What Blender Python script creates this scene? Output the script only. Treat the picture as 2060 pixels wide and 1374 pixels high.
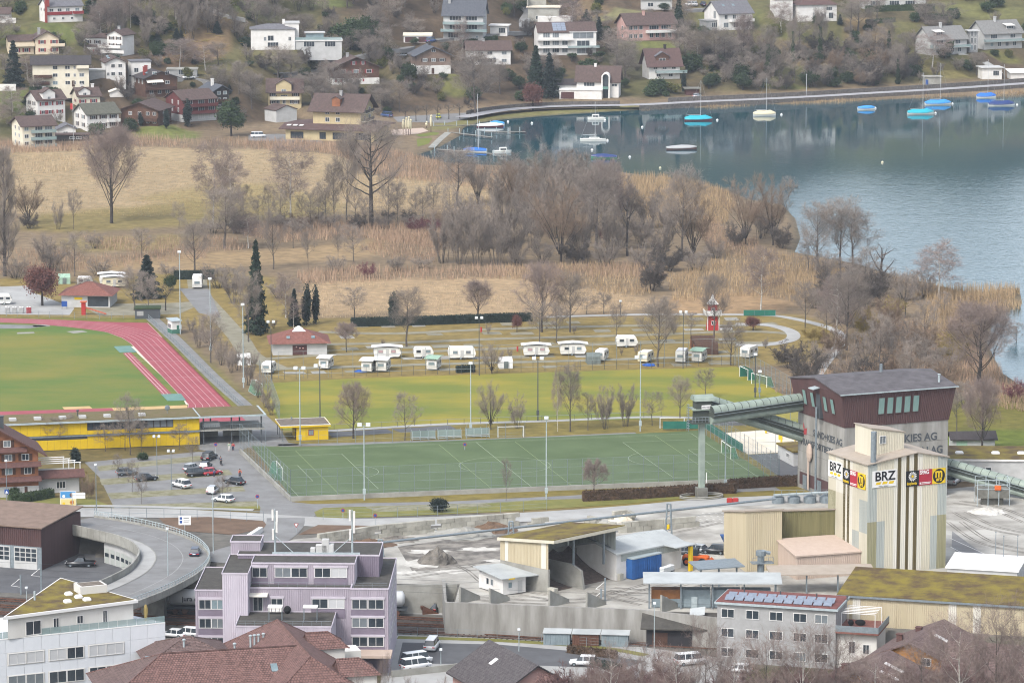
import bpy,bmesh,math,random
import numpy as np
from mathutils import Vector,Matrix,noise
R=math.radians
random.seed(7);rng=np.random.default_rng(7)
for o in list(bpy.data.objects):bpy.data.objects.remove(o)
SC=bpy.context.scene;COL=SC.collection

# ------------------------------------------------------------------ camera
F=8200.0;HORIZON=-640.0;CAMZ=152.0            # focal length and horizon row in photo pixels (2060 wide), eye height above the sports fields
PHI=math.atan((687-HORIZON)/F);CP,SP=math.cos(PHI),math.sin(PHI)
cam=bpy.data.cameras.new('camera');camo=bpy.data.objects.new('camera',cam);COL.objects.link(camo)
cam.sensor_width=36;cam.lens=36*F/2060;cam.clip_start=5;cam.clip_end=9000
camo.location=(0,0,CAMZ);camo.rotation_euler=(math.pi/2-PHI,0,0);SC.camera=camo

# ------------------------------------------------------------------ sky and sun (overcast)
SUN_EL,SUN_AZ=R(48),R(215)                         # azimuth clockwise from +Y: behind the camera, a little to the left
world=bpy.data.worlds.new('World');SC.world=world;world.use_nodes=True
wn=world.node_tree;wn.nodes.clear()
sky=wn.nodes.new('ShaderNodeTexSky');sky.sky_type='NISHITA';sky.sun_disc=False
sky.sun_elevation=SUN_EL;sky.sun_rotation=SUN_AZ;sky.air_density=1.0;sky.dust_density=3.0;sky.ozone_density=1.0
hs=wn.nodes.new('ShaderNodeHueSaturation');hs.inputs['Saturation'].default_value=0.5
bg=wn.nodes.new('ShaderNodeBackground');bg.inputs['Strength'].default_value=0.15
wo=wn.nodes.new('ShaderNodeOutputWorld')
wn.links.new(sky.outputs[0],hs.inputs['Color']);wn.links.new(hs.outputs[0],bg.inputs[0]);wn.links.new(bg.outputs[0],wo.inputs[0])
sl=bpy.data.lights.new('sun','SUN');sl.energy=0.95;sl.angle=R(12);sl.color=(1,0.985,0.96)
so=bpy.data.objects.new('sun',sl);COL.objects.link(so)
sd=Vector((math.sin(SUN_AZ)*math.cos(SUN_EL),math.cos(SUN_AZ)*math.cos(SUN_EL),math.sin(SUN_EL)))
so.rotation_euler=sd.to_track_quat('Z','Y').to_euler();so.location=(0,700,400)
SC.view_settings.view_transform='Standard';SC.view_settings.look='None'
SC.view_settings.exposure=1.27;SC.view_settings.gamma=1.0;SC.view_settings.use_curve_mapping=False
SC.render.engine='CYCLES'
cy=SC.cycles;cy.max_bounces=6;cy.diffuse_bounces=2;cy.glossy_bounces=3;cy.transmission_bounces=3
cy.transparent_max_bounces=6;cy.volume_bounces=0;cy.caustics_reflective=False;cy.caustics_refractive=False
cy.use_denoising=True;cy.filter_width=1.1

# ------------------------------------------------------------------ ground shape
def ray(px,py):
    u=(px-1030)/F;v=-(py-687)/F
    return u,CP+v*SP,-SP+v*CP
def G(px,py,z=0.0):                                   # where the sight line meets the level z
    a,b,c=ray(px,py);t=(z-CAMZ)/c
    return Vector((a*t,b*t,z))
def sc_at(p):return F/math.hypot(p[1],CAMZ-p[2])  # photo pixels per metre at a point
FOOT=[G(x,y) for x,y in [(-900,300),(-300,287),(0,285),(250,270),(450,262),(600,240),(780,235),(900,222),(1050,211),(1290,203),(1430,196),(1520,190),(1700,180),(1900,168),(2060,155),(2500,125),(3200,90)]]
FX=np.array([p.x for p in FOOT]);FY=np.array([p.y for p in FOOT])
LOW=[G(x,y) for x,y in [(-800,1058),(-50,1060),(95,1060),(190,1062),(300,1086),(400,1126),(470,1158),(520,1166),(800,1176),(918,1174),(912,1216),(1300,1231),(1440,1246),(1700,1262),(2060,1290),(2900,1330)]]
LX=np.array([p.x for p in LOW]);LY=np.array([p.y for p in LOW]);LOWZ=-4.5
LAKE_PX=[(3000,120),(2400,160),(2060,192),(1900,195),(1740,202),(1600,209),(1520,210),(1430,217),(1370,215),(1280,221),(1200,226),(1150,229),(1070,235),(1000,241),(955,248),(925,258),(918,274),(872,299),(832,312),(900,330),(1060,337),(1240,347),(1340,360),(1450,380),(1500,402),(1565,412),(1592,440),(1602,480),(1590,508),(1640,517),(1720,532),(1800,557),(1900,580),(1960,592),(2042,580),(2047,612),(1990,640),(1975,690),(2005,750),(2080,800),(2500,930),(3600,900),(4200,300)]
LAKE=np.array([G(x,y,-0.4)[:2] for x,y in LAKE_PX])
def inside(poly,x,y):
    x=np.asarray(x,float);y=np.asarray(y,float);r=np.zeros(x.shape,bool)
    n=len(poly)
    for i in range(n):
        x0,y0=poly[i];x1,y1=poly[(i+1) % n]
        if y0==y1:continue
        c=((y0>y) !=(y1>y)) & (x<(x1-x0)*(y-y0)/(y1-y0)+x0)
        r ^=c
    return r
def pdist(poly,x,y,closed=True):
    x=np.asarray(x,float);y=np.asarray(y,float);d=np.full(x.shape,1e9);n=len(poly)
    for i in range(n if closed else n-1):
        x0,y0=poly[i];x1,y1=poly[(i+1) % n]
        dx,dy=x1-x0,y1-y0;L=dx*dx+dy*dy+1e-9
        t=np.clip(((x-x0)*dx+(y-y0)*dy)/L,0,1)
        d=np.minimum(d,np.hypot(x-x0-t*dx,y-y0-t*dy))
    return d
def sdist(poly,x,y):return np.where(inside(poly,x,y),1,-1)*pdist(poly,x,y)   # positive inside
PADS=[]
def hgt(x,y):
    x=np.asarray(x,float);y=np.asarray(y,float)
    t=y-np.interp(x,FX,FY)
    tt=np.where(t>0,t*t/(np.abs(t)+12),0)
    tt=np.where(tt>450,450+(tt-450)*.1,tt)
    z=260*(1-np.exp(-0.32*tt/260))*(1+0.10*np.sin(x*.031+1)*np.sin(y*.023))
    z=z*(1+np.clip((tt-200)/200,0,1)*(.16*np.sin(x*.013+1)+.12*np.sin(x*.033)))
    z=z+np.clip(tt/40,0,1)*(1.6*np.sin(x*.09+y*.05)+1.1*np.sin(x*.05-y*.11+2))
    low=np.clip((np.interp(x,LX,LY)-y)/0.8,0,1)
    z=z+LOWZ*low
    z=z+np.where(y<592,(592-y)*0.16,0)
    s=sdist(LAKE,x,y)
    for px_,py_,pz,pa,pw,pd in PADS:                 # level terraces under the houses
        ca,sa=math.cos(pa),math.sin(pa);dx,dy=x-px_,y-py_;u=dx*ca+dy*sa;v=-dx*sa+dy*ca
        o=np.hypot(np.maximum(np.abs(u-pw/2)-pw/2-2.5,0),np.maximum(np.abs(v-pd/2)-pd/2-2,0))
        k=np.clip(1-o/6,0,1);k=k*k*(3-2*k);z=z*(1-k)+(pz-.05)*k
    return z+np.where(t<5,np.clip(-0.15-s*0.22,-4,0)*(s>-0.7),0)
def h1(x,y):return float(hgt(np.array([x]),np.array([y]))[0])
def T(px,py):                                          # where the sight line meets the ground
    a,b,c=ray(px,py)
    Y=np.arange(590,2300,1.5);t=Y/b
    d=(CAMZ+c*t)-hgt(a*t,Y)
    i=int(np.argmax(d<0));
    if d[i]>=0:i=len(Y)-1
    f=d[i-1]/(d[i-1]-d[i]+1e-9);y=Y[i-1]+f*1.5;k=y/b
    return Vector((a*k,y,CAMZ+c*k))

# ------------------------------------------------------------------ materials
MATS={}
def M(name,c,c2=None,sc=1.0,rough=.85,bump=0,bsc=None,metal=0,spec=.3,det=4,vc=False,coord='Object',sx=1,sy=1,sz=1,lo=.35,hi=.65,rnd=0,alpha=1,trans=0):
    m=bpy.data.materials.new(name);m.use_nodes=True;nt=m.node_tree;N=nt.nodes;K=nt.links
    b=N['Principled BSDF'];b.inputs['Roughness'].default_value=rough;b.inputs['Metallic'].default_value=metal
    b.inputs['Specular IOR Level'].default_value=spec;b.inputs['Base Color'].default_value=(*c,1)
    if alpha<1:b.inputs['Alpha'].default_value=alpha
    src=None
    if c2 is not None or bump:
        if coord=='World':g=N.new('ShaderNodeNewGeometry');co=g.outputs['Position']
        else:g=N.new('ShaderNodeTexCoord');co=g.outputs['Object']
        mp=N.new('ShaderNodeMapping');mp.inputs['Scale'].default_value=(sx,sy,sz);K.new(co,mp.inputs[0])
    if c2 is not None:
        n=N.new('ShaderNodeTexNoise');n.inputs['Scale'].default_value=sc;n.inputs['Detail'].default_value=det;n.inputs['Roughness'].default_value=.62
        K.new(mp.outputs[0],n.inputs['Vector'])
        mr=N.new('ShaderNodeMapRange');mr.inputs[1].default_value=lo;mr.inputs[2].default_value=hi;K.new(n.outputs['Fac'],mr.inputs[0])
        mx=N.new('ShaderNodeMix');mx.data_type='RGBA';mx.inputs[6].default_value=(*c,1);mx.inputs[7].default_value=(*c2,1)
        K.new(mr.outputs[0],mx.inputs[0]);src=mx.outputs[2]
    if vc:
        a=N.new('ShaderNodeVertexColor');a.layer_name='Col'
        if src is not None:
            mu=N.new('ShaderNodeMix');mu.data_type='RGBA';mu.blend_type='MULTIPLY';mu.inputs[0].default_value=1
            K.new(src,mu.inputs[6]);K.new(a.outputs[0],mu.inputs[7]);src=mu.outputs[2]
        else:src=a.outputs[0]
    if rnd:
        oi=N.new('ShaderNodeObjectInfo');h=N.new('ShaderNodeHueSaturation');mr2=N.new('ShaderNodeMapRange')
        mr2.inputs[3].default_value=1-rnd;mr2.inputs[4].default_value=1+rnd;K.new(oi.outputs['Random'],mr2.inputs[0]);K.new(mr2.outputs[0],h.inputs['Value'])
        if src is not None:K.new(src,h.inputs['Color'])
        else:h.inputs['Color'].default_value=(*c,1)
        src=h.outputs[0]
    if src is not None:K.new(src,b.inputs['Base Color'])
    if bump:
        n2=N.new('ShaderNodeTexNoise');n2.inputs['Scale'].default_value=bsc or sc*4;n2.inputs['Detail'].default_value=3;K.new(mp.outputs[0],n2.inputs['Vector'])
        bp=N.new('ShaderNodeBump');bp.inputs['Strength'].default_value=min(1,bump);bp.inputs['Distance'].default_value=.1;K.new(n2.outputs['Fac'],bp.inputs['Height']);K.new(bp.outputs[0],b.inputs['Normal'])
    MATS[name]=m;return m
def hexc(h,k=1.0):
    f=lambda v:((v/255+.055)/1.055)**2.4 if v>10 else v/255/12.92
    return tuple(min(.95,f(int(h[i:i+2],16))*k) for i in (0,2,4))
def P(name,h,h2=None,k=1.0,**kw):
    if name in MATS:return MATS[name]
    return M(name,hexc(h,k),hexc(h2,k) if h2 else None,**kw)

# ------------------------------------------------------------------ mesh builder and scene objects
class B:
    def __init__(s):s.v=[];s.f=[]
    def add(s,vs,fs):
        n=len(s.v);s.v+=[tuple(p) for p in vs];s.f+=[tuple(i+n for i in f) for f in fs];return s
    def box(s,x0,x1,y0,y1,z0,z1):
        return s.add([(x0,y0,z0),(x1,y0,z0),(x1,y1,z0),(x0,y1,z0),(x0,y0,z1),(x1,y0,z1),(x1,y1,z1),(x0,y1,z1)],
                     [(0,3,2,1),(4,5,6,7),(0,1,5,4),(1,2,6,5),(2,3,7,6),(3,0,4,7)])
    def bev(s,x0,x1,y0,y1,z0,z1,b=.1):            # box with chamfered upright edges and top
        p=[(x0+b,y0),(x1-b,y0),(x1,y0+b),(x1,y1-b),(x1-b,y1),(x0+b,y1),(x0,y1-b),(x0,y0+b)]
        cx,cy_=(x0+x1)/2,(y0+y1)/2;kx=max(0,1-2*b/(x1-x0));ky=max(0,1-2*b/(y1-y0))
        q=[(cx+(a-cx)*kx,cy_+(c-cy_)*ky) for a,c in p]
        return s.loft([[(a,c,z0) for a,c in p],[(a,c,z1-b) for a,c in p],[(a,c,z1) for a,c in q]])
    def prism(s,poly,z0,z1):
        n=len(poly);a=sum(poly[i][0]*poly[(i+1) % n][1]-poly[(i+1) % n][0]*poly[i][1] for i in range(n))
        if a<0:poly=poly[::-1]
        return s.add([(p[0],p[1],z0) for p in poly]+[(p[0],p[1],z1) for p in poly],
                     [tuple(range(n))[::-1],tuple(range(n,2*n))]+[(i,(i+1) % n,n+(i+1) % n,n+i) for i in range(n)])
    def loft(s,rings,cap=True,closed=True):
        n=len(rings[0]);vs=[p for r in rings for p in r];fs=[]
        for k in range(len(rings)-1):
            for i in range(n if closed else n-1):
                j=(i+1) % n;fs.append((k*n+i,k*n+j,(k+1)*n+j,(k+1)*n+i))
        if cap:fs+=[tuple(range(n))[::-1],tuple(range((len(rings)-1)*n,len(rings)*n))]
        return s.add(vs,fs)
    def tube(s,p0,p1,r0,r1=None,n=6,cap=True):
        r1=r0 if r1 is None else r1;p0=Vector(p0);p1=Vector(p1);d=p1-p0
        if d.length<1e-6:return s
        d.normalize();a=d.orthogonal().normalized();b=d.cross(a)
        rs=[[tuple(p+(a*math.cos(2*math.pi*i/n)+b*math.sin(2*math.pi*i/n))*r) for i in range(n)] for p,r in ((p0,r0),(p1,r1))]
        return s.loft(rs,cap)
    def path(s,pts,r,n=5):
        for a,b in zip(pts,pts[1:]):s.tube(a,b,r,r,n)
        return s
    def quad(s,*p):return s.add(p,[tuple(range(len(p)))])
    def slab(s,p,t):                                    # a polygon thickened downwards by t
        n=len(p);return s.add(list(p)+[(a,b,c-t) for a,b,c in p],[tuple(range(n)),tuple(range(n,2*n))[::-1]]+[(i,i+n,(i+1) % n+n,(i+1) % n) for i in range(n)])
    def ball(s,c,rx,ry,rz,n=10,m=6,jit=0,seed=0):
        rr=random.Random(seed);rings=[]
        for k in range(m+1):
            t=math.pi*k/m;rings.append([(c[0]+rx*max(.02,math.sin(t))*math.cos(2*math.pi*i/n)*(1+rr.uniform(-jit,jit)),c[1]+ry*max(.02,math.sin(t))*math.sin(2*math.pi*i/n)*(1+rr.uniform(-jit,jit)),c[2]-rz*math.cos(t)) for i in range(n)])
        return s.loft(rings)
    def mesh(s,name,mat,smooth=False):
        me=bpy.data.meshes.new(name);me.from_pydata(s.v,[],s.f)
        if mat:me.materials.append(MATS[mat] if isinstance(mat,str) else mat)
        if smooth:me.polygons.foreach_set('use_smooth',[True]*len(me.polygons))
        me.update();return me
    def obj(s,name,mat,parent=None,loc=None,rz=0,smooth=False):
        return put(name,s.mesh(name,mat,smooth),parent,loc,rz)
def put(name,me,parent=None,loc=None,rz=0):
    o=bpy.data.objects.new(name,me);COL.objects.link(o)
    if parent is not None:o.parent=parent
    if loc is not None:o.location=loc
    if rz:o.rotation_euler=(0,0,rz)
    return o
def tag(o,label,cat,group=None):
    o['label']=label;o['category']=cat
    if group:o['group']=group
    return o
def thing(name,label,cat,loc=(0,0,0),rz=0,group=None):
    o=put(name,None,None,loc,rz);o.empty_display_size=.5;return tag(o,label,cat,group)
def struct(o,kind='structure'):o['kind']=kind;return o
def npmesh(name,V,Fc,mat,col=None,smooth=False):      # V (n,3), Fc (m,k) arrays
    me=bpy.data.meshes.new(name);V=np.asarray(V,np.float32);Fc=np.asarray(Fc,np.int32);k=Fc.shape[1]
    me.vertices.add(len(V));me.vertices.foreach_set('co',V.ravel())
    me.loops.add(Fc.size);me.loops.foreach_set('vertex_index',Fc.ravel())
    me.polygons.add(len(Fc));me.polygons.foreach_set('loop_start',np.arange(0,Fc.size,k,dtype=np.int32))
    if smooth:me.polygons.foreach_set('use_smooth',np.ones(len(Fc),bool))
    if col is not None:
        a=me.color_attributes.new('Col','FLOAT_COLOR','POINT');a.data.foreach_set('color',np.c_[col,np.ones(len(col))].astype(np.float32).ravel())
    me.materials.append(MATS[mat] if isinstance(mat,str) else mat);me.update(calc_edges=True);return me

# ------------------------------------------------------------------ terrain
def fbm(x,y,s,seed=0,o=4):
    v=np.zeros(np.shape(x));a=1.;tot=0;r=np.random.default_rng(seed)
    for k in range(o):
        g=r.random((64,64));f=s*2**k
        u=x*f+17.3*k;w=y*f+9.1*k;i=np.floor(u).astype(int);j=np.floor(w).astype(int);fu=u-i;fw=w-j
        fu=fu*fu*(3-2*fu);fw=fw*fw*(3-2*fw);i0,i1,j0,j1=i % 64,(i+1) % 64,j % 64,(j+1) % 64
        v+=a*((g[i0,j0]*(1-fu)+g[i1,j0]*fu)*(1-fw)+(g[i0,j1]*(1-fu)+g[i1,j1]*fu)*fw);tot+=a;a*=.5
    return v/tot
def pg(px,z=0):return np.array([G(x,y,z)[:2] for x,y in px])
def build_terrain():
    ys=[-60.]
    while ys[-1]<2900:y=ys[-1];ys.append(y+(12 if y<560 else 1.6 if y<780 else 2.2 if y<1000 else 3 if y<1750 else 25))
    ys=np.array(ys);u=np.linspace(-1,1,241);u=np.sign(u)*np.abs(u)**1.25
    X=u[None,:]*(150+np.maximum(0,ys)*.13)[:,None];Y=np.repeat(ys[:,None],len(u),1)
    Z=hgt(X.ravel(),Y.ravel()).reshape(X.shape)
    x,y=X.ravel(),Y.ravel()
    n1=fbm(x,y*.6,.02,1);n2=fbm(x,y*.5,.06,2);n3=fbm(x,y,.2,3)
    C=np.zeros((len(x),3));C[:]=(.165,.125,.082)                       # marsh litter
    C=C*(0.8+.5*n2[:,None])
    def lay(px,c,soft=4,wob=6,amt=1,z=0):
        poly=pg(px,z);s=sdist(poly,x,y)+(n2-.5)*2*wob
        k=(np.clip(s/soft+.5,0,1)*amt)[:,None];C[:]=C*(1-k)+np.array(c)*(.85+.3*n3[:,None])*k
    t=y-np.interp(x,FX,FY)
    hay=(.30,.232,.142)
    lay([(-200,300),(150,292),(420,300),(640,305),(700,318),(690,345),(560,352),(400,360),(200,372),(-200,380)],hay,5)
    lay([(-200,330),(180,330),(520,345),(720,352),(980,370),(1010,400),(720,425),(560,430),(330,432),(60,432),(-200,430)],(.285,.22,.135),6)
    lay([(60,436),(180,425),(420,405),(640,405),(700,430),(420,455),(150,470),(40,462)],(.185,.15,.055),8,8,.85)
    lay([(300,400),(420,365),(560,372),(640,400),(500,415)],(.23,.185,.075),8,8,.7)
    lay([(130,480),(380,468),(420,478),(330,500),(160,505)],(.20,.16,.07),6,6,.8)
    lay([(170,530),(420,510),(760,480),(800,505),(700,520),(560,530),(420,545),(180,555)],(.27,.195,.11),6,6,.8)
    lay([(640,570),(760,562),(1080,558),(1160,575),(1250,590),(1340,610),(1240,630),(920,640),(800,625),(640,640),(600,600)],(.30,.22,.135),5,5)
    lay([(1340,600),(1520,590),(1600,610),(1560,632),(1340,632)],(.30,.20,.11),5,5,.8)
    lay([(-200,560),(60,560),(160,560),(430,545),(560,560),(600,640),(1000,640),(1600,632),(1690,660),(1640,720),(1560,735),(1400,745),(540,775),(480,700),(330,640),(-200,640)],(.20,.152,.055),4,2)   # camp lawns
    lay([(1800,900),(1760,880),(1960,860),(2300,850),(2300,930),(1900,930)],(.10,.125,.022),3,2)
    lay([(1780,800),(2300,790),(2300,860),(1950,865),(1780,890)],(.13,.12,.03),4,3)
    lay([(-200,636),(320,640),(500,800),(560,860),(-200,900)],(.14,.135,.035),3,1)
    lay([(-200,880),(480,880),(600,1020),(560,1060),(-200,1060)],(.13,.105,.045),3,2)
    lay([(500,770),(1500,735),(1640,850),(1640,1010),(1300,1020),(600,1040)],(.165,.135,.04),3,2)
    k=np.clip((900-y)/4,0,1)*np.clip((y-500)/10,0,1)*np.clip((G(1030,1030).y-y)/2,0,1)
    C[:]=C*(1-k[:,None])+np.array((.13,.125,.115))*(.8+.4*n2[:,None])*k[:,None]
    near=np.clip((G(1030,1330,LOWZ).y-y)/6,0,1)[:,None];C[:]=C*(1-near)+np.array((.07,.065,.035))*(.7+.6*n2[:,None])*near
    # hillside: olive turf, brown scrub
    k=np.clip(t/10,0,1)[:,None];q=np.clip((n1-.38)*5,0,1)[:,None]
    hc=(np.array((.085,.062,.042))*(1-q)+np.array((.095,.09,.04))*q)*(.6+.8*n2[:,None])
    C[:]=C*(1-k)+hc*k;k=np.clip((t-190)/30,0,1)[:,None];C[:]=C*(1-k)+np.array((.04,.045,.03))*(.5+n2[:,None])*k      # unseen upper slope, coloured dark as woods to deepen the lake's reflection
    def hl(cx,cy,w,h,c,amt=1):
        p=T(cx,cy);e=((x-p.x)/(w/sc_at(p)))**2+((y-p.y)/(h/2.2))**2
        kk=(np.clip((1.25-e+(n2-.5))*3,0,1)*amt)[:,None];C[:]=C*(1-kk)+np.array(c)*(.85+.3*n3[:,None])*kk
    g1=(.10,.115,.04);br=(.165,.115,.065)
    for a in [(490,14,75,16,g1),(420,70,45,40,br),(360,110,50,22,(.15,.10,.06)),(1470,55,60,16,(.12,.125,.05)),(1640,85,70,12,(.12,.12,.045)),(1740,70,45,45,(.19,.14,.075)),(1620,110,90,22,(.13,.10,.055)),(1900,140,60,20,(.15,.13,.05)),(2010,115,50,10,(.12,.115,.04)),(1500,155,90,8,(.12,.125,.04)),(1980,25,90,18,(.125,.125,.05)),(1560,170,60,8,(.11,.115,.04)),(905,175,40,10,(.12,.12,.045)),(20,75,40,12,(.12,.13,.045)),(20,195,40,14,(.11,.135,.04)),(1230,30,70,18,(.16,.15,.075)),(1170,25,60,18,(.15,.11,.065)),(560,130,60,18,(.115,.105,.05)),(660,5,50,10,g1),(120,58,60,6,g1),(1300,92,90,8,(.12,.13,.045)),(1840,35,90,12,(.10,.085,.05)),(1280,130,90,25,(.085,.08,.045))]:hl(*a)
    lay([(940,240),(1000,230),(1280,212),(1290,218),(1100,233),(960,247),(900,262),(860,262),(880,245)],(.16,.15,.06),2,1)
    lay([(270,268),(340,262),(400,265),(400,278),(280,282)],(.13,.145,.045),2,2)
    s=sdist(LAKE,x,y);k=np.clip((s+1.5)/3,0,1)[:,None];C[:]=C*(1-k)+np.array((.09,.08,.055))*k
    nr,nc=X.shape;idx=np.arange(nr*nc).reshape(nr,nc)
    Fc=np.stack([idx[:-1,:-1],idx[:-1,1:],idx[1:,1:],idx[1:,:-1]],-1).reshape(-1,4)
    M('ground',(.62,.62,.6),(1.22,1.18,1.1),sc=.35,det=12,vc=True,coord='World',bump=.5,bsc=1.6,spec=.1,lo=.3,hi=.7)
    o=put('ground',npmesh('ground',np.c_[x,y,Z.ravel()],Fc,'ground',C,True));struct(o)
# ------------------------------------------------------------------ lake
def build_lake():
    m=M('lake_water',(.003,.046,.064),rough=.05,spec=.5);nt=m.node_tree;N,K=nt.nodes,nt.links;b=N['Principled BSDF'];b.inputs['IOR'].default_value=1.33
    g=N.new('ShaderNodeNewGeometry');mp=N.new('ShaderNodeMapping');mp.inputs['Scale'].default_value=(.55,1.0,1);K.new(g.outputs['Position'],mp.inputs[0])
    n1=N.new('ShaderNodeTexNoise');n1.inputs['Scale'].default_value=.9;n1.inputs['Detail'].default_value=3;K.new(mp.outputs[0],n1.inputs['Vector'])
    mp2=N.new('ShaderNodeMapping');mp2.inputs['Scale'].default_value=(.02,.11,1);mp2.inputs['Rotation'].default_value=(0,0,R(-14));K.new(g.outputs['Position'],mp2.inputs[0])
    n2=N.new('ShaderNodeTexNoise');n2.inputs['Scale'].default_value=1;n2.inputs['Detail'].default_value=3;K.new(mp2.outputs[0],n2.inputs['Vector'])
    sp=N.new('ShaderNodeSeparateXYZ');K.new(g.outputs['Position'],sp.inputs[0])
    mr=N.new('ShaderNodeMapRange');mr.inputs[1].default_value=G(1900,290).y;mr.inputs[2].default_value=G(1900,520).y;mr.inputs[3].default_value=.05;mr.inputs[4].default_value=1;K.new(sp.outputs[1],mr.inputs[0])
    ad=N.new('ShaderNodeMath');ad.operation='MULTIPLY_ADD';ad.inputs[1].default_value=.55;K.new(n2.outputs['Fac'],ad.inputs[0]);K.new(n1.outputs['Fac'],ad.inputs[2])
    mu=N.new('ShaderNodeMath');mu.operation='MULTIPLY';mu.inputs[1].default_value=.20;K.new(mr.outputs[0],mu.inputs[0])
    bp=N.new('ShaderNodeBump');bp.inputs['Distance'].default_value=.35;K.new(mu.outputs[0],bp.inputs['Strength']);K.new(ad.outputs[0],bp.inputs['Height']);K.new(bp.outputs[0],b.inputs['Normal'])
    bb=B();bb.quad((-120,760,-.4),(420,760,-.4),(520,1760,-.4),(-120,1760,-.4));struct(bb.obj('lake_water','lake_water'))
build_lake()
# ------------------------------------------------------------------ surfaces laid on the ground
P('asphalt','8d8d8c','7c7b79',sc=.25,coord='World',bump=.25,bsc=6,k=.72)
P('asphalt_dark','6f7072','626264',sc=.3,coord='World',bump=.2,bsc=6,k=.6)
P('asphalt_pale','aeaeab','9b9a96',sc=.15,coord='World',bump=.2,bsc=5,k=.78)
P('camp_gravel','9d9885','857f68',sc=.3,coord='World',bump=.3,bsc=5,k=.68)
P('yard_dust','c4c1b8','9a968d',sc=.12,det=12,coord='World',bump=.4,bsc=2,k=.72,lo=.36,hi=.6)
P('yard_dark','9a948a','645f58',sc=.3,det=12,coord='World',bump=.5,bsc=2,k=.7,lo=.4,hi=.6)
P('white_spill','cdcac2','a9a59c',sc=.5,coord='World',k=.85)
P('track_red','9f5058','93464e',sc=.2,coord='World',k=.8)
P('track_line','c8b3b0',k=.8)
P('turf_green','5f704a','51623c',sc=.12,det=9,coord='World',k=.72,bump=.2,bsc=8)
P('turf_line','9fac92',k=.75)
P('turf_line_faint','90a070',k=.75)
P('lawn_yellow','9c9030','747e2a',sc=.055,det=8,coord='World',k=.66,bump=.5,bsc=7,lo=.4,hi=.6,sx=.5)
P('lawn_infield','5f7a2c','8a8536',sc=.04,det=8,coord='World',k=.62,bump=.5,bsc=7,lo=.42,hi=.66,sx=.6)
P('sand','c5a878','b89a68',sc=.3,coord='World',k=.8)
P('sand_pale','d8cfbe','cbbfaa',sc=.2,coord='World',k=.85)
P('mat_teal','6d8f86','5f8279',sc=.5,coord='World',k=.8)
P('paver_grass','9a9680','77744f',sc=.5,coord='World',k=.7,bump=.4,bsc=4)
P('ballast','5b524b','453e39',sc=1.2,coord='World',k=.7,bump=.8,bsc=8)
P('verge_grass','8f8a48','77793a',sc=.3,coord='World',k=.62,bump=.6,bsc=6)
P('bare_earth','7b6450','65503f',sc=.3,coord='World',k=.7,bump=.6,bsc=4)
P('concrete','a5a49c','8c8a82',sc=.35,coord='World',bump=.3,bsc=3,k=.78)
P('concrete_dark','85847c','66645c',sc=.3,coord='World',bump=.3,bsc=3,k=.75)
P('road_line','dedcd6',k=.85)
P('steel','8d979c','7c868b',sc=2,rough=.5,metal=.3,k=.8)
P('steel_pale','a9b4b6','98a3a5',sc=2,rough=.5,k=.85)
P('steel_dark','4b4f52',k=.8,rough=.5)
P('rust','6b4a3a','55392c',sc=2,k=.8)
def sheet(name,px,lift,mat,z=0.0,parent=None,kind='structure'):
    b=B();pts=[G(x,y,z) for x,y in px];b.quad(*[(p.x,p.y,z+lift) for p in pts])
    o=b.obj(name,mat,parent)
    if parent is None and kind:struct(o,kind)
    if o.data.polygons[0].normal.z<0:o.data.flip_normals()
    return o
def spline(pts,n=8):
    out=[]
    for i in range(len(pts)-1):
        p0,p1,p2,p3=pts[max(0,i-1)],pts[i],pts[i+1],pts[min(len(pts)-1,i+2)]
        for k in range(n):
            t=k/n;out.append(.5*((2*p1)+(p2-p0)*t+(2*p0-5*p1+4*p2-p3)*t*t+(3*p1-p0-3*p2+p3)*t**3))
    return out+[pts[-1]]
def ribbon(pts,w,lift=0,off=0):                       # quads along ground points, w wide
    b=B();L=[];Rr=[]
    for i,p in enumerate(pts):
        d=(pts[min(i+1,len(pts)-1)]-pts[max(i-1,0)]).to_2d().normalized();n=Vector((-d.y,d.x))
        l=p.to_2d()+n*(off+w/2);r=p.to_2d()+n*(off-w/2)
        L.append((l.x,l.y,p.z+lift));Rr.append((r.x,r.y,p.z+lift))
    for i in range(len(pts)-1):b.quad(Rr[i],Rr[i+1],L[i+1],L[i])
    return b
def road(name,px,w,lift,mat,n=6,hill=False,z=0.0):
    pts=spline([T(x,y) if hill else G(x,y,z) for x,y in px],n)
    if hill:
        b=B();L=[]
        for i,p in enumerate(pts):
            d=(pts[min(i+1,len(pts)-1)]-pts[max(i-1,0)]).to_2d().normalized();nn=Vector((-d.y,d.x))*w/2
            a,c=p.to_2d()-nn,p.to_2d()+nn;zz=max(h1(a.x,a.y),h1(p.x,p.y),h1(c.x,c.y))+lift
            L.append([(a.x,a.y,zz-1.5),(a.x,a.y,zz),(c.x,c.y,zz),(c.x,c.y,zz-1.5)])
        b.loft(L,closed=False,cap=False);return struct(b.obj(name,mat))
    return struct(ribbon(pts,w,lift).obj(name,mat))
def marks(name,lines,w,mat,lift,parent=None):        # painted lines given as lists of ground points
    b=B()
    for ln in lines:
        r=ribbon([Vector((p[0],p[1],0)) for p in ln],w,lift);b.add(r.v,r.f)
    o=b.obj(name,mat,parent)
    if parent is None:struct(o)
    return o

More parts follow.
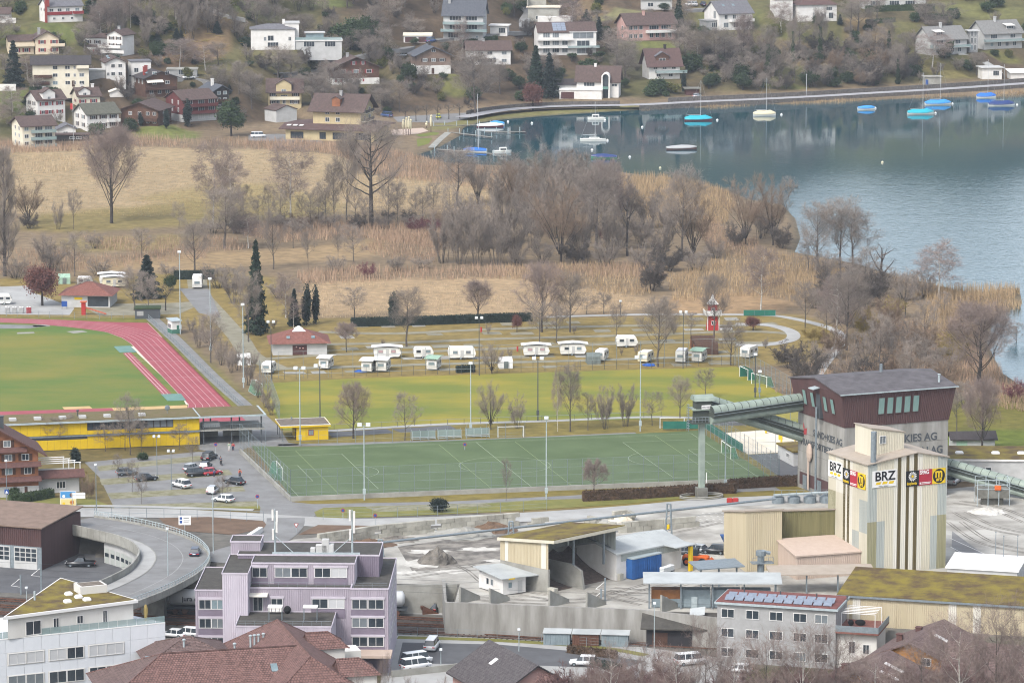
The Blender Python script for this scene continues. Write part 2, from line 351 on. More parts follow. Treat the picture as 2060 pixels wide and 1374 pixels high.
# running track, infield and jumping pits
sheet('infield_lawn',[(-80,648),(0,650),(127,657),(216,669),(245,680),(262,692),(330,760),(378,812),(300,826),(100,832),(-80,836)],.02,'lawn_infield')
sheet('running_track',[(-80,636),(0,640),(127,644),(216,648),(297,650),(335,687),(500,852),(390,856),(374,824),(380,814),(372,806),(262,690),(245,680),(216,669),(180,663),(127,657),(60,651),(0,649),(-80,647)],.035,'track_red')
inn=[(-60,647),(0,649),(60,651),(127,657),(180,662.5),(216,669),(245,679.5),(263,691),(300,729),(340,772),(372,806),(379,814),(378,824)]
out=[(-60,639),(0,641),(70,642.5),(150,646),(220,652),(262,659),(300,668),(326,679),(365,718),(410,763),(450,803),(462,815),(475,828)]
marks('track_lane_lines',[[G(a[0]+(b_[0]-a[0])*k/6,a[1]+(b_[1]-a[1])*k/6) for a,b_ in zip(inn,out)] for k in range(7)]+[[G(297,650),G(467,820)],[G(283,727),G(372,726)],[G(330,760),G(405,758)]],.1,'track_line',.045)
sheet('gravel_patch',[(-60,652),(100,655),(60,661),(-60,662)],.03,'asphalt')
sheet('jumping_runway',[(247,711),(263,709),(346,793),(326,794)],.03,'track_red')
sheet('jumping_runway_edge',[(266,697),(273,697),(385,815),(374,814),(364,793),(262,697)],.026,'sand_pale')
marks('jumping_marks',[[G(268+i*3.2,719+i*3.2),G(276+i*3.2,718+i*3.2)] for i in range(4)]+[[G(309+i*3.2,774+i*3.2),G(320+i*3.2,773+i*3.2)] for i in range(4)]+[[G(251,711),G(331,794)],[G(257,710),G(338,793)]],.14,'track_line',.04)
for pts in ([(229,698),(262,696.5),(275,709),(241,710)],[(324,794),(364,793),(374,806),(337,807)]):
    b=B();b.slab([(p.x,p.y,.14) for p in [G(*q) for q in pts][::-1]],.15);tag(b.obj('jumping_pit_cover','mat_teal'),'teal cover over the '+('far' if pts[0][1]<750 else 'near')+' jumping pit beside the red track','pit cover')
sheet('sand_strip',[(125,819),(180,817),(186,822),(376,815),(378,826),(230,832),(135,830)],.024,'sand')
sheet('throwing_runway',[(-60,829),(0,828),(225,821),(232,829),(60,838),(-60,842)],.03,'track_red')
for px in ([(35,669),(68,668),(70,671),(34,672)],[(133,667),(165,665),(176,668),(148,671)],[(64,654),(100,653),(100,657),(68,658)]):sheet('throwing_circle',px,.03,'concrete')

# artificial pitch
GA,GB,GC,GD=G(515,908),G(605,1003),G(1537,967),G(1390,872)
def pit(u,v):                                           # u along the pitch 0..92 m, v across 0..54 m
    u/=92.;v/=54.;return (GA*(1-v)+GB*v)*(1-u)+(GD*(1-v)+GC*v)*u
sheet('artificial_pitch',[(505,897),(602,899),(1333,870),(1405,866),(1566,968),(592,1006)],.03,'turf_green')
arc=lambda cx,cy_,r,a0,a1,n=24:[pit(cx+r*math.cos(R(a0+(a1-a0)*i/n)),cy_+r*math.sin(R(a0+(a1-a0)*i/n))) for i in range(n+1)]
L=[[pit(0,0),pit(92,0)],[pit(0,54),pit(92,54)],[pit(0,0),pit(0,54)],[pit(92,0),pit(92,54)],[pit(46,0),pit(46,54)],arc(46,27,9.15,0,360,48)]
for s_ in (0,1):
    U=lambda u:92-u if s_ else u
    for d,w in ((16.5,40),(5.5,18)):L+=[[pit(U(0),27-w/2),pit(U(d),27-w/2)],[pit(U(d),27-w/2),pit(U(d),27+w/2)],[pit(U(d),27+w/2),pit(U(0),27+w/2)]]
    L.append(arc(U(11),27,9.15,180-53 if s_ else-53,180+53 if s_ else 53))
marks('pitch_lines',L,.11,'turf_line',.04)
marks('junior_pitch_lines',[[pit(u,1),pit(u,53)] for u in (8,38,54,84)]+[[pit(8,v),pit(38,v)] for v in (1,53)]+[[pit(54,v),pit(84,v)] for v in (1,53)],.1,'turf_line_faint',.036)
sheet('training_lawn',[(522,772),(700,762),(1000,752),(1482,738),(1600,810),(1620,850),(1330,842),(1000,852),(640,864),(570,866)],.02,'lawn_yellow')
sheet('boules_court',[(660,870),(778,863),(793,871),(668,880)],.03,'asphalt_dark')
sheet('boules_court',[(788,863),(905,856),(918,863),(806,870)],.03,'asphalt_dark')
road('court_path',[(640,868),(760,861),(900,853),(1100,847),(1330,839),(1600,850)],2.2,.026,'asphalt_pale')
road('pitch_side_path',[(560,896),(700,893),(1000,884),(1280,872)],2.6,.026,'asphalt')
sheet('building_forecourt',[(395,845),(530,830),(560,858),(580,890),(610,895),(500,900),(470,912),(400,905)],.026,'asphalt')

# beach volleyball sand and tarmac beyond the pitch
sheet('beach_court_sand',[(1440,872),(1560,864),(1640,868),(1660,905),(1505,914)],.03,'sand_pale')
sheet('tarmac_court',[(1505,915),(1662,906),(1680,970),(1590,975)],.03,'asphalt_dark')
# car park
sheet('car_park',[(170,930),(440,905),(480,908),(590,1012),(580,1040),(520,1022),(230,1022),(200,960)],.024,'asphalt')
for k,q in enumerate([[(195,938),(420,915),(425,925),(200,948)],[(200,964),(460,945),(468,955),(205,976)],[(215,992),(488,978),(494,988),(225,1004)],[(235,1016),(520,1008),(525,1018),(245,1022)]]):
    sheet('parking_bays',q,.034,'paver_grass')
# roads
sheet('access_road',[(440,905),(485,908),(588,1010),(630,1014),(900,1009),(1165,996),(1560,980),(1570,986),(1180,1004),(1000,1016),(640,1028),(628,1044),(560,1052),(520,1046),(524,1020),(478,960)],.042,'asphalt')
sheet('grass_verge',[(632,1030),(650,1022),(700,1020),(980,1012),(1075,1006),(1180,1003),(1380,994),(1385,1002),(1240,1015),(1000,1030),(720,1042),(640,1044)],.05,'verge_grass')
sheet('layby',[(735,1020),(975,1012),(990,1018),(760,1030)],.056,'paver_grass')
road('main_road',[(-120,1032),(150,1031),(330,1033),(480,1040),(640,1050),(760,1052),(920,1047),(1100,1038),(1260,1027),(1420,1013),(1560,1006),(1700,1000),(1900,992)],8.2,.06,'asphalt_pale',8)
road('footpath',[(-120,1021),(200,1018),(380,1022),(510,1026)],1.8,.062,'asphalt_pale')
sheet('verge_grass_strip',[(-60,1000),(180,1002),(220,1016),(380,1018),(540,1018),(530,1024),(380,1020),(200,1016),(-60,1019)],.03,'verge_grass')
sheet('earth_bank',[(320,1042),(420,1040),(530,1048),(540,1060),(470,1076),(340,1066)],.064,'bare_earth')
sheet('earth_bank',[(610,1070),(640,1056),(760,1058),(800,1062),(700,1070),(600,1076)],.064,'bare_earth')
road('side_road',[(575,1042),(570,1062),(535,1090),(470,1110),(420,1130)],7,.068,'asphalt',6)
sheet('yard_surface',[(590,1085),(800,1066),(1050,1052),(1400,1022),(1560,1008),(1700,1002),(2160,960),(2160,1275),(1700,1250),(1300,1228),(915,1212),(925,1175),(780,1174),(600,1160),(470,1150),(480,1120)],.03,'yard_dust')
sheet('gravel_heap_ground',[(800,1100),(1000,1070),(1200,1060),(1220,1085),(1000,1130),(830,1150)],.036,'yard_dark')
for cx,cy_,rx,ry in ((850,1134,46,8),(865,1110,40,5),(965,1105,40,4),(1020,1064,18,3),(820,1152,30,4),(905,1150,36,4),(1000,1128,30,3)):sheet('chalk_spill',[(cx+rx*(1+.3*math.sin(k*2.1+cx))*math.cos(k/18*6.283),cy_+ry*(1+.35*math.sin(k*3.3+cy_))*math.sin(k/18*6.283)) for k in range(18)],.044,'white_spill')
for i,q in enumerate([[(820,1160),(900,1148),(1000,1140),(1100,1128)],[(840,1120),(940,1140),(1000,1180),(1120,1205)],[(1060,1075),(1180,1085),(1300,1078),(1440,1050)],[(1200,1190),(1240,1200),(1300,1215)],[(1120,1210),(1200,1205),(1300,1180),(1400,1150)],[(1930,1030),(1990,1060),(2060,1075)],[(1920,1050),(1980,1090),(2070,1110)],[(1925,1010),(2000,1022),(2070,1050)],[(1230,1185),(1330,1190),(1440,1165)],[(930,1200),(1010,1208),(1100,1212)]]):
    pts=spline([G(*p) for p in q],6);bb_=B()
    for off in (-.9,.9,-1.5,1.6):rb=ribbon(pts,.26,.048+.001*i,off);bb_.add(rb.v,rb.f)
    struct(bb_.obj('tyre_tracks','yard_dark'))
sheet('yard_lane',[(1915,1068),(1985,1120),(2110,1172),(2110,1190),(1960,1150),(1915,1100)],.04,'asphalt')
marks('yard_markings',[[G(1912,1083),G(1985,1116),G(2080,1150)],[G(1912,1100),G(1970,1130),G(2060,1165)]]+[[G(1412+(i % 6)*13-(i//6)*9,1032+(i//6)*6),G(1418+(i % 6)*13-(i//6)*9,1034+(i//6)*6)] for i in range(24)],.14,'road_line',.05)
# lower level: railway and street
sheet('railway_ballast',[(-80,1194),(340,1222),(800,1240),(905,1243),(1200,1262),(1480,1276),(1480,1298),(1100,1288),(800,1270),(340,1256),(-80,1236)],.03,'ballast',LOWZ)
def railway(px,lab):
    t=thing('railway_track',lab,'railway track',(0,0,0));pts=spline([G(x,y,LOWZ) for x,y in px],6)
    for s_ in (-.72,.72):
        rb=ribbon(pts,.12,.32,s_);b=B();n=len(pts)
        for i in range(n-1):
            q=[rb.v[i*4+j] for j in range(4)];b.slab(q,.2)
        b.obj('rail','rust',t)
    b=B()
    for i in range(n-1):
        for k in range(4):
            p=pts[i].lerp(pts[i+1],k/4);d=(pts[i+1]-pts[i]).normalized();nn=Vector((-d.y,d.x,0));q=[p+nn*1.3+d*.13,p-nn*1.3+d*.13,p-nn*1.3-d*.13,p+nn*1.3-d*.13]
            b.slab([(v.x,v.y,LOWZ+.12) for v in q],.1)
    o=b.obj('sleepers','ballast',t);struct(o,'stuff')
for k,(dy,lab) in enumerate([(0,'railway track farthest from the viewer, along the concrete retaining wall'),(13,'middle railway track in the dark ballast'),(27,'railway track nearest to the houses in the foreground')]):
    railway([(-80,1202+dy),(340,1228+dy),(800,1244+dy),(1100,1260+dy),(1480,1280+dy)],lab)
sheet('lower_street',[(800,1276),(1000,1284),(1300,1302),(1500,1330),(1500,1400),(760,1400),(780,1300)],.03,'asphalt_pale',LOWZ)
sheet('lower_car_park',[(810,1292),(1000,1296),(1160,1310),(1300,1330),(1250,1345),(990,1335),(800,1335)],.04,'asphalt_dark',LOWZ)
sheet('garage_yard',[(-80,1095),(90,1092),(200,1094),(310,1130),(420,1170),(420,1215),(200,1200),(-80,1188)],.03,'asphalt_dark',LOWZ)
sheet('siding_yard',[(800,1186),(930,1186),(912,1238),(800,1234)],.03,'asphalt_pale',LOWZ)
road('street_edge',[(800,1282),(1000,1288),(1200,1302),(1300,1318)],2,.05,'verge_grass',4,z=LOWZ)

# campsite lanes and pads
road('camp_lane',[(395,548),(402,590),(440,635),(480,680),(505,715),(560,742)],5,.03,'camp_gravel')
for q in ([(640,668),(800,671),(1000,662),(1300,655),(1480,655),(1560,650)],[(650,693),(800,690),(1000,682),(1300,674),(1490,667),(1600,672)],[(540,722),(640,715),(760,711),(1000,702),(1300,690),(1560,690)],[(545,742),(700,738),(900,732),(1150,726),(1400,718),(1520,715)]):
    road('camp_lane',q,3.0,.034,'camp_gravel')
road('camp_loop',[(1480,652),(1550,655),(1592,668),(1590,684),(1540,694),(1480,694)],3.2,.04,'asphalt_pale')
road('shore_path',[(1100,638),(1300,633),(1520,634),(1600,642),(1680,665),(1690,690),(1660,730),(1640,760)],2.6,.038,'asphalt_pale')
rr=random.Random(3)
for y0,xs in ((656,range(640,1480,62)),(676,range(680,1480,58)),(699,range(680,1500,64)),(723,range(590,1540,70)),(746,range(560,1500,66))):
    for x in xs:
        if rr.random()<.4:continue
        xx=x+rr.uniform(-10,10);yy=y0-(xx-640)*.021+rr.uniform(-1.5,1.5);w=rr.uniform(22,46);h=rr.uniform(4,6.5)
        sheet('camp_pad',[(xx,yy),(xx+w,yy-.8),(xx+w+6,yy+h-.8),(xx+5,yy+h)],.046,rr.choice(['camp_gravel','camp_gravel','concrete']))
sheet('camp_yard',[(-80,580),(60,575),(70,590),(150,620),(140,634),(-80,632)],.03,'asphalt_pale')
sheet('camp_yard',[(160,612),(340,610),(420,605),(360,632),(200,636)],.028,'camp_gravel')
sheet('caravan_stand',[(360,580),(420,582),(445,640),(400,630)],.036,'asphalt')
road('track_side_path',[(305,640),(360,690),(430,760),(500,822),(545,862)],3.2,.03,'asphalt')

# lake road with its wall, hillside lanes
P('lake_road','a5a4a6','979698',sc=.2,coord='World',k=.78)
P('stone_wall','77716c','58534e',sc=1.2,coord='World',k=.7,bump=.8,bsc=3)
def lake_road():
    px=[(930,236),(1010,222),(1120,214),(1280,211),(1400,205),(1520,200),(1640,194),(1760,187),(1900,179),(2060,168),(2300,150),(2700,120)]
    pts=spline([G(x,y,1.3) for x,y in px],5)
    struct(ribbon(pts,6.0,.0).obj('lake_road','lake_road'))
    i0=15;b=B();rb=ribbon(pts[i0:],.5,.02,-3.2);b2=B()
    for i in range(len(pts[i0:])-1):b.slab(rb.v[i*4:i*4+4],3.2)
    tag(b.obj('lake_wall','stone_wall'),'low grey stone wall holding the lake road above the water','wall')
    rb=ribbon(pts[i0+3:],.6,1.5,3.4)
    for i in range(len(pts[i0+3:])-1):b2.slab(rb.v[i*4:i*4+4],3)
    tag(b2.obj('retaining_wall','stone_wall'),'dark stone retaining wall on the hill side of the lake road','wall')
    marks_=ribbon(pts,.15,.01,-2.6);struct(marks_.obj('lake_road_line','road_line'))
    b=B();rb=ribbon(pts[2:i0],.35,1.2,3.3)
    for i in range(len(pts[2:i0])-1):b.slab(rb.v[i*4:i*4+4],2.2)
    tag(b.obj('garden_wall','stone_wall'),'long low wall between the shore lawn and the hill gardens','wall')
lake_road()
road('hill_lane',[(408,-25),(408,2),(425,22),(455,34),(492,42)],3.2,.25,'asphalt_pale',5,True)
road('hill_lane',[(560,156),(600,150),(650,138),(700,124),(745,112),(800,106),(830,100),(850,92)],4,.3,'asphalt',5,True)
road('hill_lane',[(830,92),(900,84),(960,80),(1020,70),(1062,68)],4,.3,'asphalt',5,True)
road('hill_lane',[(1050,12),(1065,25),(1055,45),(1055,62)],4,.3,'asphalt',5,True)
road('hill_lane',[(1310,25),(1380,24),(1440,20)],4,.3,'asphalt',5,True)
road('hill_lane',[(1925,112),(1960,118),(1985,130),(2010,150)],3.5,.3,'asphalt_pale',5,True)
road('hill_lane',[(355,160),(390,160),(430,172)],4.5,.3,'asphalt',5,True)
# ------------------------------------------------------------------ houses
for n,h,h2,k in [('w_white','dcdad6','cfccc6',.85),('w_cream','dcd5c2','d2cab5',.83),('w_peach','dfcfb6','d4c3a8',.8),('w_pink','c9a49b','bf978d',.78),('w_beige','c8b790','bbaa84',.75),('w_grey','a9a9a8','9a9a98',.75),('w_wood','6d4f3e','573d30',.7),('w_woodred','6e3b38','5e302e',.75),('w_woodwarm','a06a48','83533a',.72),('w_dark','3f3a38','33302e',.75),('w_lightgrey','c0c0be','b3b3b0',.8),('w_woodpale','8f7a6c','7c695c',.72)]:
    P(n,h,h2,k=k,sc=.6,bump=.15,bsc=5)
for n,h,h2 in [('r_dark','4c4646','3e3939'),('r_brown','64534d','52433e'),('r_grey','77767a','67666a'),('r_red','66504b','57433f'),('r_moss','66665a','56564a'),('r_pale','8a8986','7a7976'),('r_slate','5d6066','50535a')]:
    P(n,h,h2,k=.72,sc=1.4,bump=.5,bsc=7,sy=.4)
P('w_frame','d6d5d2',k=.85,rough=.5);P('f_dark','4a4440',k=.8);P('glass','3c444b','2c343a',sc=.7,rough=.12,spec=.6,k=.8);P('glass_pale','8fa0a4','73858a',sc=.5,rough=.15,spec=.6,k=.75)
P('sh_red','8e3a3c',k=.8);P('sh_dark','4f3f38',k=.8);P('sh_green','44544c',k=.8);P('blind','c3c4c4','b3b4b5',sc=2,sz=14,sx=.1,sy=.1,k=.82);P('awning','d9d4c8',k=.85);P('garage_door','5a3d3a','4d3331',sc=2,k=.8);P('solar','8b94a2','79828f',sc=1.5,rough=.35,spec=.6,k=.75)
P('glass_rail','9fb5b4',k=.7,rough=.1,alpha=.55);P('wood_dark','5a4032','48332a',sc=2,k=.75);P('chimney_red','95453f',k=.8)
P('glass_grey','7f868a','6d7478',sc=.6,k=.75,rough=.25,spec=.5)
WINC={}
def win_mesh(w,h,bars=1,fr='w_frame',gl='glass'):
    k=(round(w,1),round(h,1),bars,fr,gl)
    if k not in WINC:
        w,h=k[:2];t=.09;b=B();b.box(-w/2,-w/2+t,-.1,.02,0,h).box(w/2-t,w/2,-.1,.02,0,h).box(-w/2+t,w/2-t,-.1,.02,0,t).box(-w/2+t,w/2-t,-.1,.02,h-t,h)
        for i in range(bars):x=-w/2+w*(i+1)/(bars+1);b.box(x-t*.4,x+t*.4,-.09,.02,t,h-t)
        g=B();g.box(-w/2+t,w/2-t,-.04,.015,t,h-t);WINC[k]=(b.mesh('window',fr),g.mesh('pane',gl))
    return WINC[k]
def shutter_mesh(h,m):
    k=('s',round(h,1),m)
    if k not in WINC:b=B();b.bev(-.3,.3,-.09,.0,0,h,.02);WINC[k]=b.mesh('shutter',m)
    return WINC[k]
def window(parent,loc,rz,w,h,bars=1,sh=None,fr='w_frame',gl='glass'):
    if gl=='glass':gl=random.choice(['glass','glass','glass','glass_grey','glass','glass_pale' if w<2 else 'glass'])
    a,g=win_mesh(w,h,bars,fr,gl);o=put('window',a,parent,loc,rz);put('pane',g,o)
    if sh:
        for s in (-1,1):put('shutter',shutter_mesh(h,sh),o,(s*(w/2+.31),0,0))
    return o
FOOTPRINTS=[];HOUSES=[]
def gable(t,x0,y0,w,d,h,rh,kind,oh,wall,roofm,base=-4.0,th=.25,z0=0.0):
    """walls and roof of one block; kind x/y = ridge direction, hip, flat or shed"""
    b=B();x1,y1=x0+w,y0+d;h=z0+h;bz=z0+base
    if kind=='x':b.loft([[(x0,y0,bz),(x0,y1,bz),(x0,y1,h),(x0,(y0+y1)/2,h+rh-.05),(x0,y0,h)],[(x1,y0,bz),(x1,y1,bz),(x1,y1,h),(x1,(y0+y1)/2,h+rh-.05),(x1,y0,h)]])
    elif kind=='y':b.loft([[(x0,y0,bz),(x0,y0,h),((x0+x1)/2,y0,h+rh-.05),(x1,y0,h),(x1,y0,bz)],[(x0,y1,bz),(x0,y1,h),((x0+x1)/2,y1,h+rh-.05),(x1,y1,h),(x1,y1,bz)]])
    elif kind=='shed':b.loft([[(x0,y0,bz),(x0,y0,h),(x0,y1,h+rh),(x0,y1,bz)],[(x1,y0,bz),(x1,y0,h),(x1,y1,h+rh),(x1,y1,bz)]])
    else:b.box(x0,x1,y0,y1,bz,h)
    b.obj('wall',wall,t);r=B();o=oh
    if kind=='x':
        m=(y0+y1)/2;e=h-o*rh/(d/2)
        r.slab([(x0-o,y0-o,e+th),(x1+o,y0-o,e+th),(x1+o,m,h+rh+th),(x0-o,m,h+rh+th)],th).slab([(x0-o,m,h+rh+th),(x1+o,m,h+rh+th),(x1+o,y1+o,e+th),(x0-o,y1+o,e+th)],th)
    elif kind=='y':
        m=(x0+x1)/2;e=h-o*rh/(w/2)
        r.slab([(x0-o,y0-o,e+th),(m,y0-o,h+rh+th),(m,y1+o,h+rh+th),(x0-o,y1+o,e+th)],th).slab([(m,y0-o,h+rh+th),(x1+o,y0-o,e+th),(x1+o,y1+o,e+th),(m,y1+o,h+rh+th)],th)
    elif kind=='hip':
        i=min(w,d)/2;A=[(x0-o,y0-o,h),(x1+o,y0-o,h),(x1+o,y1+o,h),(x0-o,y1+o,h)]
        if w>=d:q=[(x0+i,(y0+y1)/2,h+rh),(x1-i,(y0+y1)/2,h+rh)];fs=[(0,1,5,4),(1,2,5),(2,3,4,5),(3,0,4),(0,3,2,1)]
        else:q=[((x0+x1)/2,y0+i,h+rh),((x0+x1)/2,y1-i,h+rh)];fs=[(0,1,4),(1,2,5,4),(2,3,5),(3,0,4,5),(0,3,2,1)]
        r.add(A+q,fs)
    elif kind=='shed':r.slab([(x0-o,y0-o,h+th),(x1+o,y0-o,h+th),(x1+o,y1+o,h+rh+th),(x0-o,y1+o,h+rh+th)],th)
    else:r.box(x0-o,x1+o,y0-o,y1+o,h,h+th+.1)
    return r.obj('roof',roofm,t)
def face_pt(f,x0,y0,w,d,t):
    return {'f':((x0+t*w,y0),0),'l':((x0,y0+t*d),-math.pi/2),'r':((x0+w,y0+t*d),math.pi/2),'b':((x0+w-t*w,y0+d),math.pi)}[f]
def wins_on(t,x0,y0,w,d,h,wins,z0=0):
    for f,n,xs,*o in wins:
        ww=o[0] if o else 1.3;wh=o[1] if len(o)>1 else 1.3;sh=o[2] if len(o)>2 else None;rows=range(n) if isinstance(n,int) else n;N=n if isinstance(n,int) else max(1,round(h/2.8));gl=o[3] if len(o)>3 else 'glass'
        for i in rows:
            for x in xs:
                (px,py),rz=face_pt(f,x0,y0,w,d,x);window(t,(px,py,z0+h*(i+.3)/N),rz,ww,wh,1 if ww<2.4 else int(ww/1.2),sh,gl=gl)
def balcony(t,x0,x1,z,dep,mat,y=0,rail=1.0,railmat=None):
    b=B();b.box(x0,x1,y-dep,y+.05,z-.18,z);o=b.obj('balcony',mat,t);b=B();b.box(x0,x1,y-dep-.08,y-dep,z-.05,z+rail).box(x0,x0+.08,y-dep,y,z,z+rail).box(x1-.08,x1,y-dep,y,z,z+rail);b.obj('railing',railmat or mat,o)
def chimney(r,x,y,z,h,mat='w_grey',s=.45):b=B();b.box(x-s,x+s,y-s,y+s,z-1.5,z+h).box(x-s-.1,x+s+.1,y-s-.1,y+s+.1,z+h,z+h+.15);b.obj('chimney',mat,r)
def hs(name,label,x,y,wp,hp,rp,d,a,kind,wall,roofm,wins=(),oh=.7,bal=(),chim=(),cat='house',door=None,extra=None,at=None,skylights=()):
    p=T(x,y) if at is None else Vector(at);s=sc_at(p);a=R(a);w=wp/s/math.cos(a);h=hp/s;rh=rp/s
    t=thing(name,label,cat,p,a);r=gable(t,0,0,w,d,h,rh,kind,oh,wall,roofm);wins_on(t,0,0,w,d,h,wins)
    for x0,x1,z,dep,m,*rm in bal:balcony(t,x0*w,x1*w,z*h,dep,m,0,1.0,rm[0] if rm else None)
    for cx,cy_,*o in chim:chimney(r,cx*w,cy_*d,h+rh*.6,(o[0] if o else 1.3)+rh*.3,o[1] if len(o)>1 else 'w_grey')
    if door is not None:b=B();b.bev(-.5,.5,-.1,.02,0,2.1,.03);b.obj('door','wood_dark',t,(door*w,0,.05))
    for u,v in skylights:
        zz=h+rh*(v*2 if v<.5 else (1-v)*2)+.32;b=B();sl=rh/(d/2);b.slab([(u*w-.5,v*d-.5,zz-.5*sl),(u*w+.5,v*d-.5,zz-.5*sl),(u*w+.5,v*d+.5,zz+.5*sl),(u*w-.5,v*d+.5,zz+.5*sl)],.1);b.obj('skylight','glass_pale',r)
    t['w']=w;t['h']=h;c=t.matrix_basis @ Vector((w/2,d/2,0));FOOTPRINTS.append((c.x,c.y,w/2,d/2,a));HOUSES.append(t)
    if extra:extra(t,w,d,h,rh,r)
    return t
def block(dx,dy,w,d,h,rh,kind,wall,roofm,wins=(),oh=.3,z0=0):     # an added wing, sizes in metres
    def f(t,W_,D_,H_,RH,r):gable(t,dx if dx>=0 else W_+dx,dy,w,d,h,rh,kind,oh,wall,roofm,z0=z0);wins_on(t,dx if dx>=0 else W_+dx,dy,w,d,h,wins,z0)
    return f
def many(*fs):
    def f(*a):
        for g in fs:g(*a)
    return f
def dormer(x,w,h,wall='w_wood',roofm='r_brown',yk=.12,win=1.0):
    def f(t,W_,D_,H_,RH,r):
        y0=D_*yk;z=H_+RH*yk*2-.4;gable(t,x*W_-w/2,y0,w,D_*.35,h,w*.3,'y',.35,wall,roofm,base=-.6,z0=z);window(t,(x*W_,y0,z+.35),0,win*1.2,1.1)
    return f
# --- left village, top row
hs('villa','white villa with tall red chimney at the upper left',95,46,68,32,14,9,24,'x','w_white','r_grey',[('f',(1,),[.12,.35,.58,.85],1.6,1.2),('f',(0,),[.2,.45,.7],1.0,.9),('l',(1,),[.35,.75],1.4,1.2)],bal=[(0,.7,.48,.25,'sh_red'),(.72,1,.5,1.4,'w_white','sh_red')],chim=[(.02,-.03,2.2,'chimney_red')],oh=.5,
   extra=lambda t,w,d,h,rh,r:B().box(-.9,-.1,-.7,-.05,-3,h+3.5).obj('chimney_stack','chimney_red',t) and None)
hs('house','cream house with red shutters below the red chimney villa',72,110,45,32,13,10,14,'y','w_peach','r_brown',[('f',2,[.28,.8],1.4,1.3,'sh_red')],bal=[(.65,1.25,.5,1.4,'w_peach')],chim=[(.2,.3)],
   extra=many(block(-17.5,2,9,7,4.6,1.8,'x','w_peach','r_brown',[('f',(0,),[.3,.7],1.6,1.4,'sh_red')]),lambda t,w,d,h,rh,r:balcony(t,w-17.6,w-8.4,2.9,1.6,'w_peach',2)))
hs('villa','grey white villa with stepped terraces beside the felled slope',216,112,32,42,9,8,-26,'y','w_white','r_brown',[('f',(0,1,2),[.3,.75],1.1,1.1,'sh_dark')],bal=[(-.5,1,.38,1.5,'w_white'),(-.3,1.25,.15,1.6,'w_white')],chim=[(.5,.4)],
   extra=many(block(-17,1,10,8,6,1.2,'x','w_lightgrey','r_brown',[('f',2,[.2,.6],1.5,1.2,'sh_dark')]),block(-19,-2.2,9,5,3,.5,'shed','w_white','r_brown',[('f',1,[.35,.8],1.5,1.2,'sh_red')])))
hs('apartment_house','long cream apartment house with dark roof and brown balconies',66,176,112,46,13,11,6,'x','w_cream','r_dark',[('f',3,[.4,.62,.87],1.7,1.3),('f',3,[.745],.8,1.2),('f',(0,),[.18],2.6,1.3)],bal=[(.02,.34,.42,1.5,'wood_dark'),(.02,.3,.13,1.5,'wood_dark'),(.78,1,.82,1.2,'w_cream')],door=.72,oh=.9)
hs('house','white gabled house beside the long cream apartment house',214,158,38,32,9,11,14,'y','w_white','r_brown',[('f',2,[.35,.72],1.4,1.3),('f',(0,),[.1],.9,1.2)],skylights=[(.2,.3),(.2,.6)],
   extra=many(block(9.3,3,7,7,5.2,0,'flat','w_white','r_grey',[('f',1,[.25,.7],1.6,1.6)]),block(-12.5,1.5,5.5,5,2.6,0,'flat','w_grey','w_lightgrey')))
hs('garage','flat grey garage cut into the slope above the red house',336,155,60,14,0,6,2,'flat','w_grey','concrete',[('f',1,[.5],2.6,1.9),('f',1,[.78],.9,.9)],cat='garage',oh=.3)
hs('chalet','dark timber chalet with brown gable and red chimneys',292,196,62,38,12,13,24,'y','w_wood','r_dark',[('f',(1,2),[.3,.7],1.6,1.2),('f',(0,),[.2,.45,.7],1.3,1.3),('l',(1,),[.2,.5,.8],1.2,1.5)],bal=[(0,.95,.38,1.2,'wood_dark')],chim=[(.12,.35,1.6,'chimney_red'),(.3,.7,1.6,'chimney_red')],oh=1.0,extra=lambda t,w,d,h,rh,r:B().slab([(.4,-1.6,h*.78),(w*.55,-1.6,h*.78),(w*.55,0,h*.9),(.4,0,h*.9)],.06).obj('awning','awning',t) and None,skylights=[(.15,.3)])
hs('house','white house with dormer gable and red shutters in the second row',76,236,52,34,16,10,30,'x','w_white','r_brown',[('f',2,[.2,.45,.8],1.3,1.3,'sh_red'),('l',2,[.3,.7],1.2,1.3,'sh_dark')],extra=dormer(.42,4.6,2.8,'w_white','r_brown',.0,1),chim=[(.5,.6)])
hs('house','small pinkish house with red shutters behind the flag pole house',158,214,42,20,14,9,20,'x','w_cream','r_brown',[('f',1,[.2,.7],1.3,1.2,'sh_red'),('l',1,[.5],1.2,1.1,'sh_red')],chim=[(.3,.5,1.4,'w_white'),(.8,.5,1.4,'w_white')],extra=dormer(.3,4,2,'w_white','r_brown',.02))
hs('house','white house with mossy roof beside the red flag',176,262,60,32,17,11,30,'x','w_white','r_moss',[('f',2,[.2,.5,.82],1.5,1.3,'sh_dark'),('l',2,[.3,.75],1.3,1.4,'sh_dark'),('l',(2,),[.55],.9,1)],bal=[(.62,1,.45,1.3,'w_white')],oh=.8)
hs('farmhouse','brown timber house with white side wall and low balcony',244,252,76,32,14,14,-14,'y','w_wood','r_brown',[('f',2,[.25,.5,.72,.9],1.2,1.2),('r',2,[.4],1.6,1.2,'sh_dark')],bal=[(.5,1,.3,1.2,'wood_dark')],oh=1.1)
hs('apartment_house','dark red timber apartment house with three balcony floors',368,246,64,44,16,12,34,'x','w_woodred','r_brown',[('f',3,[.2,.55,.86],2.4,1.7),('l',(1,2),[.25,.6],.8,1.5)],bal=[(0,1,.36,1.5,'w_woodred'),(0,1,.68,1.5,'w_woodred')],oh=.6,extra=lambda t,w,d,h,rh,r:B().box(-.06,w+.06,-.06,d+.06,-3,h*.32).obj('plinth','w_lightgrey',t) and None)
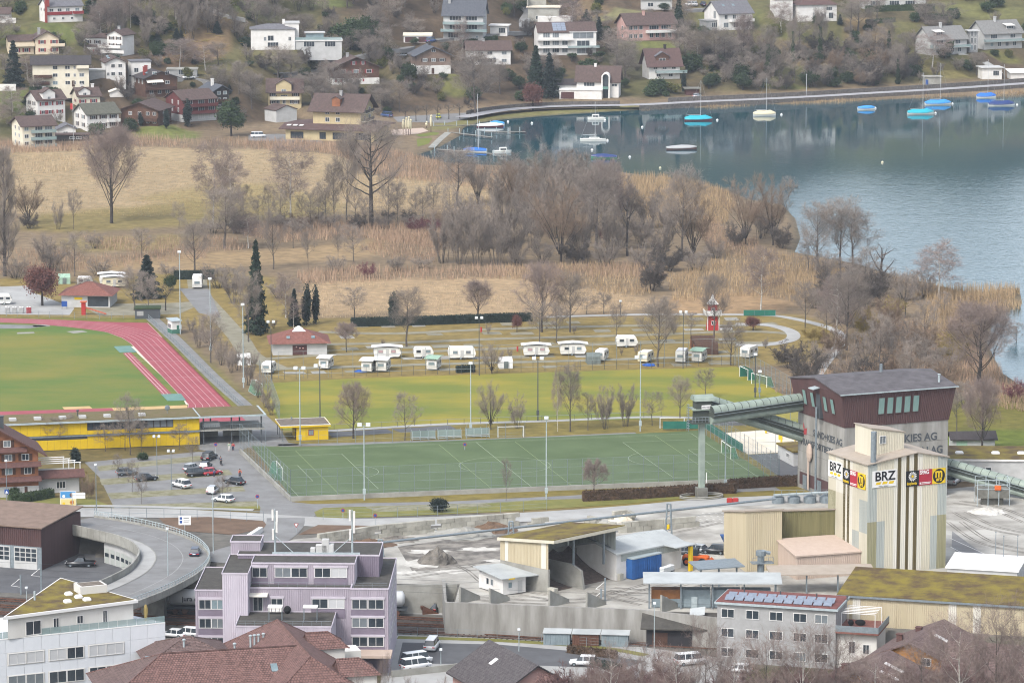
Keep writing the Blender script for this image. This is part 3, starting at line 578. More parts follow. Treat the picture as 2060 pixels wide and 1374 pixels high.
hs('chalet','dark chalet with white framed windows behind the red apartment house',432,222,28,40,9,12,26,'y','w_dark','r_slate',[('f',3,[.3,.72],1.4,1.2)],chim=[(.3,.5,2,'w_white')],oh=1,bal=[(.2,1,.4,1,'wood_dark')])
hs('apartment_house','cream apartment house with open balconies at the lower left',46,298,62,44,15,12,24,'x','w_cream','r_brown',[('f',3,[.12],1.5,1.3),('f',3,[.5,.8],2.6,1.8),('l',3,[.3,.65],1.4,1.3)],bal=[(.25,1,.35,1.6,'w_grey','glass_rail'),(.25,1,.68,1.6,'w_grey','glass_rail'),(.25,1,.03,1.6,'w_grey','glass_rail')],oh=.9)
hs('shed','small white gabled outbuilding beside the cream apartment house',118,276,34,16,8,7,12,'y','w_white','r_grey',[('f',1,[.4],1.6,1)],cat='shed')
hs('carport','low dark carport in front of the flag pole house',112,284,66,11,1,5,4,'flat','w_dark','r_brown',[('f',1,[.5,.7],1.8,.9)],cat='carport',oh=.4)
hs('garden_shed','small hut with white awning next to the dark chalet',222,196,26,10,5,4,10,'y','w_white','awning',cat='shed',oh=.5)
# --- middle slope
hs('villa','white modern villa with glazed terrace above the hill lane',505,101,88,41,9,11,4,'hip','w_white','r_grey',[('f',(0,),[.5],4,2),('f',(1,),[.45],2.2,2),('f',(1,),[.32,.88],1,1.5)],oh=.5,chim=[(.75,.7,1.4,'w_white')],
   extra=many(block(12.5,3,5,8,9.2,0,'flat','w_white','w_lightgrey'),block(16,.5,17,9,3,0,'flat','w_lightgrey','w_white',[('f',1,[.3],4,2,None),('f',1,[.75],4,2)]),lambda t,w,d,h,rh,r:[B().box(20,26.5,4,8.5,3,5.6).obj('glass_room','glass_pale',t),B().box(19.5,27,3.4,9,5.6,5.9).obj('terrace_roof','w_lightgrey',t),B().box(16,33,.45,.53,3.4,4.4).obj('railing','glass_rail',t)] and None))
hs('chalet','brown chalet with bright red shutters below the hill lane',670,171,92,34,20,12,14,'y','w_wood','r_brown',[('f',(1,),[.22,.5,.78],1.9,1.3,'sh_red'),('f',(2,),[.45,.65],1,1.3,'sh_red'),('f',(0,),[.12,.35,.6],1.3,1,'sh_red')],oh=1.2,chim=[(.4,.6)],extra=lambda t,w,d,h,rh,r:B().box(-.05,w+.05,-.05,d,-3,h*.36).obj('plinth','w_white',t) and None)
hs('chalet','beige chalet on white base with grey gable roof',838,150,68,38,16,12,12,'y','w_woodpale','r_slate',[('f',(1,),[.25,.5,.75],1.7,1.2,'sh_dark'),('f',(2,),[.5],1.5,1.1),('f',(0,),[.25],1.6,1),('f',(0,),[.75,.88],1,.6)],oh=1.2,door=.48,chim=[(.5,.6,1.6,'w_dark')],extra=lambda t,w,d,h,rh,r:B().box(-.05,w+.05,-.05,d,-3,h*.45).obj('plinth','w_white',t) and None)
hs('house','plain white house with brown roof above the harbour',940,131,87,30,15,9,6,'x','w_white','r_brown',[('f',2,[.3,.52,.85],2,1.3),('f',(0,),[.63],1,1.8)],chim=[(.4,.5,1)],bal=[(.1,.6,.45,.8,'w_white')])
hs('villa','terraced villa with glass balustrades and grey roof at the top',892,82,80,52,26,12,-6,'x','w_lightgrey','r_slate',[('f',(2,),[.3,.7],4.5,2),('f',(1,),[.3,.7],4.5,2),('f',(0,),[.25],4,2.1),('f',(0,),[.85],1,1)],bal=[(0,1.05,.64,2.2,'w_grey','glass_rail'),(-.05,1.1,.36,2.6,'w_grey','glass_rail')],chim=[(.12,.4)],oh=.8)
hs('garage','double garage with dark red doors beside the blue van',812,86,56,13,3,6,0,'shed','w_white','w_cream',cat='garage',oh=.3,extra=lambda t,w,d,h,rh,r:[B().box(x*w,(x+.4)*w,-.06,.02,.1,2).obj('garage_door','garage_door',t) for x in (.05,.53)] and None)
hs('carport','white carport with a parked car next to the terraced villa',986,73,34,20,0,6,-8,'flat','w_white','w_white',[('f',1,[.7],2.6,2)],cat='carport')
hs('house','old house with gable dormer and mottled brown roof',540,214,66,30,22,11,2,'x','w_beige','r_brown',[('f',2,[.15,.83],1.4,1.2,'sh_dark'),('f',(1,),[.48],2.4,1.4),('f',(0,),[.3,.48,.7],1.1,1.3)],extra=dormer(.47,5.4,3.2,'w_beige','r_brown',-.04,1.4),bal=[(.05,.95,.45,1.1,'w_cream')],chim=[(.4,.5,1.6,'w_dark')],oh=1)
hs('shed','pale windowless shed in front of the old house',556,247,40,24,9,8,34,'y','w_lightgrey','r_brown',cat='shed',oh=.3)
hs('garden_shed','small dark hut beside the red shuttered chalet',626,172,24,10,5,4,8,'y','w_wood','r_dark',cat='shed')
def hotel():
    def wing(t,w,d,h,rh,r):
        gable(t,-9,-6,w+16,15,4.2,1.6,'shed','w_beige','r_brown',oh=.8) if False else None
        b=B();b.box(-8,w+6,-5.5,d-1,-3,3.6);b.obj('ground_floor','w_beige',t);b=B();b.slab([(-10,-7,3.9),(w+8,-7,3.9),(w+8,.0,5.1),(-10,.0,5.1)],.3).slab([(-10,0,5.1),(0,0,5.1),(0,d,5.1),(-10,d,4.5)],.3).slab([(w,0,5.1),(w+8,0,5.1),(w+8,d,4.5),(w,d,5.1)],.3);b.obj('lower_roof','r_red',t)
        for x,ww in ((-4,4.5),(5,2.2),(11,5),(19,5)):window(t,(x,-5.5,.5),0,ww,2.3,2,gl='glass',fr='f_dark')
        for z in (6.0,8.8):
            for y in (3.2,8.5):balcony_r(t,w,y-2.4,y+2.4,z)
        for i,x in enumerate((-3,-1.2,.5)):B().slab([(-8+i*2.2,-4.5,4.75),(-6.6+i*2.2,-4.5,4.75),(-6.6+i*2.2,-3,5.0),(-8+i*2.2,-3,5.0)],.1).obj('skylight','w_white',t)
        gable(t,w*.38,1.0,2.8,4,1.5,.8,'y',.3,'w_woodwarm','r_brown',base=-1,z0=h+1.8)
    def balcony_r(t,w,y0,y1,z):
        b=B();b.box(w,w+1.6,y0,y1,z-.15,z);o=b.obj('balcony','w_cream',t);b=B();b.box(w+1.55,w+1.63,y0,y1,z,z+1);b.obj('railing','f_dark',o)
    hs('hotel','large beige lakeside hotel with broad brown roof',630,279,97,60,26,15,-14,'x','w_beige','r_brown',[('f',(2,3),[.3,.52],1.5,1.5),('r',(2,3),[.3,.7],2.2,1.8)],oh=1.6,chim=[(.48,.42,1.6,'w_grey')],cat='hotel',extra=wing)
hotel()
# --- right slope
hs('construction_shell','raw concrete house shell under construction on the upper slope',1062,44,62,28,0,8,-4,'flat','concrete','sand_pale',[('f',(0,),[.5],6,1.4)],cat='building shell',oh=.6,extra=lambda t,w,d,h,rh,r:[B().box(-.5,.0,1,d,h,h+3).box(-.5,w*.55,d-.4,d,h,h+3).obj('bare_wall','concrete',t),B().box(4,w+5,-3.5,3,-2,2.2).obj('front_slab','w_white',t)] and None)
def modern(t,w,d,h,rh,r):
    gable(t,w*.55,-.5,w*.45,8,h*.98,0,'flat',.3,'w_white','w_lightgrey');W2=w*.45
    for i in range(3):window(t,(w*.55+W2*.5,-.5,h*(.06+.33*i)),0,W2*.8 if i==2 else W2*.5,2.1 if i<2 else 2.5,2)
    for z in (.33,.66):balcony(t,-.5,w*.6,h*z,1.6,'w_white',0,.5)
    balcony(t,w*.5,w+1,h*.33,1.8,'w_white',-.5,.8,'glass_rail')
    for i in range(3):
        for j in range(4):
            u0=w*.26+i*1.7;v0=.4+j*1.15;sl=rh/(d/2);z=h+v0*sl+.34;B().slab([(u0,v0,z),(u0+1.6,v0,z),(u0+1.6,v0+1.08,z+1.08*sl),(u0,v0+1.08,z+1.08*sl)],.05).obj('solar_panel','solar',r)
hs('villa','white modern glass fronted villa with solar panels',1083,112,116,46,17,11,8,'x','w_white','r_brown',[('f',3,[.14,.3],2.6,2),('f',(0,1),[.46],2.2,1.8)],oh=.4,extra=modern)
hs('house','long pink house with brown roof and white balcony',1262,83,98,33,19,11,20,'x','w_pink','r_brown',[('f',2,[.07,.17,.28],1.5,1.6),('f',(0,),[.5,.62,.74,.88],1.5,2),('f',(1,),[.55,.8],4,1.5),('l',2,[.45],1.5,1.3)],bal=[(.38,1,.47,1.8,'w_white')],chim=[(.42,.4,1.2,'w_pink')],oh=.9)
def lakehouse(t,w,d,h,rh,r):
    b=B();b.box(-6,w*.62,-4,1,-3,2.9);b.obj('garage_block','w_white',t);B().box(-5.4,-.6,-4.06,-4,-.2,2.3).obj('garage_door','garage_door',t);B().box(-6.2,w*.64,-4.3,1,2.9,3.3).obj('terrace','w_white',t)
    b=B();x0,x1=w*.6,w*.8;zt=h+rh*.62
    pts=[(x0,-2.2),(x1,-2.2)];n=8;cx=(x0+x1)/2;rr_=(x1-x0)/2
    ring=lambda k:[(cx+rr_*k*math.cos(R(180-i*180/n)),zt-rr_+rr_*k*math.sin(R(180-i*180/n))) for i in range(n+1)]
    o_,i_=[(x0,-2)]+ring(1)+[(x1,-2)],[(x0+.6,-2)]+ring(.72)+[(x1-.6,-2)]
    for yk in (-2.2,):
        m=len(o_)
        for i in range(m-1):b.add([(o_[i][0],yk,o_[i][1]),(o_[i+1][0],yk,o_[i+1][1]),(i_[i+1][0],yk,i_[i+1][1]),(i_[i][0],yk,i_[i][1]),(o_[i][0],4,o_[i][1]),(o_[i+1][0],4,o_[i+1][1]),(i_[i+1][0],4,i_[i+1][1]),(i_[i][0],4,i_[i][1])],[(0,1,2,3),(0,4,5,1),(3,2,6,7)])
    b.obj('arched_bay','w_white',t);B().box(x0+.6,x1-.6,-1.2,-1.1,0,zt-rr_*.6).obj('bay_glass','glass',t);B().box(x0+.5,x1-.5,-2.4,-2.2,3.2,4.2).obj('bay_panel','mat_teal',t)
    gable(t,-8,2,8,7,4.4,1.6,'x',.5,'w_white','r_dark')
hs('villa','white lake house with arched bay and brown roof',1160,196,84,34,26,10,-6,'x','w_white','r_brown',[('f',(1,),[.3],4,1.6),('f',(1,),[.9],2,1)],chim=[(.42,.5,1.4,'w_white')],extra=lakehouse,oh=.8)
hs('chalet','brown roofed chalet with dormer above the yellow hedge',1306,160,62,30,28,11,12,'x','w_white','r_red',[('f',(1,),[.2,.5,.8],1.6,1.8),('f',(0,),[.3,.7],1.6,1.6)],bal=[(.2,1.2,.42,2,'w_white','glass_rail')],chim=[(.62,.5,2,'w_dark')],extra=dormer(.45,5,2.2,'w_wood','r_grey',.1,2.2),oh=1.2)
hs('house','white house with large grey brown roof at the upper right',1447,62,68,34,22,13,24,'x','w_white','r_grey',[('f',(0,),[.2,.5,.8],2.2,2),('f',(1,),[.2,.45,.75],1.4,1.6),('l',(0,1),[.3],2,3)],bal=[(.3,1,.5,1.8,'w_white')],skylights=[(.25,.3),(.55,.3)],extra=block(-19,2,7,6,3.6,0,'flat','w_grey','w_grey',[('f',1,[.5],2.4,2)]))
hs('flat_roof_house','flat white house cut by the top edge behind the grey car',1290,20,62,20,0,8,0,'flat','w_lightgrey','w_grey',[('f',1,[.3,.7],2.2,1.6)],cat='house')
hs('house','white house with curved red brown roof and tall window strips',1606,44,78,33,16,11,10,'hip','w_white','r_red',[('f',(0,),[.4,.5,.6,.7],.7,2.6),('f',(0,),[.85],2,2.4),('f',(1,),[.8],2.4,1.4)],oh=.8,chim=[(.5,.5,1.6,'w_dark')],extra=block(-24,3,7,9,8.2,0,'flat','w_white','r_red'))
hs('flat_roof_house','white flat roofed villa behind the dark hedge at the top',1735,18,128,22,0,9,4,'flat','w_lightgrey','w_white',[('f',1,[.2,.5,.75],4,1.8)],cat='house',oh=.8)
def gaube(t,w,d,h,rh,r,x=.3):
    sl=rh/(d/2);y0=d*.12;b=B();b.slab([(x*w-2,y0-.8,h+y0*sl+1.7),(x*w+2,y0-.8,h+y0*sl+1.7),(x*w+2,y0+2.6,h+y0*sl+2.3),(x*w-2,y0+2.6,h+y0*sl+2.3)],.18);o=b.obj('roof_terrace_cover','w_white',t);window(t,(x*w,y0,h+y0*sl+.3),0,3.2,1.2,2)
for i,(x,y,wp,lab,gx) in enumerate([(1872,112,76,'left house of the grey roofed pair above the boathouse',.28),(1980,100,80,'right house of the grey roofed pair at the right edge',.72)]):
    hs('house',lab,x,y,wp,32,22,12,24,'x','w_lightgrey','r_pale',[('f',(1,),[.25],3,1.9),('f',(1,),[.75],2.4,1.9),('f',(0,),[.2,.4,.6,.8],1.6,1.9),('l',(1,),[.4,.6],.8,1.3)],bal=[(-.02,1.05,.47,1.7,'w_white','glass_rail')],chim=[(.45,.45,2.0,'w_lightgrey')],oh=.8,extra=lambda t,w,d,h,rh,r,gx=gx:gaube(t,w,d,h,rh,r,gx))
hs('stair_tower','glass stair tower between the grey roofed pair',1950,106,17,42,0,4,10,'flat','w_grey','w_lightgrey',[('f',3,[.3,.7],1,2.2)],cat='stair tower')
hs('boathouse','white boathouse garage by the lake road at the right edge',1976,160,40,22,0,7,8,'flat','w_white','w_lightgrey',[('f',1,[.7],2.4,2)],cat='garage')
hs('boathouse','low white curved boat shelter at the right edge of the lake road',2034,160,50,12,5,6,8,'shed','w_white','w_white',cat='boat shelter')
hs('kiosk','small concrete kiosk with blue door beside the lake road',1860,172,34,16,0,4,6,'flat','concrete','concrete',cat='kiosk',oh=.4,extra=lambda t,w,d,h,rh,r:B().box(.4,1.4,-.06,.02,0,2.1).obj('door','blue_paint',t) and None) if P('blue_paint','2b4f8f',k=.8) else None
hs('garage','dark red garage in the slope beside the silver car',1380,192,26,12,0,5,4,'flat','garage_door','concrete_dark',cat='garage')
for x,y,wp,lab in [(0,50,32,'white garden wall at the left edge by the pool'),(-6,183,38,'white garden wall at the left edge below the tree')]:hs('garden_wall',lab,x,y,wp,11,0,.4,0,'flat','w_white','w_white',cat='wall',oh=.05)
hs('house','corner of a white house at the far upper left edge',-20,44,38,16,10,8,0,'x','w_white','r_brown',[('f',1,[.6],1.4,1.2)])
PADS[:]=[(t_.location.x,t_.location.y,t_.location.z,t_.rotation_euler.z,f[2]*2,f[3]*2) for t_,f in zip(HOUSES,FOOTPRINTS)]
build_terrain()
# ------------------------------------------------------------------ plants: prototypes
P('bark_grey','6a625c','4d4641',sc=2,k=.75,rnd=.18);P('bark_dark','4a4440','36312e',sc=2,k=.8,rnd=.15);P('bark_birch','c9c4bb','7d766e',sc=3,k=.75,lo=.45,hi=.75)
P('twig_grey','8d8278',k=.74,rnd=.22);P('twig_brown','8c7865',k=.7,rnd=.2);P('twig_mauve','8e7e76',k=.74,rnd=.18);P('twig_dark','655d57',k=.68,rnd=.2)
P('twig_thicket','7a5f5c',k=.66,rnd=.2);P('twig_red','7c4a50',k=.6,rnd=.15);P('twig_yellow','a8945a',k=.62,rnd=.15);P('leaf_copper','8a5f58','70483f',sc=1.5,k=.62)
P('needle','3f5440','2e3f31',sc=1.2,k=.62,rnd=.25);P('needle_dark','34433a','27332c',sc=1.2,k=.62,rnd=.2);P('leaf_ever','4a5c38','37482b',sc=1.2,k=.6,rnd=.3);P('leaf_olive','7a7a3e','5f6030',sc=1.2,k=.6,rnd=.2)
P('hedge_brown','6b5440','50402f',sc=1,k=.6)
def unit(a):return a/(np.linalg.norm(a,axis=-1,keepdims=True)+1e-9)
def kids(Pp,n,tmin,ang,ratio,r,m=3,up=.25,wob=.25,lens=None,taper=.45,tmax=1.0):
    """children of the branches Pp (k, m+1, 3): n each, leaving at about ang degrees"""
    k,m1,_=Pp.shape;L=np.linalg.norm(np.diff(Pp,axis=1),axis=2).sum(1) if lens is None else lens
    t=np.clip(tmin+(tmax-tmin)*(np.arange(n)[None]+r.random((k,n)))/n,0,.999);f=t*(m1-1);i=f.astype(int);f=f-i
    kk=np.arange(k)[:,None];p=Pp[kk,i]*(1-f)[...,None]+Pp[kk,i+1]*f[...,None];d=unit(Pp[kk,i+1]-Pp[kk,i])
    az=r.random((k,n))*2*np.pi+np.arange(n)[None]*2.4;a=unit(np.cross(d,np.array([.31,.2,.93])+.01*r.random(3)));b=np.cross(d,a)
    an=np.radians(ang*(.7+.6*r.random((k,n))))[...,None];e=unit(d*np.cos(an)+(a*np.cos(az)[...,None]+b*np.sin(az)[...,None])*np.sin(an));e[...,2]+=up;e=unit(e)
    ln=L[:,None]*ratio*(1-taper*t)*(.75+.5*r.random((k,n)))
    out=[p];cur=p;dd=e
    for s in range(m):
        dd=dd+wob*r.normal(size=dd.shape)*.5;dd[...,2]+=up*.25;dd=unit(dd);cur=cur+dd*(ln/m)[...,None];out.append(cur)
    return np.stack(out,2).reshape(k*n,m+1,3),ln.reshape(-1)
def tubes(Pp,r0,r1,k):
    n,m1,_=Pp.shape;d=unit(np.gradient(Pp,axis=1));a=unit(np.cross(d,np.array([.37,.61,.13])));b=np.cross(d,a)
    rad=(np.asarray(r0)[:,None]*(1-np.linspace(0,1,m1))+np.asarray(r1)[:,None]*np.linspace(0,1,m1))[...,None,None]
    th=np.arange(k)*2*np.pi/k;V=Pp[:,:,None]+rad*(a[:,:,None]*np.cos(th)[:,None]+b[:,:,None]*np.sin(th)[:,None])
    idx=np.arange(n*m1*k).reshape(n,m1,k);i0,i1=idx[:,:-1],idx[:,1:];j0,j1=np.roll(i0,-1,2),np.roll(i1,-1,2)
    return V.reshape(-1,3),np.concatenate([np.stack([i0,j0,j1],-1).reshape(-1,3),np.stack([i0,j1,i1],-1).reshape(-1,3)])
def blades(p,e,w,r):                                   # one thin triangle each
    d=unit(e-p);s=unit(np.cross(d,r.normal(size=p.shape)))*np.asarray(w)[...,None]*.5
    V=np.stack([p-s,p+s,e],1).reshape(-1,3);return V,np.arange(len(V)).reshape(-1,3)
def cat(*vf):
    V=[];Fc=[];n=0
    for v,f in vf:V.append(v);Fc.append(f+n);n+=len(v)
    return np.concatenate(V),np.concatenate(Fc)
PROTO={}
ENV={'round':lambda u:np.sqrt(np.clip(1-((u-.62)/.42)**2,0.03,1)),'wide':lambda u:np.sqrt(np.clip(1-((u-.5)/.52)**2,0.03,1)),'vase':lambda u:np.clip(.5+.6*u,0,1)*np.sqrt(np.clip(1-np.clip((u-.7)/.32,0,1)**2,.03,1)),'cone':lambda u:np.clip(1.15-u,.12,1)*np.clip(u*4,0,1)**.5,'column':lambda u:np.clip((1.05-u)*4,.1,1)*np.clip(u*6+.3,0,1)}
def bare(key,seed,H,W,tr,limbs,env='round',base=.25,rise=.4,n2=9,n3=7,n4=7,bark='bark_grey',twig='twig_grey',stems=False,tw=.026,l2=.2,l3=.11,l4=.075,up=.25,wob=.25,lw=.34):
    """bare tree: a trunk, limbs reaching out to the crown's outline, branches and fine twigs along them"""
    r=np.random.default_rng(seed);m=6;n=limbs;sc=(H+W)/2
    az=np.arange(n)*2.4+r.normal(size=n)*.3
    if stems:
        z0=np.full(n,-.1);q0=(.16 if base<.2 else .03)*W*r.random(n);p0=np.stack([np.cos(az)*q0,np.sin(az)*q0,z0],1);ue=(.3 if base<.2 else .45)+(.67 if base<.2 else .52)*r.random(n)**.75
        if base>.2:p0[:,2]=base*H*.4
    else:
        t=(np.arange(n)+r.random(n))/n;z0=(base+(.88-base)*t)*H;p0=np.stack([z0*0,z0*0,z0],1);ue=np.clip(z0/H+rise*(.5+.7*r.random(n))*(1-t*.6),0,.97)
    rad=W/2*ENV[env](ue)*(.55+.45*r.random(n)**.6);p2=np.stack([np.cos(az)*rad,np.sin(az)*rad,ue*H],1)
    mid=p0*.5+p2*.5;mid[:,:2]=p0[:,:2]+(p2-p0)[:,:2]*(.3 if stems else .58);mid[:,2]+=(.02 if stems else-.08)*(p2-p0)[:,2];q=np.linspace(0,1,m+1)[None,:,None]
    L1=p0[:,None]*(1-q)**2+mid[:,None]*2*q*(1-q)+p2[:,None]*q**2;L1+=np.cumsum(r.normal(size=L1.shape)*.008*sc,1)*(q>0)
    T0=np.zeros((1,m+1,3));T0[0,:,2]=np.linspace(-.4,H*(.92 if not stems else .35),m+1);T0[0,1:,:2]=np.cumsum(r.normal(size=(m,2))*.006*H,0)
    if not stems:L1[:,:,:2]+=np.stack([np.interp(z0,T0[0,:,2],T0[0,:,k]) for k in (0,1)],1)[:,None]
    k=len(L1);src=L1 if stems else np.concatenate([L1,np.stack([T0[0,:,j] for j in range(3)],1)[None]])
    L2,_=kids(src,n2,.3,48,1,r,3,up,wob,np.full(len(src),l2*sc),.35);L3,_=kids(L2,n3,.15,45,1,r,2,up*.6,wob,np.full(len(L2),l3*sc),.3);Tw,_=kids(L3,n4,.05,42,1,r,1,up*.5,wob,np.full(len(L3),l4*sc),.2)
    ll=np.linalg.norm(p2-p0,axis=1);L1r=tr*lw*(ll/ll.max())**.8*(1.5 if stems else 1)
    tb=[tubes(L1,L1r,L1r*.18,5)]
    if not stems or base>.2:tb.append(tubes(T0 if not stems else T0*np.array([1,1,1.]),np.full(1,tr),np.full(1,tr*(.12 if not stems else .5)),7))
    a=npmesh('trunk',*cat(*tb),bark);L2r=np.full(len(L2),max(.012,tr*.055))
    V,Fc=cat(tubes(L2,L2r,L2r*.35,3),*[blades(L3[:,i],L3[:,i+1],np.full(len(L3),tw*1.4),r) for i in range(2)],blades(Tw[:,0],Tw[:,-1],np.full(len(Tw),tw),r))
    PROTO[key]=(H,W*1.04,H,a,npmesh('crown',V,Fc,twig))
for s in range(3):
    bare(f'oak{s}',10+s,15,14,.36,26,'wide',.14,.55,10,7,8,'bark_dark','twig_mauve',lw=.27,wob=.35,tw=.03)
    bare(f'ash{s}',20+s,16,9,.26,22,'round',.22,.4,9,7,7,lw=.28,wob=.32)
    bare(f'young{s}',30+s,9,5.5,.12,13,'round',.25,.3,8,6,6,tw=.024)
    bare(f'birch{s}',40+s,14,6.5,.15,17,'round',.25,.22,9,7,7,'bark_birch','twig_mauve',up=-.02)
    bare(f'bush{s}',50+s,5,5,.07,15,'vase',.1,.3,8,6,6,'bark_dark','twig_grey',True,tw=.024)
    bare(f'willow{s}',60+s,9,9,.16,13,'vase',.25,.3,10,7,7,'bark_dark','twig_brown' if s !=1 else 'twig_grey',True,up=.4)
    bare(f'thick{s}',70+s,7,5,.08,14,'vase',.1,.3,10,7,6,'bark_grey','twig_grey',True,up=.6)
bare('poplar',80,26,6,.5,44,'column',.06,.22,9,6,6,tw=.04,up=.9,l2=.14)
bare('snag',81,8,6,.4,7,'vase',.3,.5,3,3,3,'bark_dark','twig_dark',wob=.5,lw=.5)
bare('deadgiant',82,24,22,.75,24,'wide',.28,.42,11,7,6,'bark_dark','twig_grey',tw=.034,wob=.5,lw=.3,l3=.09,l4=.06)
bare('pollard',83,5,3.5,.16,9,'round',.45,.3,5,5,3,'bark_dark','twig_dark')
bare('round',84,7,6,.15,22,'round',.38,.25,9,7,6,'bark_dark','twig_mauve')
bare('redbush',85,3,3.4,.04,13,'vase',.1,.3,8,6,6,'twig_red','twig_red',True)
bare('brownbush',86,4,4.6,.05,15,'vase',.1,.3,9,7,7,'bark_dark','twig_brown',True,tw=.03)
bare('darkbush',87,4,5,.06,16,'vase',.1,.3,9,7,7,'bark_dark','twig_dark',True,tw=.034)
bare('yellowbush',88,4,4.4,.05,15,'vase',.1,.3,9,7,7,'twig_yellow','twig_yellow',True,tw=.03)
bare('fore0',90,16,7,.2,18,'round',.12,.35,9,7,7,'bark_birch','twig_mauve',tw=.02,l4=.06)
bare('fore1',91,13,8,.16,16,'vase',.1,.4,9,7,7,'bark_grey','twig_mauve',tw=.02,l4=.06)
bare('forebush',92,5,6,.05,22,'vase',.1,.35,10,8,7,'bark_dark','twig_thicket',True,tw=.036)
def leafset(p,size,r):
    n=len(p);d=unit(r.normal(size=(n,3)));s=unit(np.cross(d,r.normal(size=(n,3))));size=np.broadcast_to(size,(n,))[:,None]
    V=np.stack([p-s*size*.45,p+s*size*.45,p+d*size],1).reshape(-1,3);return V,np.arange(len(V)).reshape(-1,3)
def cloud(r,n,c,rx,ry,rz,clumps=14,spread=.38):
    q=unit(r.normal(size=(clumps,3)))*(r.random((clumps,1))**.4)*.75;k=r.integers(0,clumps,n)
    return (q[k]+r.normal(size=(n,3))*spread*.55)*np.array([rx,ry,rz])+np.array(c)
def stemmesh(H,tr,bark):
    b=B();b.tube((0,0,-.4),(.05,.03,H),tr,tr*.4,6);return b.mesh('trunk',bark)
def conifer(key,seed,H,W,n,mat,layers=18,tri=.5):
    r=np.random.default_rng(seed);out=[]
    z=np.sort(r.random(n)**1.1)*.94+.05;az=np.floor(r.random(n)*9)/9*6.28+np.floor(z*layers)*1.7+r.normal(size=n)*.16;zz=(np.floor(z*layers)+.5)/layers
    rad=W/2*(1-zz)**.85*(.25+.75*r.random(n))**.7*(.82+.36*np.sin(az*3+zz*40))
    p=np.stack([np.cos(az)*rad,np.sin(az)*rad,zz*H-rad*.28+r.normal(size=n)*.12],1);V,Fc=leafset(p,tri*(.6+.8*r.random(n)),r)
    PROTO[key]=(H,W*.95,H*.98,stemmesh(H*.9,W*.045,'bark_dark'),npmesh('crown',V,Fc,mat))
conifer('spruce0',1,16,6,7000,'needle',20);conifer('spruce1',2,14,6.5,6500,'needle_dark',16);conifer('thuja',3,8,3,4500,'needle_dark',40,.35)
def leafy(key,seed,H,rx,rz,n,mat,zc=None,clumps=22,tri=.32,th=.5):
    r=np.random.default_rng(seed);zc=H-rz if zc is None else zc;V,Fc=leafset(cloud(r,n,(0,0,zc),rx,rx,rz,clumps),tri*(.6+.8*r.random(n)),r)
    PROTO[key]=(H,rx*2.1,H*1.03,stemmesh(zc,rx*.07+.06,'bark_dark'),npmesh('crown',V,Fc,mat))
leafy('column',5,7,1.1,3.4,4500,'needle_dark',clumps=40,tri=.3);leafy('shrub',6,3,1.7,1.5,3500,'leaf_ever',clumps=26);leafy('evertree',7,9,3.6,3.6,7000,'leaf_ever',clumps=30,tri=.42)
leafy('copper',8,8,4.2,3.2,7000,'leaf_copper',clumps=36,tri=.3);leafy('olive',9,3,2.0,1.5,3200,'leaf_olive',clumps=26);leafy('palm',12,4,1.1,.7,700,'leaf_ever',tri=.7,clumps=6);leafy('box',13,2.4,1.7,1.15,5000,'needle_dark',clumps=60,tri=.2)
def ivy():
    r=np.random.default_rng(77);H,W,Z,tm,cm=PROTO['ash1'];n=5000;z=r.random(n)*10.5+.2;rad=(.55+.5*np.sin(z*1.3)**2)*r.random(n)**.5*1.5*(1.1-z/16);a=r.random(n)*6.28
    V,Fc=leafset(np.stack([np.cos(a)*rad,np.sin(a)*rad,z],1),.4,r);PROTO['ivy']=(H,W,Z,npmesh('trunk',V,Fc,'leaf_ever'),cm)
ivy()
def plant(kind,x,yb,yt,w,label,name=None,group=None,cat='tree',at=None):
    """a plant whose foot stands at photo point (x, yb), reaching up to row yt, w photo pixels wide"""
    p=T(x,yb) if at is None else Vector(at);s=sc_at(p);H,W,Z,tm,cm=PROTO[kind]
    dep=math.atan((CAMZ-p.z)/p.y);hz=(yb-yt)/(s*math.cos(dep));ww=w/s
    o=thing(name or ('shrub' if cat=='shrub' else 'bare_tree'),label,cat,p,random.uniform(0,6.28),group)
    kx=ww/W;kz=hz/Z;kx=min(max(kx,kz*.35),kz*2.2);o.scale=(kx,kx,kz)
    put('trunk',tm,o);put('crown',cm,o);return o
def pick(*k):return random.choice(k)

# ------------------------------------------------------------------ marsh trees
mt=lambda k,x,b,t,w,l,**kw:plant(k,x,b,t,w,l,**kw)
mt('poplar',10,556,300,50,'tall narrow grey poplar at the left edge of the marsh',name='poplar')
mt('willow0',58,452,365,95,'wide bare willow shrub beside the poplar in the marsh',name='willow')
mt('oak0',224,449,270,150,'large spreading bare tree standing alone on the straw meadow',name='oak_tree')
mt('young0',148,462,385,34,'slim bare tree to the left of the lone spreading tree');mt('bush0',118,462,405,34,'small grey bush near the lone spreading tree',cat='shrub')
mt('birch0',428,452,282,78,'tall bare birch, left one of the pair above the spruce');mt('birch1',462,455,310,70,'tall bare birch, right one of the pair above the spruce')
mt('ash0',452,500,385,105,'grey bare tree with fan of branches in front of the birch pair');mt('birch2',583,452,290,95,'pale twiggy birch left of the giant dead tree',name='birch_tree')
mt('ash1',672,452,335,50,'dark bare tree just left of the giant dead tree');mt('ash2',698,452,275,55,'tall thin bare tree beside the giant dead tree')
mt('deadgiant',748,455,250,165,'giant dead tree with thick grey trunk and stub limbs',name='dead_tree')
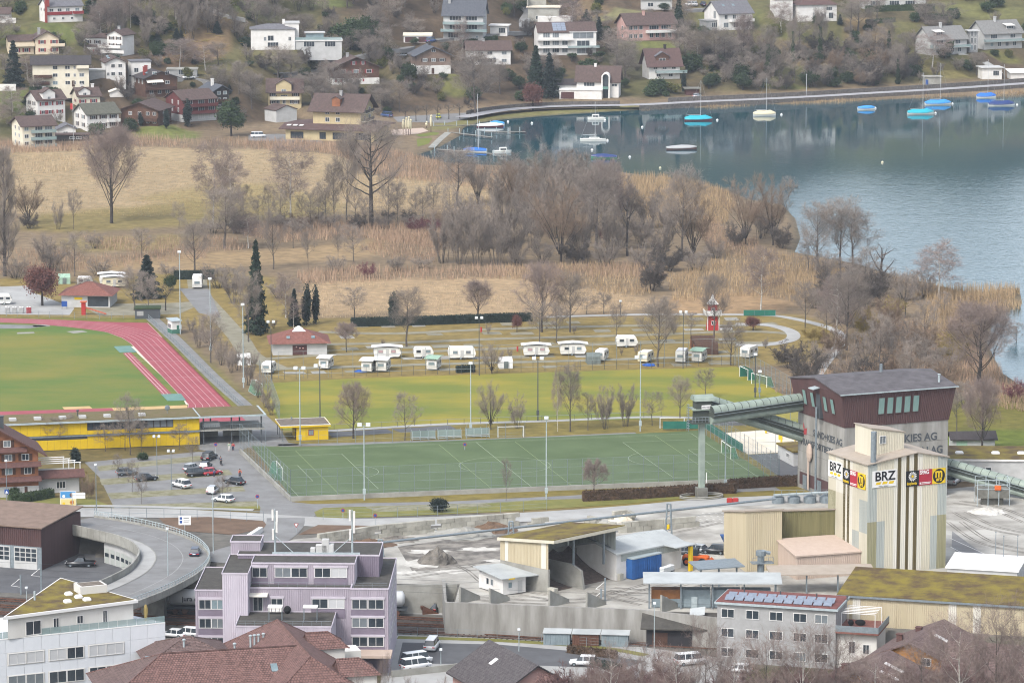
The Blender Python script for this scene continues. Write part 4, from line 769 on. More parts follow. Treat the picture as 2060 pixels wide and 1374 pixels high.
for x,b,t,w in [(715,452,380,40),(640,448,380,36),(782,462,350,60),(835,445,390,30),(872,440,370,40),(608,452,395,30),(540,450,380,36),(520,452,395,34),(490,448,375,40),(565,458,385,40),(655,456,372,44),(735,462,400,36),(800,455,372,44),(850,455,380,40),(905,452,372,44),(360,462,410,30),(470,470,395,44),(625,462,390,40)]:
    mt(pick('young0','young1','young2'),x,b,t,w,'small bare tree along the marsh ditch by the giant dead tree',group='small bare trees along the marsh ditch')
for i,(k,x,b,t,w,l) in enumerate([('ash0',920,415,305,95,'dark forked bare tree at the back of the marsh'),('willow1',962,412,318,80,'leaning bare willow at the back of the marsh'),('willow2',1045,450,335,125,'bare willow with fanned stems left in the thicket'),
    ('willow0',1128,527,375,150,'three-trunked bare willow at the front of the thicket'),('ash2',1200,500,345,115,'tall dark bare tree in the middle of the thicket'),('oak1',1215,470,335,110,'broad bare tree behind the middle of the thicket'),
    ('snag',1262,515,395,46,'thin bare tree with broken top right of the thicket middle'),('ash1',1372,525,350,95,'tall twiggy bare tree at the right of the thicket'),('willow2',1395,520,400,110,'dark fan shaped willow at the right of the thicket'),
    ('willow1',1090,405,290,150,'rounded brown willow on the shore left of the bay'),('thick0',1145,385,300,110,'brown dense willow on the shore by the green boat'),('thick1',1030,380,310,90,'grey dense willow on the shore behind the harbour'),
    ('willow0',1500,492,362,110,'big bare willow on the bay shore, left half'),('willow2',1555,494,362,100,'big bare willow on the bay shore, right half'),('bush1',1590,400,358,40,'small brown shrub standing in the lake'),
    ('ash0',1645,548,420,90,'dark bare tree on the small island point, left'),('ash2',1690,540,408,90,'tall reddish bare tree on the small island point'),('ash1',1715,545,430,100,'bare tree on the small island point, right'),('young1',1625,550,490,60,'low crooked bare tree left of the island trees'),
    ('snag',1772,580,492,75,'broken dead snag with stub limbs by the water'),('birch1',1888,602,490,95,'pink twigged birch leaning on the reed point'),('oak2',1968,778,628,190,'large dark bare tree at the right edge by the lake'),
    ('birch0',1530,628,498,80,'white trunked birch behind the red toy lighthouse'),('birch2',1685,690,560,85,'white trunked birch left one by the shore path'),('ash0',1703,705,555,100,'grey twin trunk tree by the shore path'),('young2',1662,680,590,60,'thin bare tree beside the shore path birches'),
    ('oak0',1975,920,775,110,'spreading bare tree on the lawn by the small hut'),('young0',1925,870,770,60,'slim bare tree left of the lawn tree')]):
    mt(k,x,b,t,w,l,name={'wi':'willow','bi':'birch_tree','sn':'dead_tree','bu':'shrub','th':'willow'}.get(k[:2],'bare_tree'),cat='shrub' if k[:2]=='bu' else 'tree')
for x,b,t,w in [(890,530,425,80),(925,532,415,90),(960,534,405,90),(1000,534,420,90),(1035,530,430,80),(985,500,400,80),(915,495,410,70),(1075,500,395,80),(1060,470,360,90),(1150,460,330,100),(1255,460,350,80),(1290,500,420,80),(1330,525,440,80),(1100,440,320,90),(1180,430,310,100),(1010,440,340,90),(1120,480,350,100),(1225,520,390,90),(1170,520,400,90),(1300,460,380,90),(1060,420,320,90),(1205,400,318,90),(945,470,390,80),(1020,490,380,80),(1345,470,400,70)]:
    mt(pick('thick0','thick1','thick2'),x,b,t,w,'dense grey upright willow in the marsh thicket',name='willow',group='willows of the marsh thicket')
for x,b,t,w in [(560,458,428,70),(610,458,430,70),(660,458,425,70),(720,460,432,60),(770,460,428,70),(830,460,430,60),(890,462,425,70),(430,470,435,70)]:mt(pick('bush0','bush1','darkbush','brownbush'),x,b,t,w,'scrubby bush along the marsh ditch under the tall bare trees',cat='shrub',group='scrub along the marsh ditch')
for x,b,t,w in [(1090,530,480,80),(1160,530,480,80),(1220,535,480,90),(1290,540,490,80),(1340,545,495,90),(1400,545,500,80),(1040,535,490,60),(1250,500,450,70),(1440,520,480,60)]:
    mt(pick('bush0','bush1','darkbush'),x,b,t,w,'low dark bush at the foot of the marsh thicket',cat='shrub',group='low bushes under the marsh thicket')
for x,b,t,w,k in [(1310,585,520,90,'darkbush'),(1680,622,545,120,'darkbush'),(1740,618,548,110,'darkbush'),(1820,605,540,100,'bush1'),(1860,600,545,70,'bush0'),(1790,660,600,70,'brownbush'),(1800,745,650,120,'bush2'),(1740,735,670,90,'bush0'),(1590,740,690,90,'darkbush'),(1620,780,700,90,'darkbush'),(1870,740,680,100,'bush1'),(1640,690,655,70,'yellowbush'),(1740,690,620,60,'yellowbush'),(1800,640,600,60,'yellowbush'),(1930,700,640,80,'brownbush'),(2040,810,765,60,'redbush'),(1540,470,430,60,'darkbush'),(1575,500,455,60,'darkbush'),(1720,660,610,80,'brownbush'),(1780,700,640,90,'brownbush'),(1850,720,655,90,'brownbush'),(1920,730,670,90,'yellowbush'),(1810,770,700,100,'brownbush'),(1890,790,725,90,'brownbush'),(1950,650,600,80,'brownbush'),(1680,720,660,80,'brownbush'),(1730,800,745,90,'brownbush'),(1660,560,505,80,'bush1'),(1720,575,520,80,'bush0'),(1760,600,545,90,'darkbush'),(1690,650,590,90,'bush2'),(1640,620,570,80,'bush0'),(1760,690,630,90,'bush1'),(1830,690,640,90,'bush0'),(1900,760,700,90,'bush2'),(1700,770,710,90,'bush0'),(1760,790,720,100,'darkbush'),(1850,800,740,90,'bush1'),(1940,820,770,80,'bush0'),(1650,740,690,80,'bush1'),(1530,480,400,80,'bush1'),(1480,495,450,60,'darkbush')]:
    mt(k,x,b,t,w,{'da':'dark','bu':'grey','br':'brown','ye':'yellow twigged','re':'dark red'}[k[:2]]+' bare bush in the reeds by the lake shore',cat='shrub',name='shrub')
for x,b,t,w in [(1690,570,520,60),(1840,570,545,40),(1740,600,500,70),(1820,640,560,60),(1860,700,610,60),(1770,750,640,70),(1830,790,690,70),(1620,660,570,60),(2000,720,660,60),(2045,700,650,50),(1900,640,590,40)]:mt(pick('young0','young1'),x,b,t,w,'small bare tree among the reeds near the lake point')
# middle marsh
for x,b,t,w,k in [(150,556,470,65,'young0'),(285,520,462,55,'young1'),(392,552,450,80,'ash1'),(550,542,430,55,'ash2'),(620,545,455,34,'young0'),(680,530,455,30,'young1'),(711,536,455,60,'young2'),(590,500,440,40,'young0'),(500,500,430,60,'birch0')]:
    mt(k,x,b,t,w,'bare tree standing in the brown middle marsh',group='bare trees of the middle marsh')
for x,b,t,w,k in [(90,520,470,60,'bush0'),(100,545,490,90,'bush1'),(190,500,465,50,'bush2'),(675,545,515,60,'bush0'),(800,545,515,60,'bush1'),(850,540,515,60,'bush2'),(600,470,440,60,'bush1'),(780,440,425,40,'darkbush'),(820,445,425,50,'darkbush'),(640,440,420,60,'bush0'),(500,460,430,60,'bush2'),(60,460,430,50,'darkbush'),(30,560,520,80,'bush0'),(440,580,530,90,'bush1'),(470,610,540,80,'thick1'),(560,600,560,70,'bush2'),(200,555,520,70,'bush0'),(340,560,530,60,'bush1'),(480,470,430,70,'darkbush')]:
    mt(k,x,b,t,w,'grey bush in the brown middle marsh',cat='shrub',group='grey bushes of the middle marsh')
for x,b,t,w in [(740,560,530,46),(840,468,440,60),(870,466,442,50),(1210,480,460,30)]:mt('redbush',x,b,t,w,'dark red twigged dogwood in the reeds',cat='shrub',name='dogwood_shrub')

# ------------------------------------------------------------------ campsite and sports ground trees
mt('spruce0',516,672,489,52,'tall dark spruce beside the camp lane',name='spruce');mt('spruce1',296,600,516,66,'dark spruce behind the camp restaurant',name='spruce')
mt('ash1',500,688,560,60,'pale bare tree in front of the tall spruce');mt('ash2',270,625,545,70,'bare tree beside the camp restaurant');mt('ash0',170,610,560,60,'bare tree in front of the camp restaurant roof');mt('young1',300,635,560,55,'thin bare tree right of the playground')
mt('copper',85,615,530,82,'copper leaved beech beside the camp restaurant',name='beech_tree');mt('evertree',342,585,552,28,'round green tree beside the white camper',name='evergreen_tree');mt('pollard',333,625,575,40,'pollarded tree beside the track hut')
for x,b,t,w,k in [(592,655,585,27,'thuja'),(617,655,572,22,'column'),(635,652,574,16,'column'),(792,652,588,22,'column')]:mt(k,x,b,t,w,'dark columnar thuja behind the camp washhouse',name='thuja',cat='tree')
for x,b,t,w,k,l in [(697,708,652,52,'round','dense round bare tree right of the camp washhouse'),(818,698,588,80,'ash0','bare tree with rounded crown among the empty camp pitches'),(1090,668,540,110,'oak1','broad dark bare tree behind the camp hedge'),(1147,668,555,70,'ash1','upright bare tree in the camp'),(1120,690,612,70,'young0','pale bare tree in front of the upright camp tree'),(1085,690,610,60,'young2','small bare tree left of the pale camp tree'),(1240,688,614,40,'young1','narrow bare tree in the middle of the camp'),(1324,738,608,90,'ash2','tall bare tree beside the cream caravan'),(1340,690,630,50,'young0','small bare tree behind the cream caravan'),(1436,690,560,70,'ash0','bare tree in front of the red toy lighthouse'),(1390,680,630,40,'young1','young bare tree left of the toy lighthouse'),(990,752,690,70,'willow1','spreading bare tree before the white camp tent'),(962,642,570,80,'oak0','dark crooked bare tree at the camp hedge'),(713,642,582,66,'young1','fan shaped bare tree at the hedge end'),(1470,735,650,60,'ash1','bare tree behind the wooden pods'),(1515,665,635,34,'copper','small tree with brown leaves near the toy lighthouse'),(1325,640,600,60,'bush0','grey shrubby tree behind the camp fence'),(1040,668,632,26,'copper','tiny copper leaved tree in the camp'),(575,640,555,60,'birch1','white birch above the camp washhouse'),(590,660,600,40,'birch2','small birch beside the dark thuja'),(1180,632,600,40,'young2','small bare tree at the marsh edge'),(1215,632,590,50,'young0','twiggy bare tree at the marsh edge')]:
    mt(k,x,b,t,w,l)
for x,b,t,w in [(770,695,682,14),(982,672,650,18),(1026,720,700,16),(1355,672,650,20),(1250,715,698,10),(1280,712,692,14),(550,660,642,20),(1155,672,652,14),(1540,700,680,20)]:mt('bush1',x,b,t,w,'small round bare bush on a camp pitch',cat='shrub')
mt('ash0',424,730,635,60,'bare tree at the path beside the track, left');mt('bush1',400,700,640,40,'tall bare bush beside the track path',cat='shrub')
for x,b,t,w in [(445,735,680,40),(465,750,700,36),(500,775,720,40),(520,800,750,36),(535,820,775,34),(415,690,655,34),(385,665,640,30),(478,745,690,40),(545,835,800,26),(508,740,705,36)]:
    mt(pick('bush0','brownbush','bush2'),x,b,t,w,'bare brown bush along the path beside the running track',cat='shrub',group='bushes along the track path')
for x,b,t,w,k,l in [(711,882,780,80,'oak1','bare round crowned tree beside the boules court'),(814,886,795,62,'young1','thin bare tree in front of the boules benches'),(988,864,768,72,'willow1','dense bare tree behind the players bench'),(1040,862,795,50,'bush2','bare clump right of the dense tree behind the bench'),(1122,868,748,24,'birch0','thin birch between the two pitches'),(1147,868,742,58,'ash2','tall bare tree between the two pitches'),(1183,866,792,46,'young0','small bare tree, left of the clump between the pitches'),(1216,863,775,56,'thick0','multi-stemmed bare tree between the pitches'),(1260,858,778,52,'thick1','multi-stemmed bare tree beside the floodlight'),(1312,856,790,48,'young2','light bare tree near the green screen'),(1368,842,765,52,'ash1','bare tree behind the conveyor tower'),(1420,800,745,50,'young1','small bare tree on the yellow lawn corner'),
    (1195,1006,930,54,'round','small round crowned bare tree beside the near pitch edge'),(1018,1008,928,26,'young1','thin young tree at the near pitch edge')]:mt(k,x,b,t,w,l)
for x,b,t,w in [(212,908,855,40),(262,915,800,70),(252,906,830,50),(150,900,835,50),(82,900,840,50),(105,905,840,46),(125,905,845,40),(285,908,850,40),(361,905,855,42),(388,930,880,30)]:mt(pick('young0','young1','young2'),x,b,t,w,'bare tree in front of the yellow building',group='bare trees before the yellow building')
for x,b,t,w in [(238,962,915,24),(266,990,930,30),(285,1014,955,24),(447,1008,960,34)]:mt('young2',x,b,t,w,'young bare tree in the car park')
mt('box',884,1030,1000,40,'clipped round dark evergreen bush beside the road',name='clipped_bush',cat='shrub');mt('column',152,932,900,26,'dark round evergreen beside the car park',name='evergreen_bush',cat='shrub');mt('shrub',287,925,910,22,'small evergreen shrub under the trees by the yellow building',cat='shrub')
mt('brownbush',178,1004,960,36,'large brown bush beside the billboard',cat='shrub',name='shrub');mt('yellowbush',165,975,945,30,'yellowish bush beside the chalet terrace',cat='shrub');mt('shrub',100,985,962,28,'green shrub before the chalet',cat='shrub');mt('shrub',28,1000,980,24,'green shrub at the chalet corner',cat='shrub')

# ------------------------------------------------------------------ hedges and reeds
def hedge(name,pts,w,h,mat,label,z=0.0,hill=False,dens=26,tri=.28):
    q=[T(*p) if hill else G(*p,z) for p in pts];r=np.random.default_rng(len(pts)+int(abs(q[0].x*10)));Ps=[];b=B()
    for p0,p1 in zip(q,q[1:]):
        L=(p1-p0).length;n=int(L*(2*h+w)*dens);d=(p1-p0)/L;nn=Vector((-d.y,d.x,0)).normalized()
        t=r.random(n)*L;s=r.random(n)*(2*h+w);off=np.where(s<h,-w/2,np.where(s<2*h,w/2,(s-2*h)-w/2));hz=np.where(s<h,s,np.where(s<2*h,s-h,h))
        Ps.append(np.array(p0)[None]+t[:,None]*np.array(d)[None]+off[:,None]*np.array(nn)[None]+np.stack([r.normal(size=n)*.05,r.normal(size=n)*.05,hz+r.normal(size=n)*.07],1))
        m=[p0+nn*w*.45,p1+nn*w*.45,p1-nn*w*.45,p0-nn*w*.45];b.slab([(v.x,v.y,v.z+h*.95) for v in m][::-1],h+.5)
    o=tag(npmesh_obj(name,leafset(np.concatenate(Ps),tri,r),mat),label,'hedge');b.obj('dense_core',mat,o);return o
def npmesh_obj(name,vf,mat,parent=None,col=None):return put(name,npmesh(name,vf[0],vf[1],mat,col),parent)
hedge('camp_hedge',[(706,657),(840,654),(1070,646)],1.6,2.0,'needle_dark','long clipped dark green hedge behind the camp')
hedge('camp_hedge',[(350,562),(400,562),(430,560)],1.4,2.2,'needle_dark','short dark green hedge behind the white camper')
hedge('beech_hedge',[(1172,1008),(1300,1002),(1420,994),(1480,991)],1.3,1.9,'hedge_brown','brown beech hedge along the near pitch wall')
hedge('beech_hedge',[(1465,984),(1560,978),(1620,976)],1.3,1.9,'hedge_brown','brown beech hedge left of the concrete tower')
hedge('chalet_hedge',[(18,1012),(60,1008),(105,1000)],1.6,1.6,'leaf_ever','green hedge in front of the wooden chalet')
M('reed',(1,1,1),vc=True,spec=.1,rough=.9)
def reeds(name,zones,label):
    Vs=[];Cs=[]
    for px,hgt_,dens,c0,c1 in zones:
        poly=pg(px);x0,y0=poly.min(0);x1,y1=poly.max(0);n=int((x1-x0)*(y1-y0)*dens)
        x=rng.uniform(x0,x1,n);y=rng.uniform(y0,y1,n);f=fbm(x,y,.03,5);g=fbm(x,y,.12,6);s=sdist(poly,x,y)+(g-.5)*8
        k=(s>0) & (rng.random(n)<np.clip((f-.22)*4,.1,1));x,y,f,g=x[k],y[k],f[k],g[k];n=len(x);z=hgt(x,y)
        h=hgt_*(.55+.6*g)*rng.uniform(.7,1.15,n);a=rng.random(n)*3.14;w=rng.uniform(.06,.2,n)*.5;lx=rng.normal(size=n)*.16*h;ly=rng.normal(size=n)*.16*h
        Vs.append(np.stack([np.stack([x-np.cos(a)*w,y-np.sin(a)*w,z-.1],1),np.stack([x+np.cos(a)*w,y+np.sin(a)*w,z-.1],1),np.stack([x+lx,y+ly,z+h],1)],1).reshape(-1,3))
        t=np.clip(g*.9+rng.normal(size=n)*.22,0,1)[:,None];Cs.append(np.repeat((np.array(c0)*(1-t)+np.array(c1)*t)*rng.uniform(.75,1.2,n)[:,None],3,0))
    V=np.concatenate(Vs);o=npmesh_obj(name,(V,np.arange(len(V)).reshape(-1,3)),'reed',None,np.concatenate(Cs));o['label']=label;o['category']='reeds';struct(o,'stuff')
TAN=((.22,.148,.102),(.41,.29,.2));STRAW=((.33,.25,.155),(.46,.36,.235));GOLD=((.235,.165,.095),(.42,.31,.185))
reeds('reed_bed',[
    ([(-150,296),(60,286),(160,290),(250,278),(420,280),(700,290),(830,315),(700,322),(640,306),(420,300),(150,306),(-150,312)],2.6,2.6,*TAN),
    ([(690,315),(830,310),(900,330),(1060,340),(1010,385),(880,370),(740,350)],2.3,2.0,*TAN),
    ([(480,452),(700,448),(900,462),(880,500),(700,478),(560,490),(480,470)],2.4,2.2,*TAN),
    ([(780,470),(900,470),(880,530),(760,520),(720,500)],1.9,1.8,*TAN),
    ([(600,552),(700,545),(860,545),(1050,540),(1300,535),(1340,560),(1100,562),(760,566),(620,572)],2.5,2.6,*TAN),
    ([(1010,538),(1200,530),(1320,550),(1300,600),(1160,580),(1020,562)],2.0,2.0,*GOLD),
    ([(1340,560),(1480,510),(1640,560),(1620,610),(1520,600),(1360,606)],2.2,2.2,*GOLD),
    ([(1230,345),(1340,355),(1470,385),(1480,420),(1450,450),(1330,460),(1280,420),(1240,380)],2.6,2.8,*GOLD),
    ([(1390,420),(1500,480),(1540,500),(1480,520),(1420,500)],2.2,2.0,*TAN),
    ([(1490,500),(1600,515),(1720,535),(1660,600),(1600,605),(1520,570)],2.3,2.2,*GOLD),
    ([(1790,560),(1900,582),(1960,590),(2045,582),(2050,612),(1990,645),(1972,690),(1900,700),(1840,660),(1880,610)],3.0,3.4,*GOLD),
    ([(1740,640),(1850,655),(1985,700),(2010,760),(2090,800),(2060,830),(1940,800),(1860,760),(1700,745),(1640,800),(1560,790),(1640,740),(1720,700)],2.4,2.4,*TAN),
    ([(-150,500),(120,500),(180,520),(400,500),(420,520),(180,545),(60,550),(-150,560)],2.0,1.6,*TAN),
    ([(160,480),(460,480),(520,500),(380,510),(200,505)],1.8,1.6,*TAN),
    ([(-150,312),(420,300),(650,306),(720,350),(980,372),(1000,400),(700,430),(330,435),(-150,440)],.45,1.3,(.24,.17,.09),(.42,.31,.17)),([(-150,330),(120,310),(200,330),(100,350),(-150,360)],1.2,1.4,*STRAW),([(700,352),(960,372),(1000,430),(900,455),(760,440),(700,400)],1.2,1.0,*STRAW),
    ([(620,575),(1000,565),(1180,582),(1330,606),(1240,630),(920,640),(640,640),(590,610)],.7,1.6,*STRAW)],
    'dry golden reeds standing over the marsh and along the lake shore')
reeds('shore_reeds',[([(1290,218),(1430,213),(1600,206),(1760,199),(1900,191),(2100,182),(2100,190),(1760,205),(1600,211),(1430,219),(1290,223)],1.3,4,*GOLD)],'thin fringe of dry reeds below the lake road wall')
# ------------------------------------------------------------------ sports ground: buildings, masts, fences
P('yellow_panel','d9b81e','d0ae18',sc=.8,k=.8);P('yellow_paint','e0bd1c',k=.8);P('roof_gravel','84796c','6a6055',sc=1.2,k=.7,bump=.6,bsc=6);P('roof_sedum','7a6a4e','6b6434',sc=.8,k=.68,bump=.6,bsc=6);P('moss_roof','8b7c2c','5d4a30',sc=.3,det=9,k=.66,bump=.8,bsc=5,lo=.38,hi=.62)
P('net_green','4d7d6c','437060',sc=.8,k=.75);P('screen_green','2f7561','28675a',sc=.6,k=.75);P('red_paint','a8322f',k=.8);P('white_paint','e2e1de',k=.85,rough=.5);P('lamp_glass','d3d8d9',k=.85,rough=.2)
P('tile_red','8f6055','764a40',sc=2,k=.72,bump=.6,bsc=8);P('tile_brown','6d4e48','5a3f3a',sc=2,k=.72,bump=.5,bsc=8)
def inv(t,p):return t.matrix_basis.inverted() @ p
def lp(t,x,y,z):return inv(t,G(x,y,z))            # a sight line's point at level z, in the thing's own axes
def frame(name,label,cat,x,y,z=0.0,a=0.0,group=None):return thing(name,label,cat,G(x,y,z),R(a),group)
def sports_hall():
    t=frame('sports_building','long yellow two storey clubhouse with flat planted roof beside the track','building',402,895,0,12.5);W_,D_,H_=48,9,5.9
    B().box(-W_,0,.05,D_,0,H_-.3).obj('wall','asphalt_dark',t)
    pm={}
    def panel(x0,x1,z0,z1,mat='yellow_panel'):
        k=(round(x1-x0,2),round(z1-z0,2),mat)
        if k not in pm:b=B();b.bev(0,k[0]-.03,-.08,.04,0,k[1]-.03,.015);pm[k]=b.mesh('facade_panel',mat)
        put('facade_panel',pm[k],t,(x0,0,z0))
    n=36;w=W_/n
    for i in range(n):
        x0=-W_+i*w;px=x0+w
        if i<35 and i>18 and i<32:panel(x0,px,3.1,3.9);panel(x0,px,.15,2.7)
        else:panel(x0,px,3.1,5.5);panel(x0,px,.15,2.7 if i>22 else 2.2)
    for i in range(19,32):
        x0=-W_+i*w;a,g=win_mesh(w-.06,1.6,0,'f_dark','glass_grey' if i>27 else 'glass');o=put('window',a,t,(x0+w/2,.0,3.95));put('pane',g,o)
    B().box(-W_,.05,-.35,.02,2.75,3.02).obj('floor_band','steel',t);B().box(-W_,-22*w+6,-.1,.02,2.3,2.72).obj('shade_band','steel_dark',t)
    r=B().box(-W_-.5,13.5,-.8,D_+.8,H_-.32,H_).obj('roof','steel_pale',t);B().box(-W_,-.2,-.4,D_+.4,H_+.002,H_+.1).obj('planting','roof_sedum',r);B().box(.2,13,-.4,D_+.4,H_+.002,H_+.1).obj('planting','roof_sedum',r)
    for x in (-12,-19,-24,-28,-33,-38,-43):B().box(x,x+1.4,2,3.6,H_+.1,H_+.55).obj('roof_vent','w_lightgrey',r)
    for x,y in ((-14,5.5),(-24,5)):B().tube((x,y,H_),(x,y,H_+1.1),.12).ball((x,y,H_+1.2),.3,.3,.2).obj('flue','steel_dark',r)
    b=B();b.tube((-6,4,H_),(-6,4,H_+1),.06).ball((-6,3.8,H_+1.3),.55,.12,.55,12,6);b.obj('satellite_dish','steel',r)
    for x,y in ((.8,.2),(6.5,.2),(12.6,.2),(3.5,D_),(9.5,D_)):B().box(x-.13,x+.13,y-.13,y+.13,0,H_-.32).obj('column','steel_dark',t)
    B().box(.1,13.2,-.2,D_,2.75,3.0).obj('deck','concrete',t);b=B()
    for i in range(27):b.box(.2+i*.5,.24+i*.5,-.2,-.16,3.0,4.0)
    b.box(.2,13.2,-.2,-.14,4.0,4.06);b.obj('railing','steel',t);B().box(.1,5,D_-.3,D_,0,2.75).box(6,12,D_-.3,D_,0,2.75).obj('rear_wall','concrete',t)
    B().box(1,4.5,3,5,3.0,3.9).obj('bar_counter','white_paint',t)
sports_hall()
def kiosk():
    t=frame('kiosk_building','small yellow flat roofed kiosk next to the boules court','kiosk',597,886,0,11);h=2.75
    B().box(0,6.5,.2,6.5,0,h).obj('wall','yellow_panel',t);B().bev(0,1.9,.1,.25,0,h-.02,.02).obj('facade_panel','yellow_panel',t);B().box(2,6.5,.12,.22,0,h-.02).obj('facade_panel','yellow_panel',t)
    window(t,(2.0+.95,.12,.95),0,1.1,1.2,1,fr='chimney_red')
    b=B();b.box(-3.4,6.9,-.4,7.6,h,h+.36);r=b.obj('roof','yellow_paint',t);B().box(-3.2,6.7,-.2,7.4,h+.365,h+.45).obj('planting','roof_gravel',r);B().tube((-.2,6,h+.4),(-.2,6,h+1.1),.16).obj('flue','steel',r);b=B();b.box(-3.4,6.9,-.45,-.38,h+.36,h+.5).box(-3.4,-3.33,-.38,7.6,h+.36,h+.5).box(6.83,6.9,-.38,7.6,h+.36,h+.5).box(-3.33,6.83,7.53,7.6,h+.36,h+.5);b.obj('parapet_trim','white_paint',r)
    for x,y in ((-3,0),(-3,3.4),(-3,7)):B().tube((x,y,0),(x,y,h),.08).obj('post','steel_dark',t)
    B().box(-.06,0,1,2,0,2.1).obj('door','wood_dark',t)
kiosk()
def mast(x,yb,yt,label,heads=2,mat='steel',group=None,z=0.0,name='floodlight_mast',cat='floodlight',box=True,big=1.0):
    p=G(x,yb,z);s=sc_at(p);h=(yb-yt)/s/math.cos(math.atan((CAMZ-z)/p.y));t=thing(name,label,cat,p,0,group)
    B().tube((0,0,-.2),(0,0,h),.14*big,.09*big,8).obj('pole',mat,t)
    if heads==2:
        B().tube((-.9*big,0,h-.15),(.9*big,0,h-.15),.05).obj('crossarm',mat,t)
        for k in (-1,1):b=B();b.bev(k*.8*big-.42*big,k*.8*big+.42*big,-.5,.1,h-.15,h+.45*big,.05);b.obj('lamp_head','lamp_glass',t)
    elif heads==1:b=B();b.bev(-.4*big,.4*big,-.5,.15,h-.1,h+.35*big,.05);b.obj('lamp_head','lamp_glass',t)
    if box:B().box(-.28,.28,-.25,.1,1.2,2.2).obj('switch_box',mat,t)
    return t
for x,yb,yt,l,hd,m in [(363,672,508,'floodlight mast beyond the track corner',1,'steel_pale'),(424,715,562,'floodlight mast at the camp lane',1,'steel_pale'),(490,780,614,'floodlight mast by the track side path',1,'steel_pale'),(604,896,742,'floodlight mast in front of the yellow kiosk',2,'steel_pale'),(644,858,737,'dark floodlight mast behind the yellow kiosk',2,'steel_dark'),(733,1006,856,'double floodlight mast at the near pitch edge, left',2,'steel_pale'),(947,872,732,'floodlight mast behind the boules benches',1,'steel_pale'),(1099,1004,842,'floodlight mast at the near pitch edge, middle',1,'steel_pale'),(1288,868,720,'floodlight mast on the far pitch edge near the bare clump',2,'steel_pale'),(1459,988,842,'floodlight mast at the near right pitch corner',1,'steel_pale'),(1082,846,722,'dark double floodlight mast on the yellow lawn edge',2,'steel_dark'),(1519,800,714,'dark mast right of the yellow lawn',1,'steel_dark'),(1528,800,748,'short lamp mast at the green net goal',1,'steel')]:mast(x,yb,yt,l,hd,m)
for x,yb,yt,l in [(964,756,640,'tall lamp post in the camp left of the white tent'),(1374,742,628,'tall lamp post in the camp beside the white van'),(546,765,648,'lamp post beside the camp washhouse'),(1248,635,606,'thin lamp post at the marsh edge behind the camp')]:mast(x,yb,yt,l,2 if yb>700 else 1,'steel_dark',name='lamp_post',cat='lamp post',box=False,big=.75)
for x,yb,yt,l in [(316,957,878,'double lamp post in the car park, left'),(345,985,907,'double lamp post in the car park, right'),(194,1028,935,'street lamp before the car park hedge'),(14,1022,927,'street lamp before the wooden chalet'),(429,1020,1003,'short street lamp beside the road')]:mast(x,yb,yt,l,2 if 'double' in l else 1,'steel',name='street_lamp',cat='street lamp',box=False,big=.6)
for x,yb,yt,l in [(338,1155,1064,'street lamp on the viaduct parapet'),(429,1110,990,'tall lamp pole behind the viaduct')]:mast(x,yb,yt,l,1,'steel_pale',z=3.0,name='street_lamp',cat='street lamp',box=False,big=.6)
for x,yb,yt,l in [(1044,1310,1266,'street lamp beside the railway fence'),(1316,1320,1214,'street lamp in front of the hut with black roof'),(887,1340,1306,'small street lamp in the lower car park'),(54,1215,1182,'small lamp beside the railway at the lower left')]:mast(x,yb,yt,l,1,'steel_pale',z=LOWZ,name='street_lamp',cat='street lamp',box=False,big=.6)
P('wire','8c979a',k=.8);P('net_wire','7d8a8a',k=.8,alpha=.12)
def fence(name,label,px,step,h,z=0.0,mat='steel',wires=5,r=.045,net=False,base=None,cat='fence',hill=False,inset=0,posts_r=None):
    pts=[T(x,y) if hill else G(x,y,z) for x,y in px];t=thing(name,label,cat,pts[0]);o=pts[0];pm=B().tube((0,0,-.2),(0,0,h),posts_r or r,None,6).mesh('post',mat);b=B();nb=B();kb=B()
    for p0,p1 in zip(pts,pts[1:]):
        L=(p1-p0).length;n=max(1,round(L/step))
        for i in range(n):put('post',pm,t,p0.lerp(p1,i/n)-o)
        for k in range(wires):zz=h*(k+1)/wires;b.tube(p0-o+Vector((0,0,zz)),p1-o+Vector((0,0,zz)),.018 if wires>2 else .04,None,4)
        if net:q0,q1=p0-o,p1-o;nb.quad(q0,q1,q1+Vector((0,0,h)),q0+Vector((0,0,h)))
        if base:d=(p1-p0).normalized();nn=Vector((-d.y,d.x,0));q0,q1=p0-o,p1-o;kb.slab([tuple(v+Vector((0,0,base))) for v in (q0-nn*.2,q1-nn*.2,q1+nn*.2,q0+nn*.2)],base+.3)
    put('post',pm,t,pts[-1]-o);b.obj('wire','wire',t)
    if net:nb.obj('netting','net_wire',t)
    if base:kb.obj('base_wall','concrete',t)
    return t
fence('pitch_fence','tall wire fence with steel posts along the near pitch edge',[(585,1008),(1080,988),(1566,969)],3.05,6,wires=4,base=.9,net=True)
fence('pitch_fence','tall wire fence along the left end of the pitch',[(483,911),(585,1008)],3.2,6,wires=4,base=.9,net=True)
fence('pitch_fence','tall wire fence behind the right goal of the pitch',[(1405,866),(1480,912),(1568,968)],3,5,wires=4,net=True)
fence('pitch_fence','wire fence along the far edge of the pitch',[(500,897),(604,898),(900,887),(1056,880)],4,3.2,wires=3)
fence('beach_court_fence','tall netting posts around the sand court',[(1420,862),(1500,858),(1590,856),(1660,858)],3.4,5,wires=3,net=True)
fence('court_fence','posts along the near side of the tarmac court',[(1520,915),(1600,912),(1662,908)],4,5,wires=2)
fence('camp_fence','wire fence between camp and yellow lawn',[(525,765),(760,757),(1000,750),(1240,743),(1475,735)],2.6,2.2,wires=2,mat='steel_dark')
fence('ball_fence','tall ball fence posts before the caravans',[(560,762),(760,756),(1000,748),(1240,741),(1480,733)],5.6,6.0,wires=1)
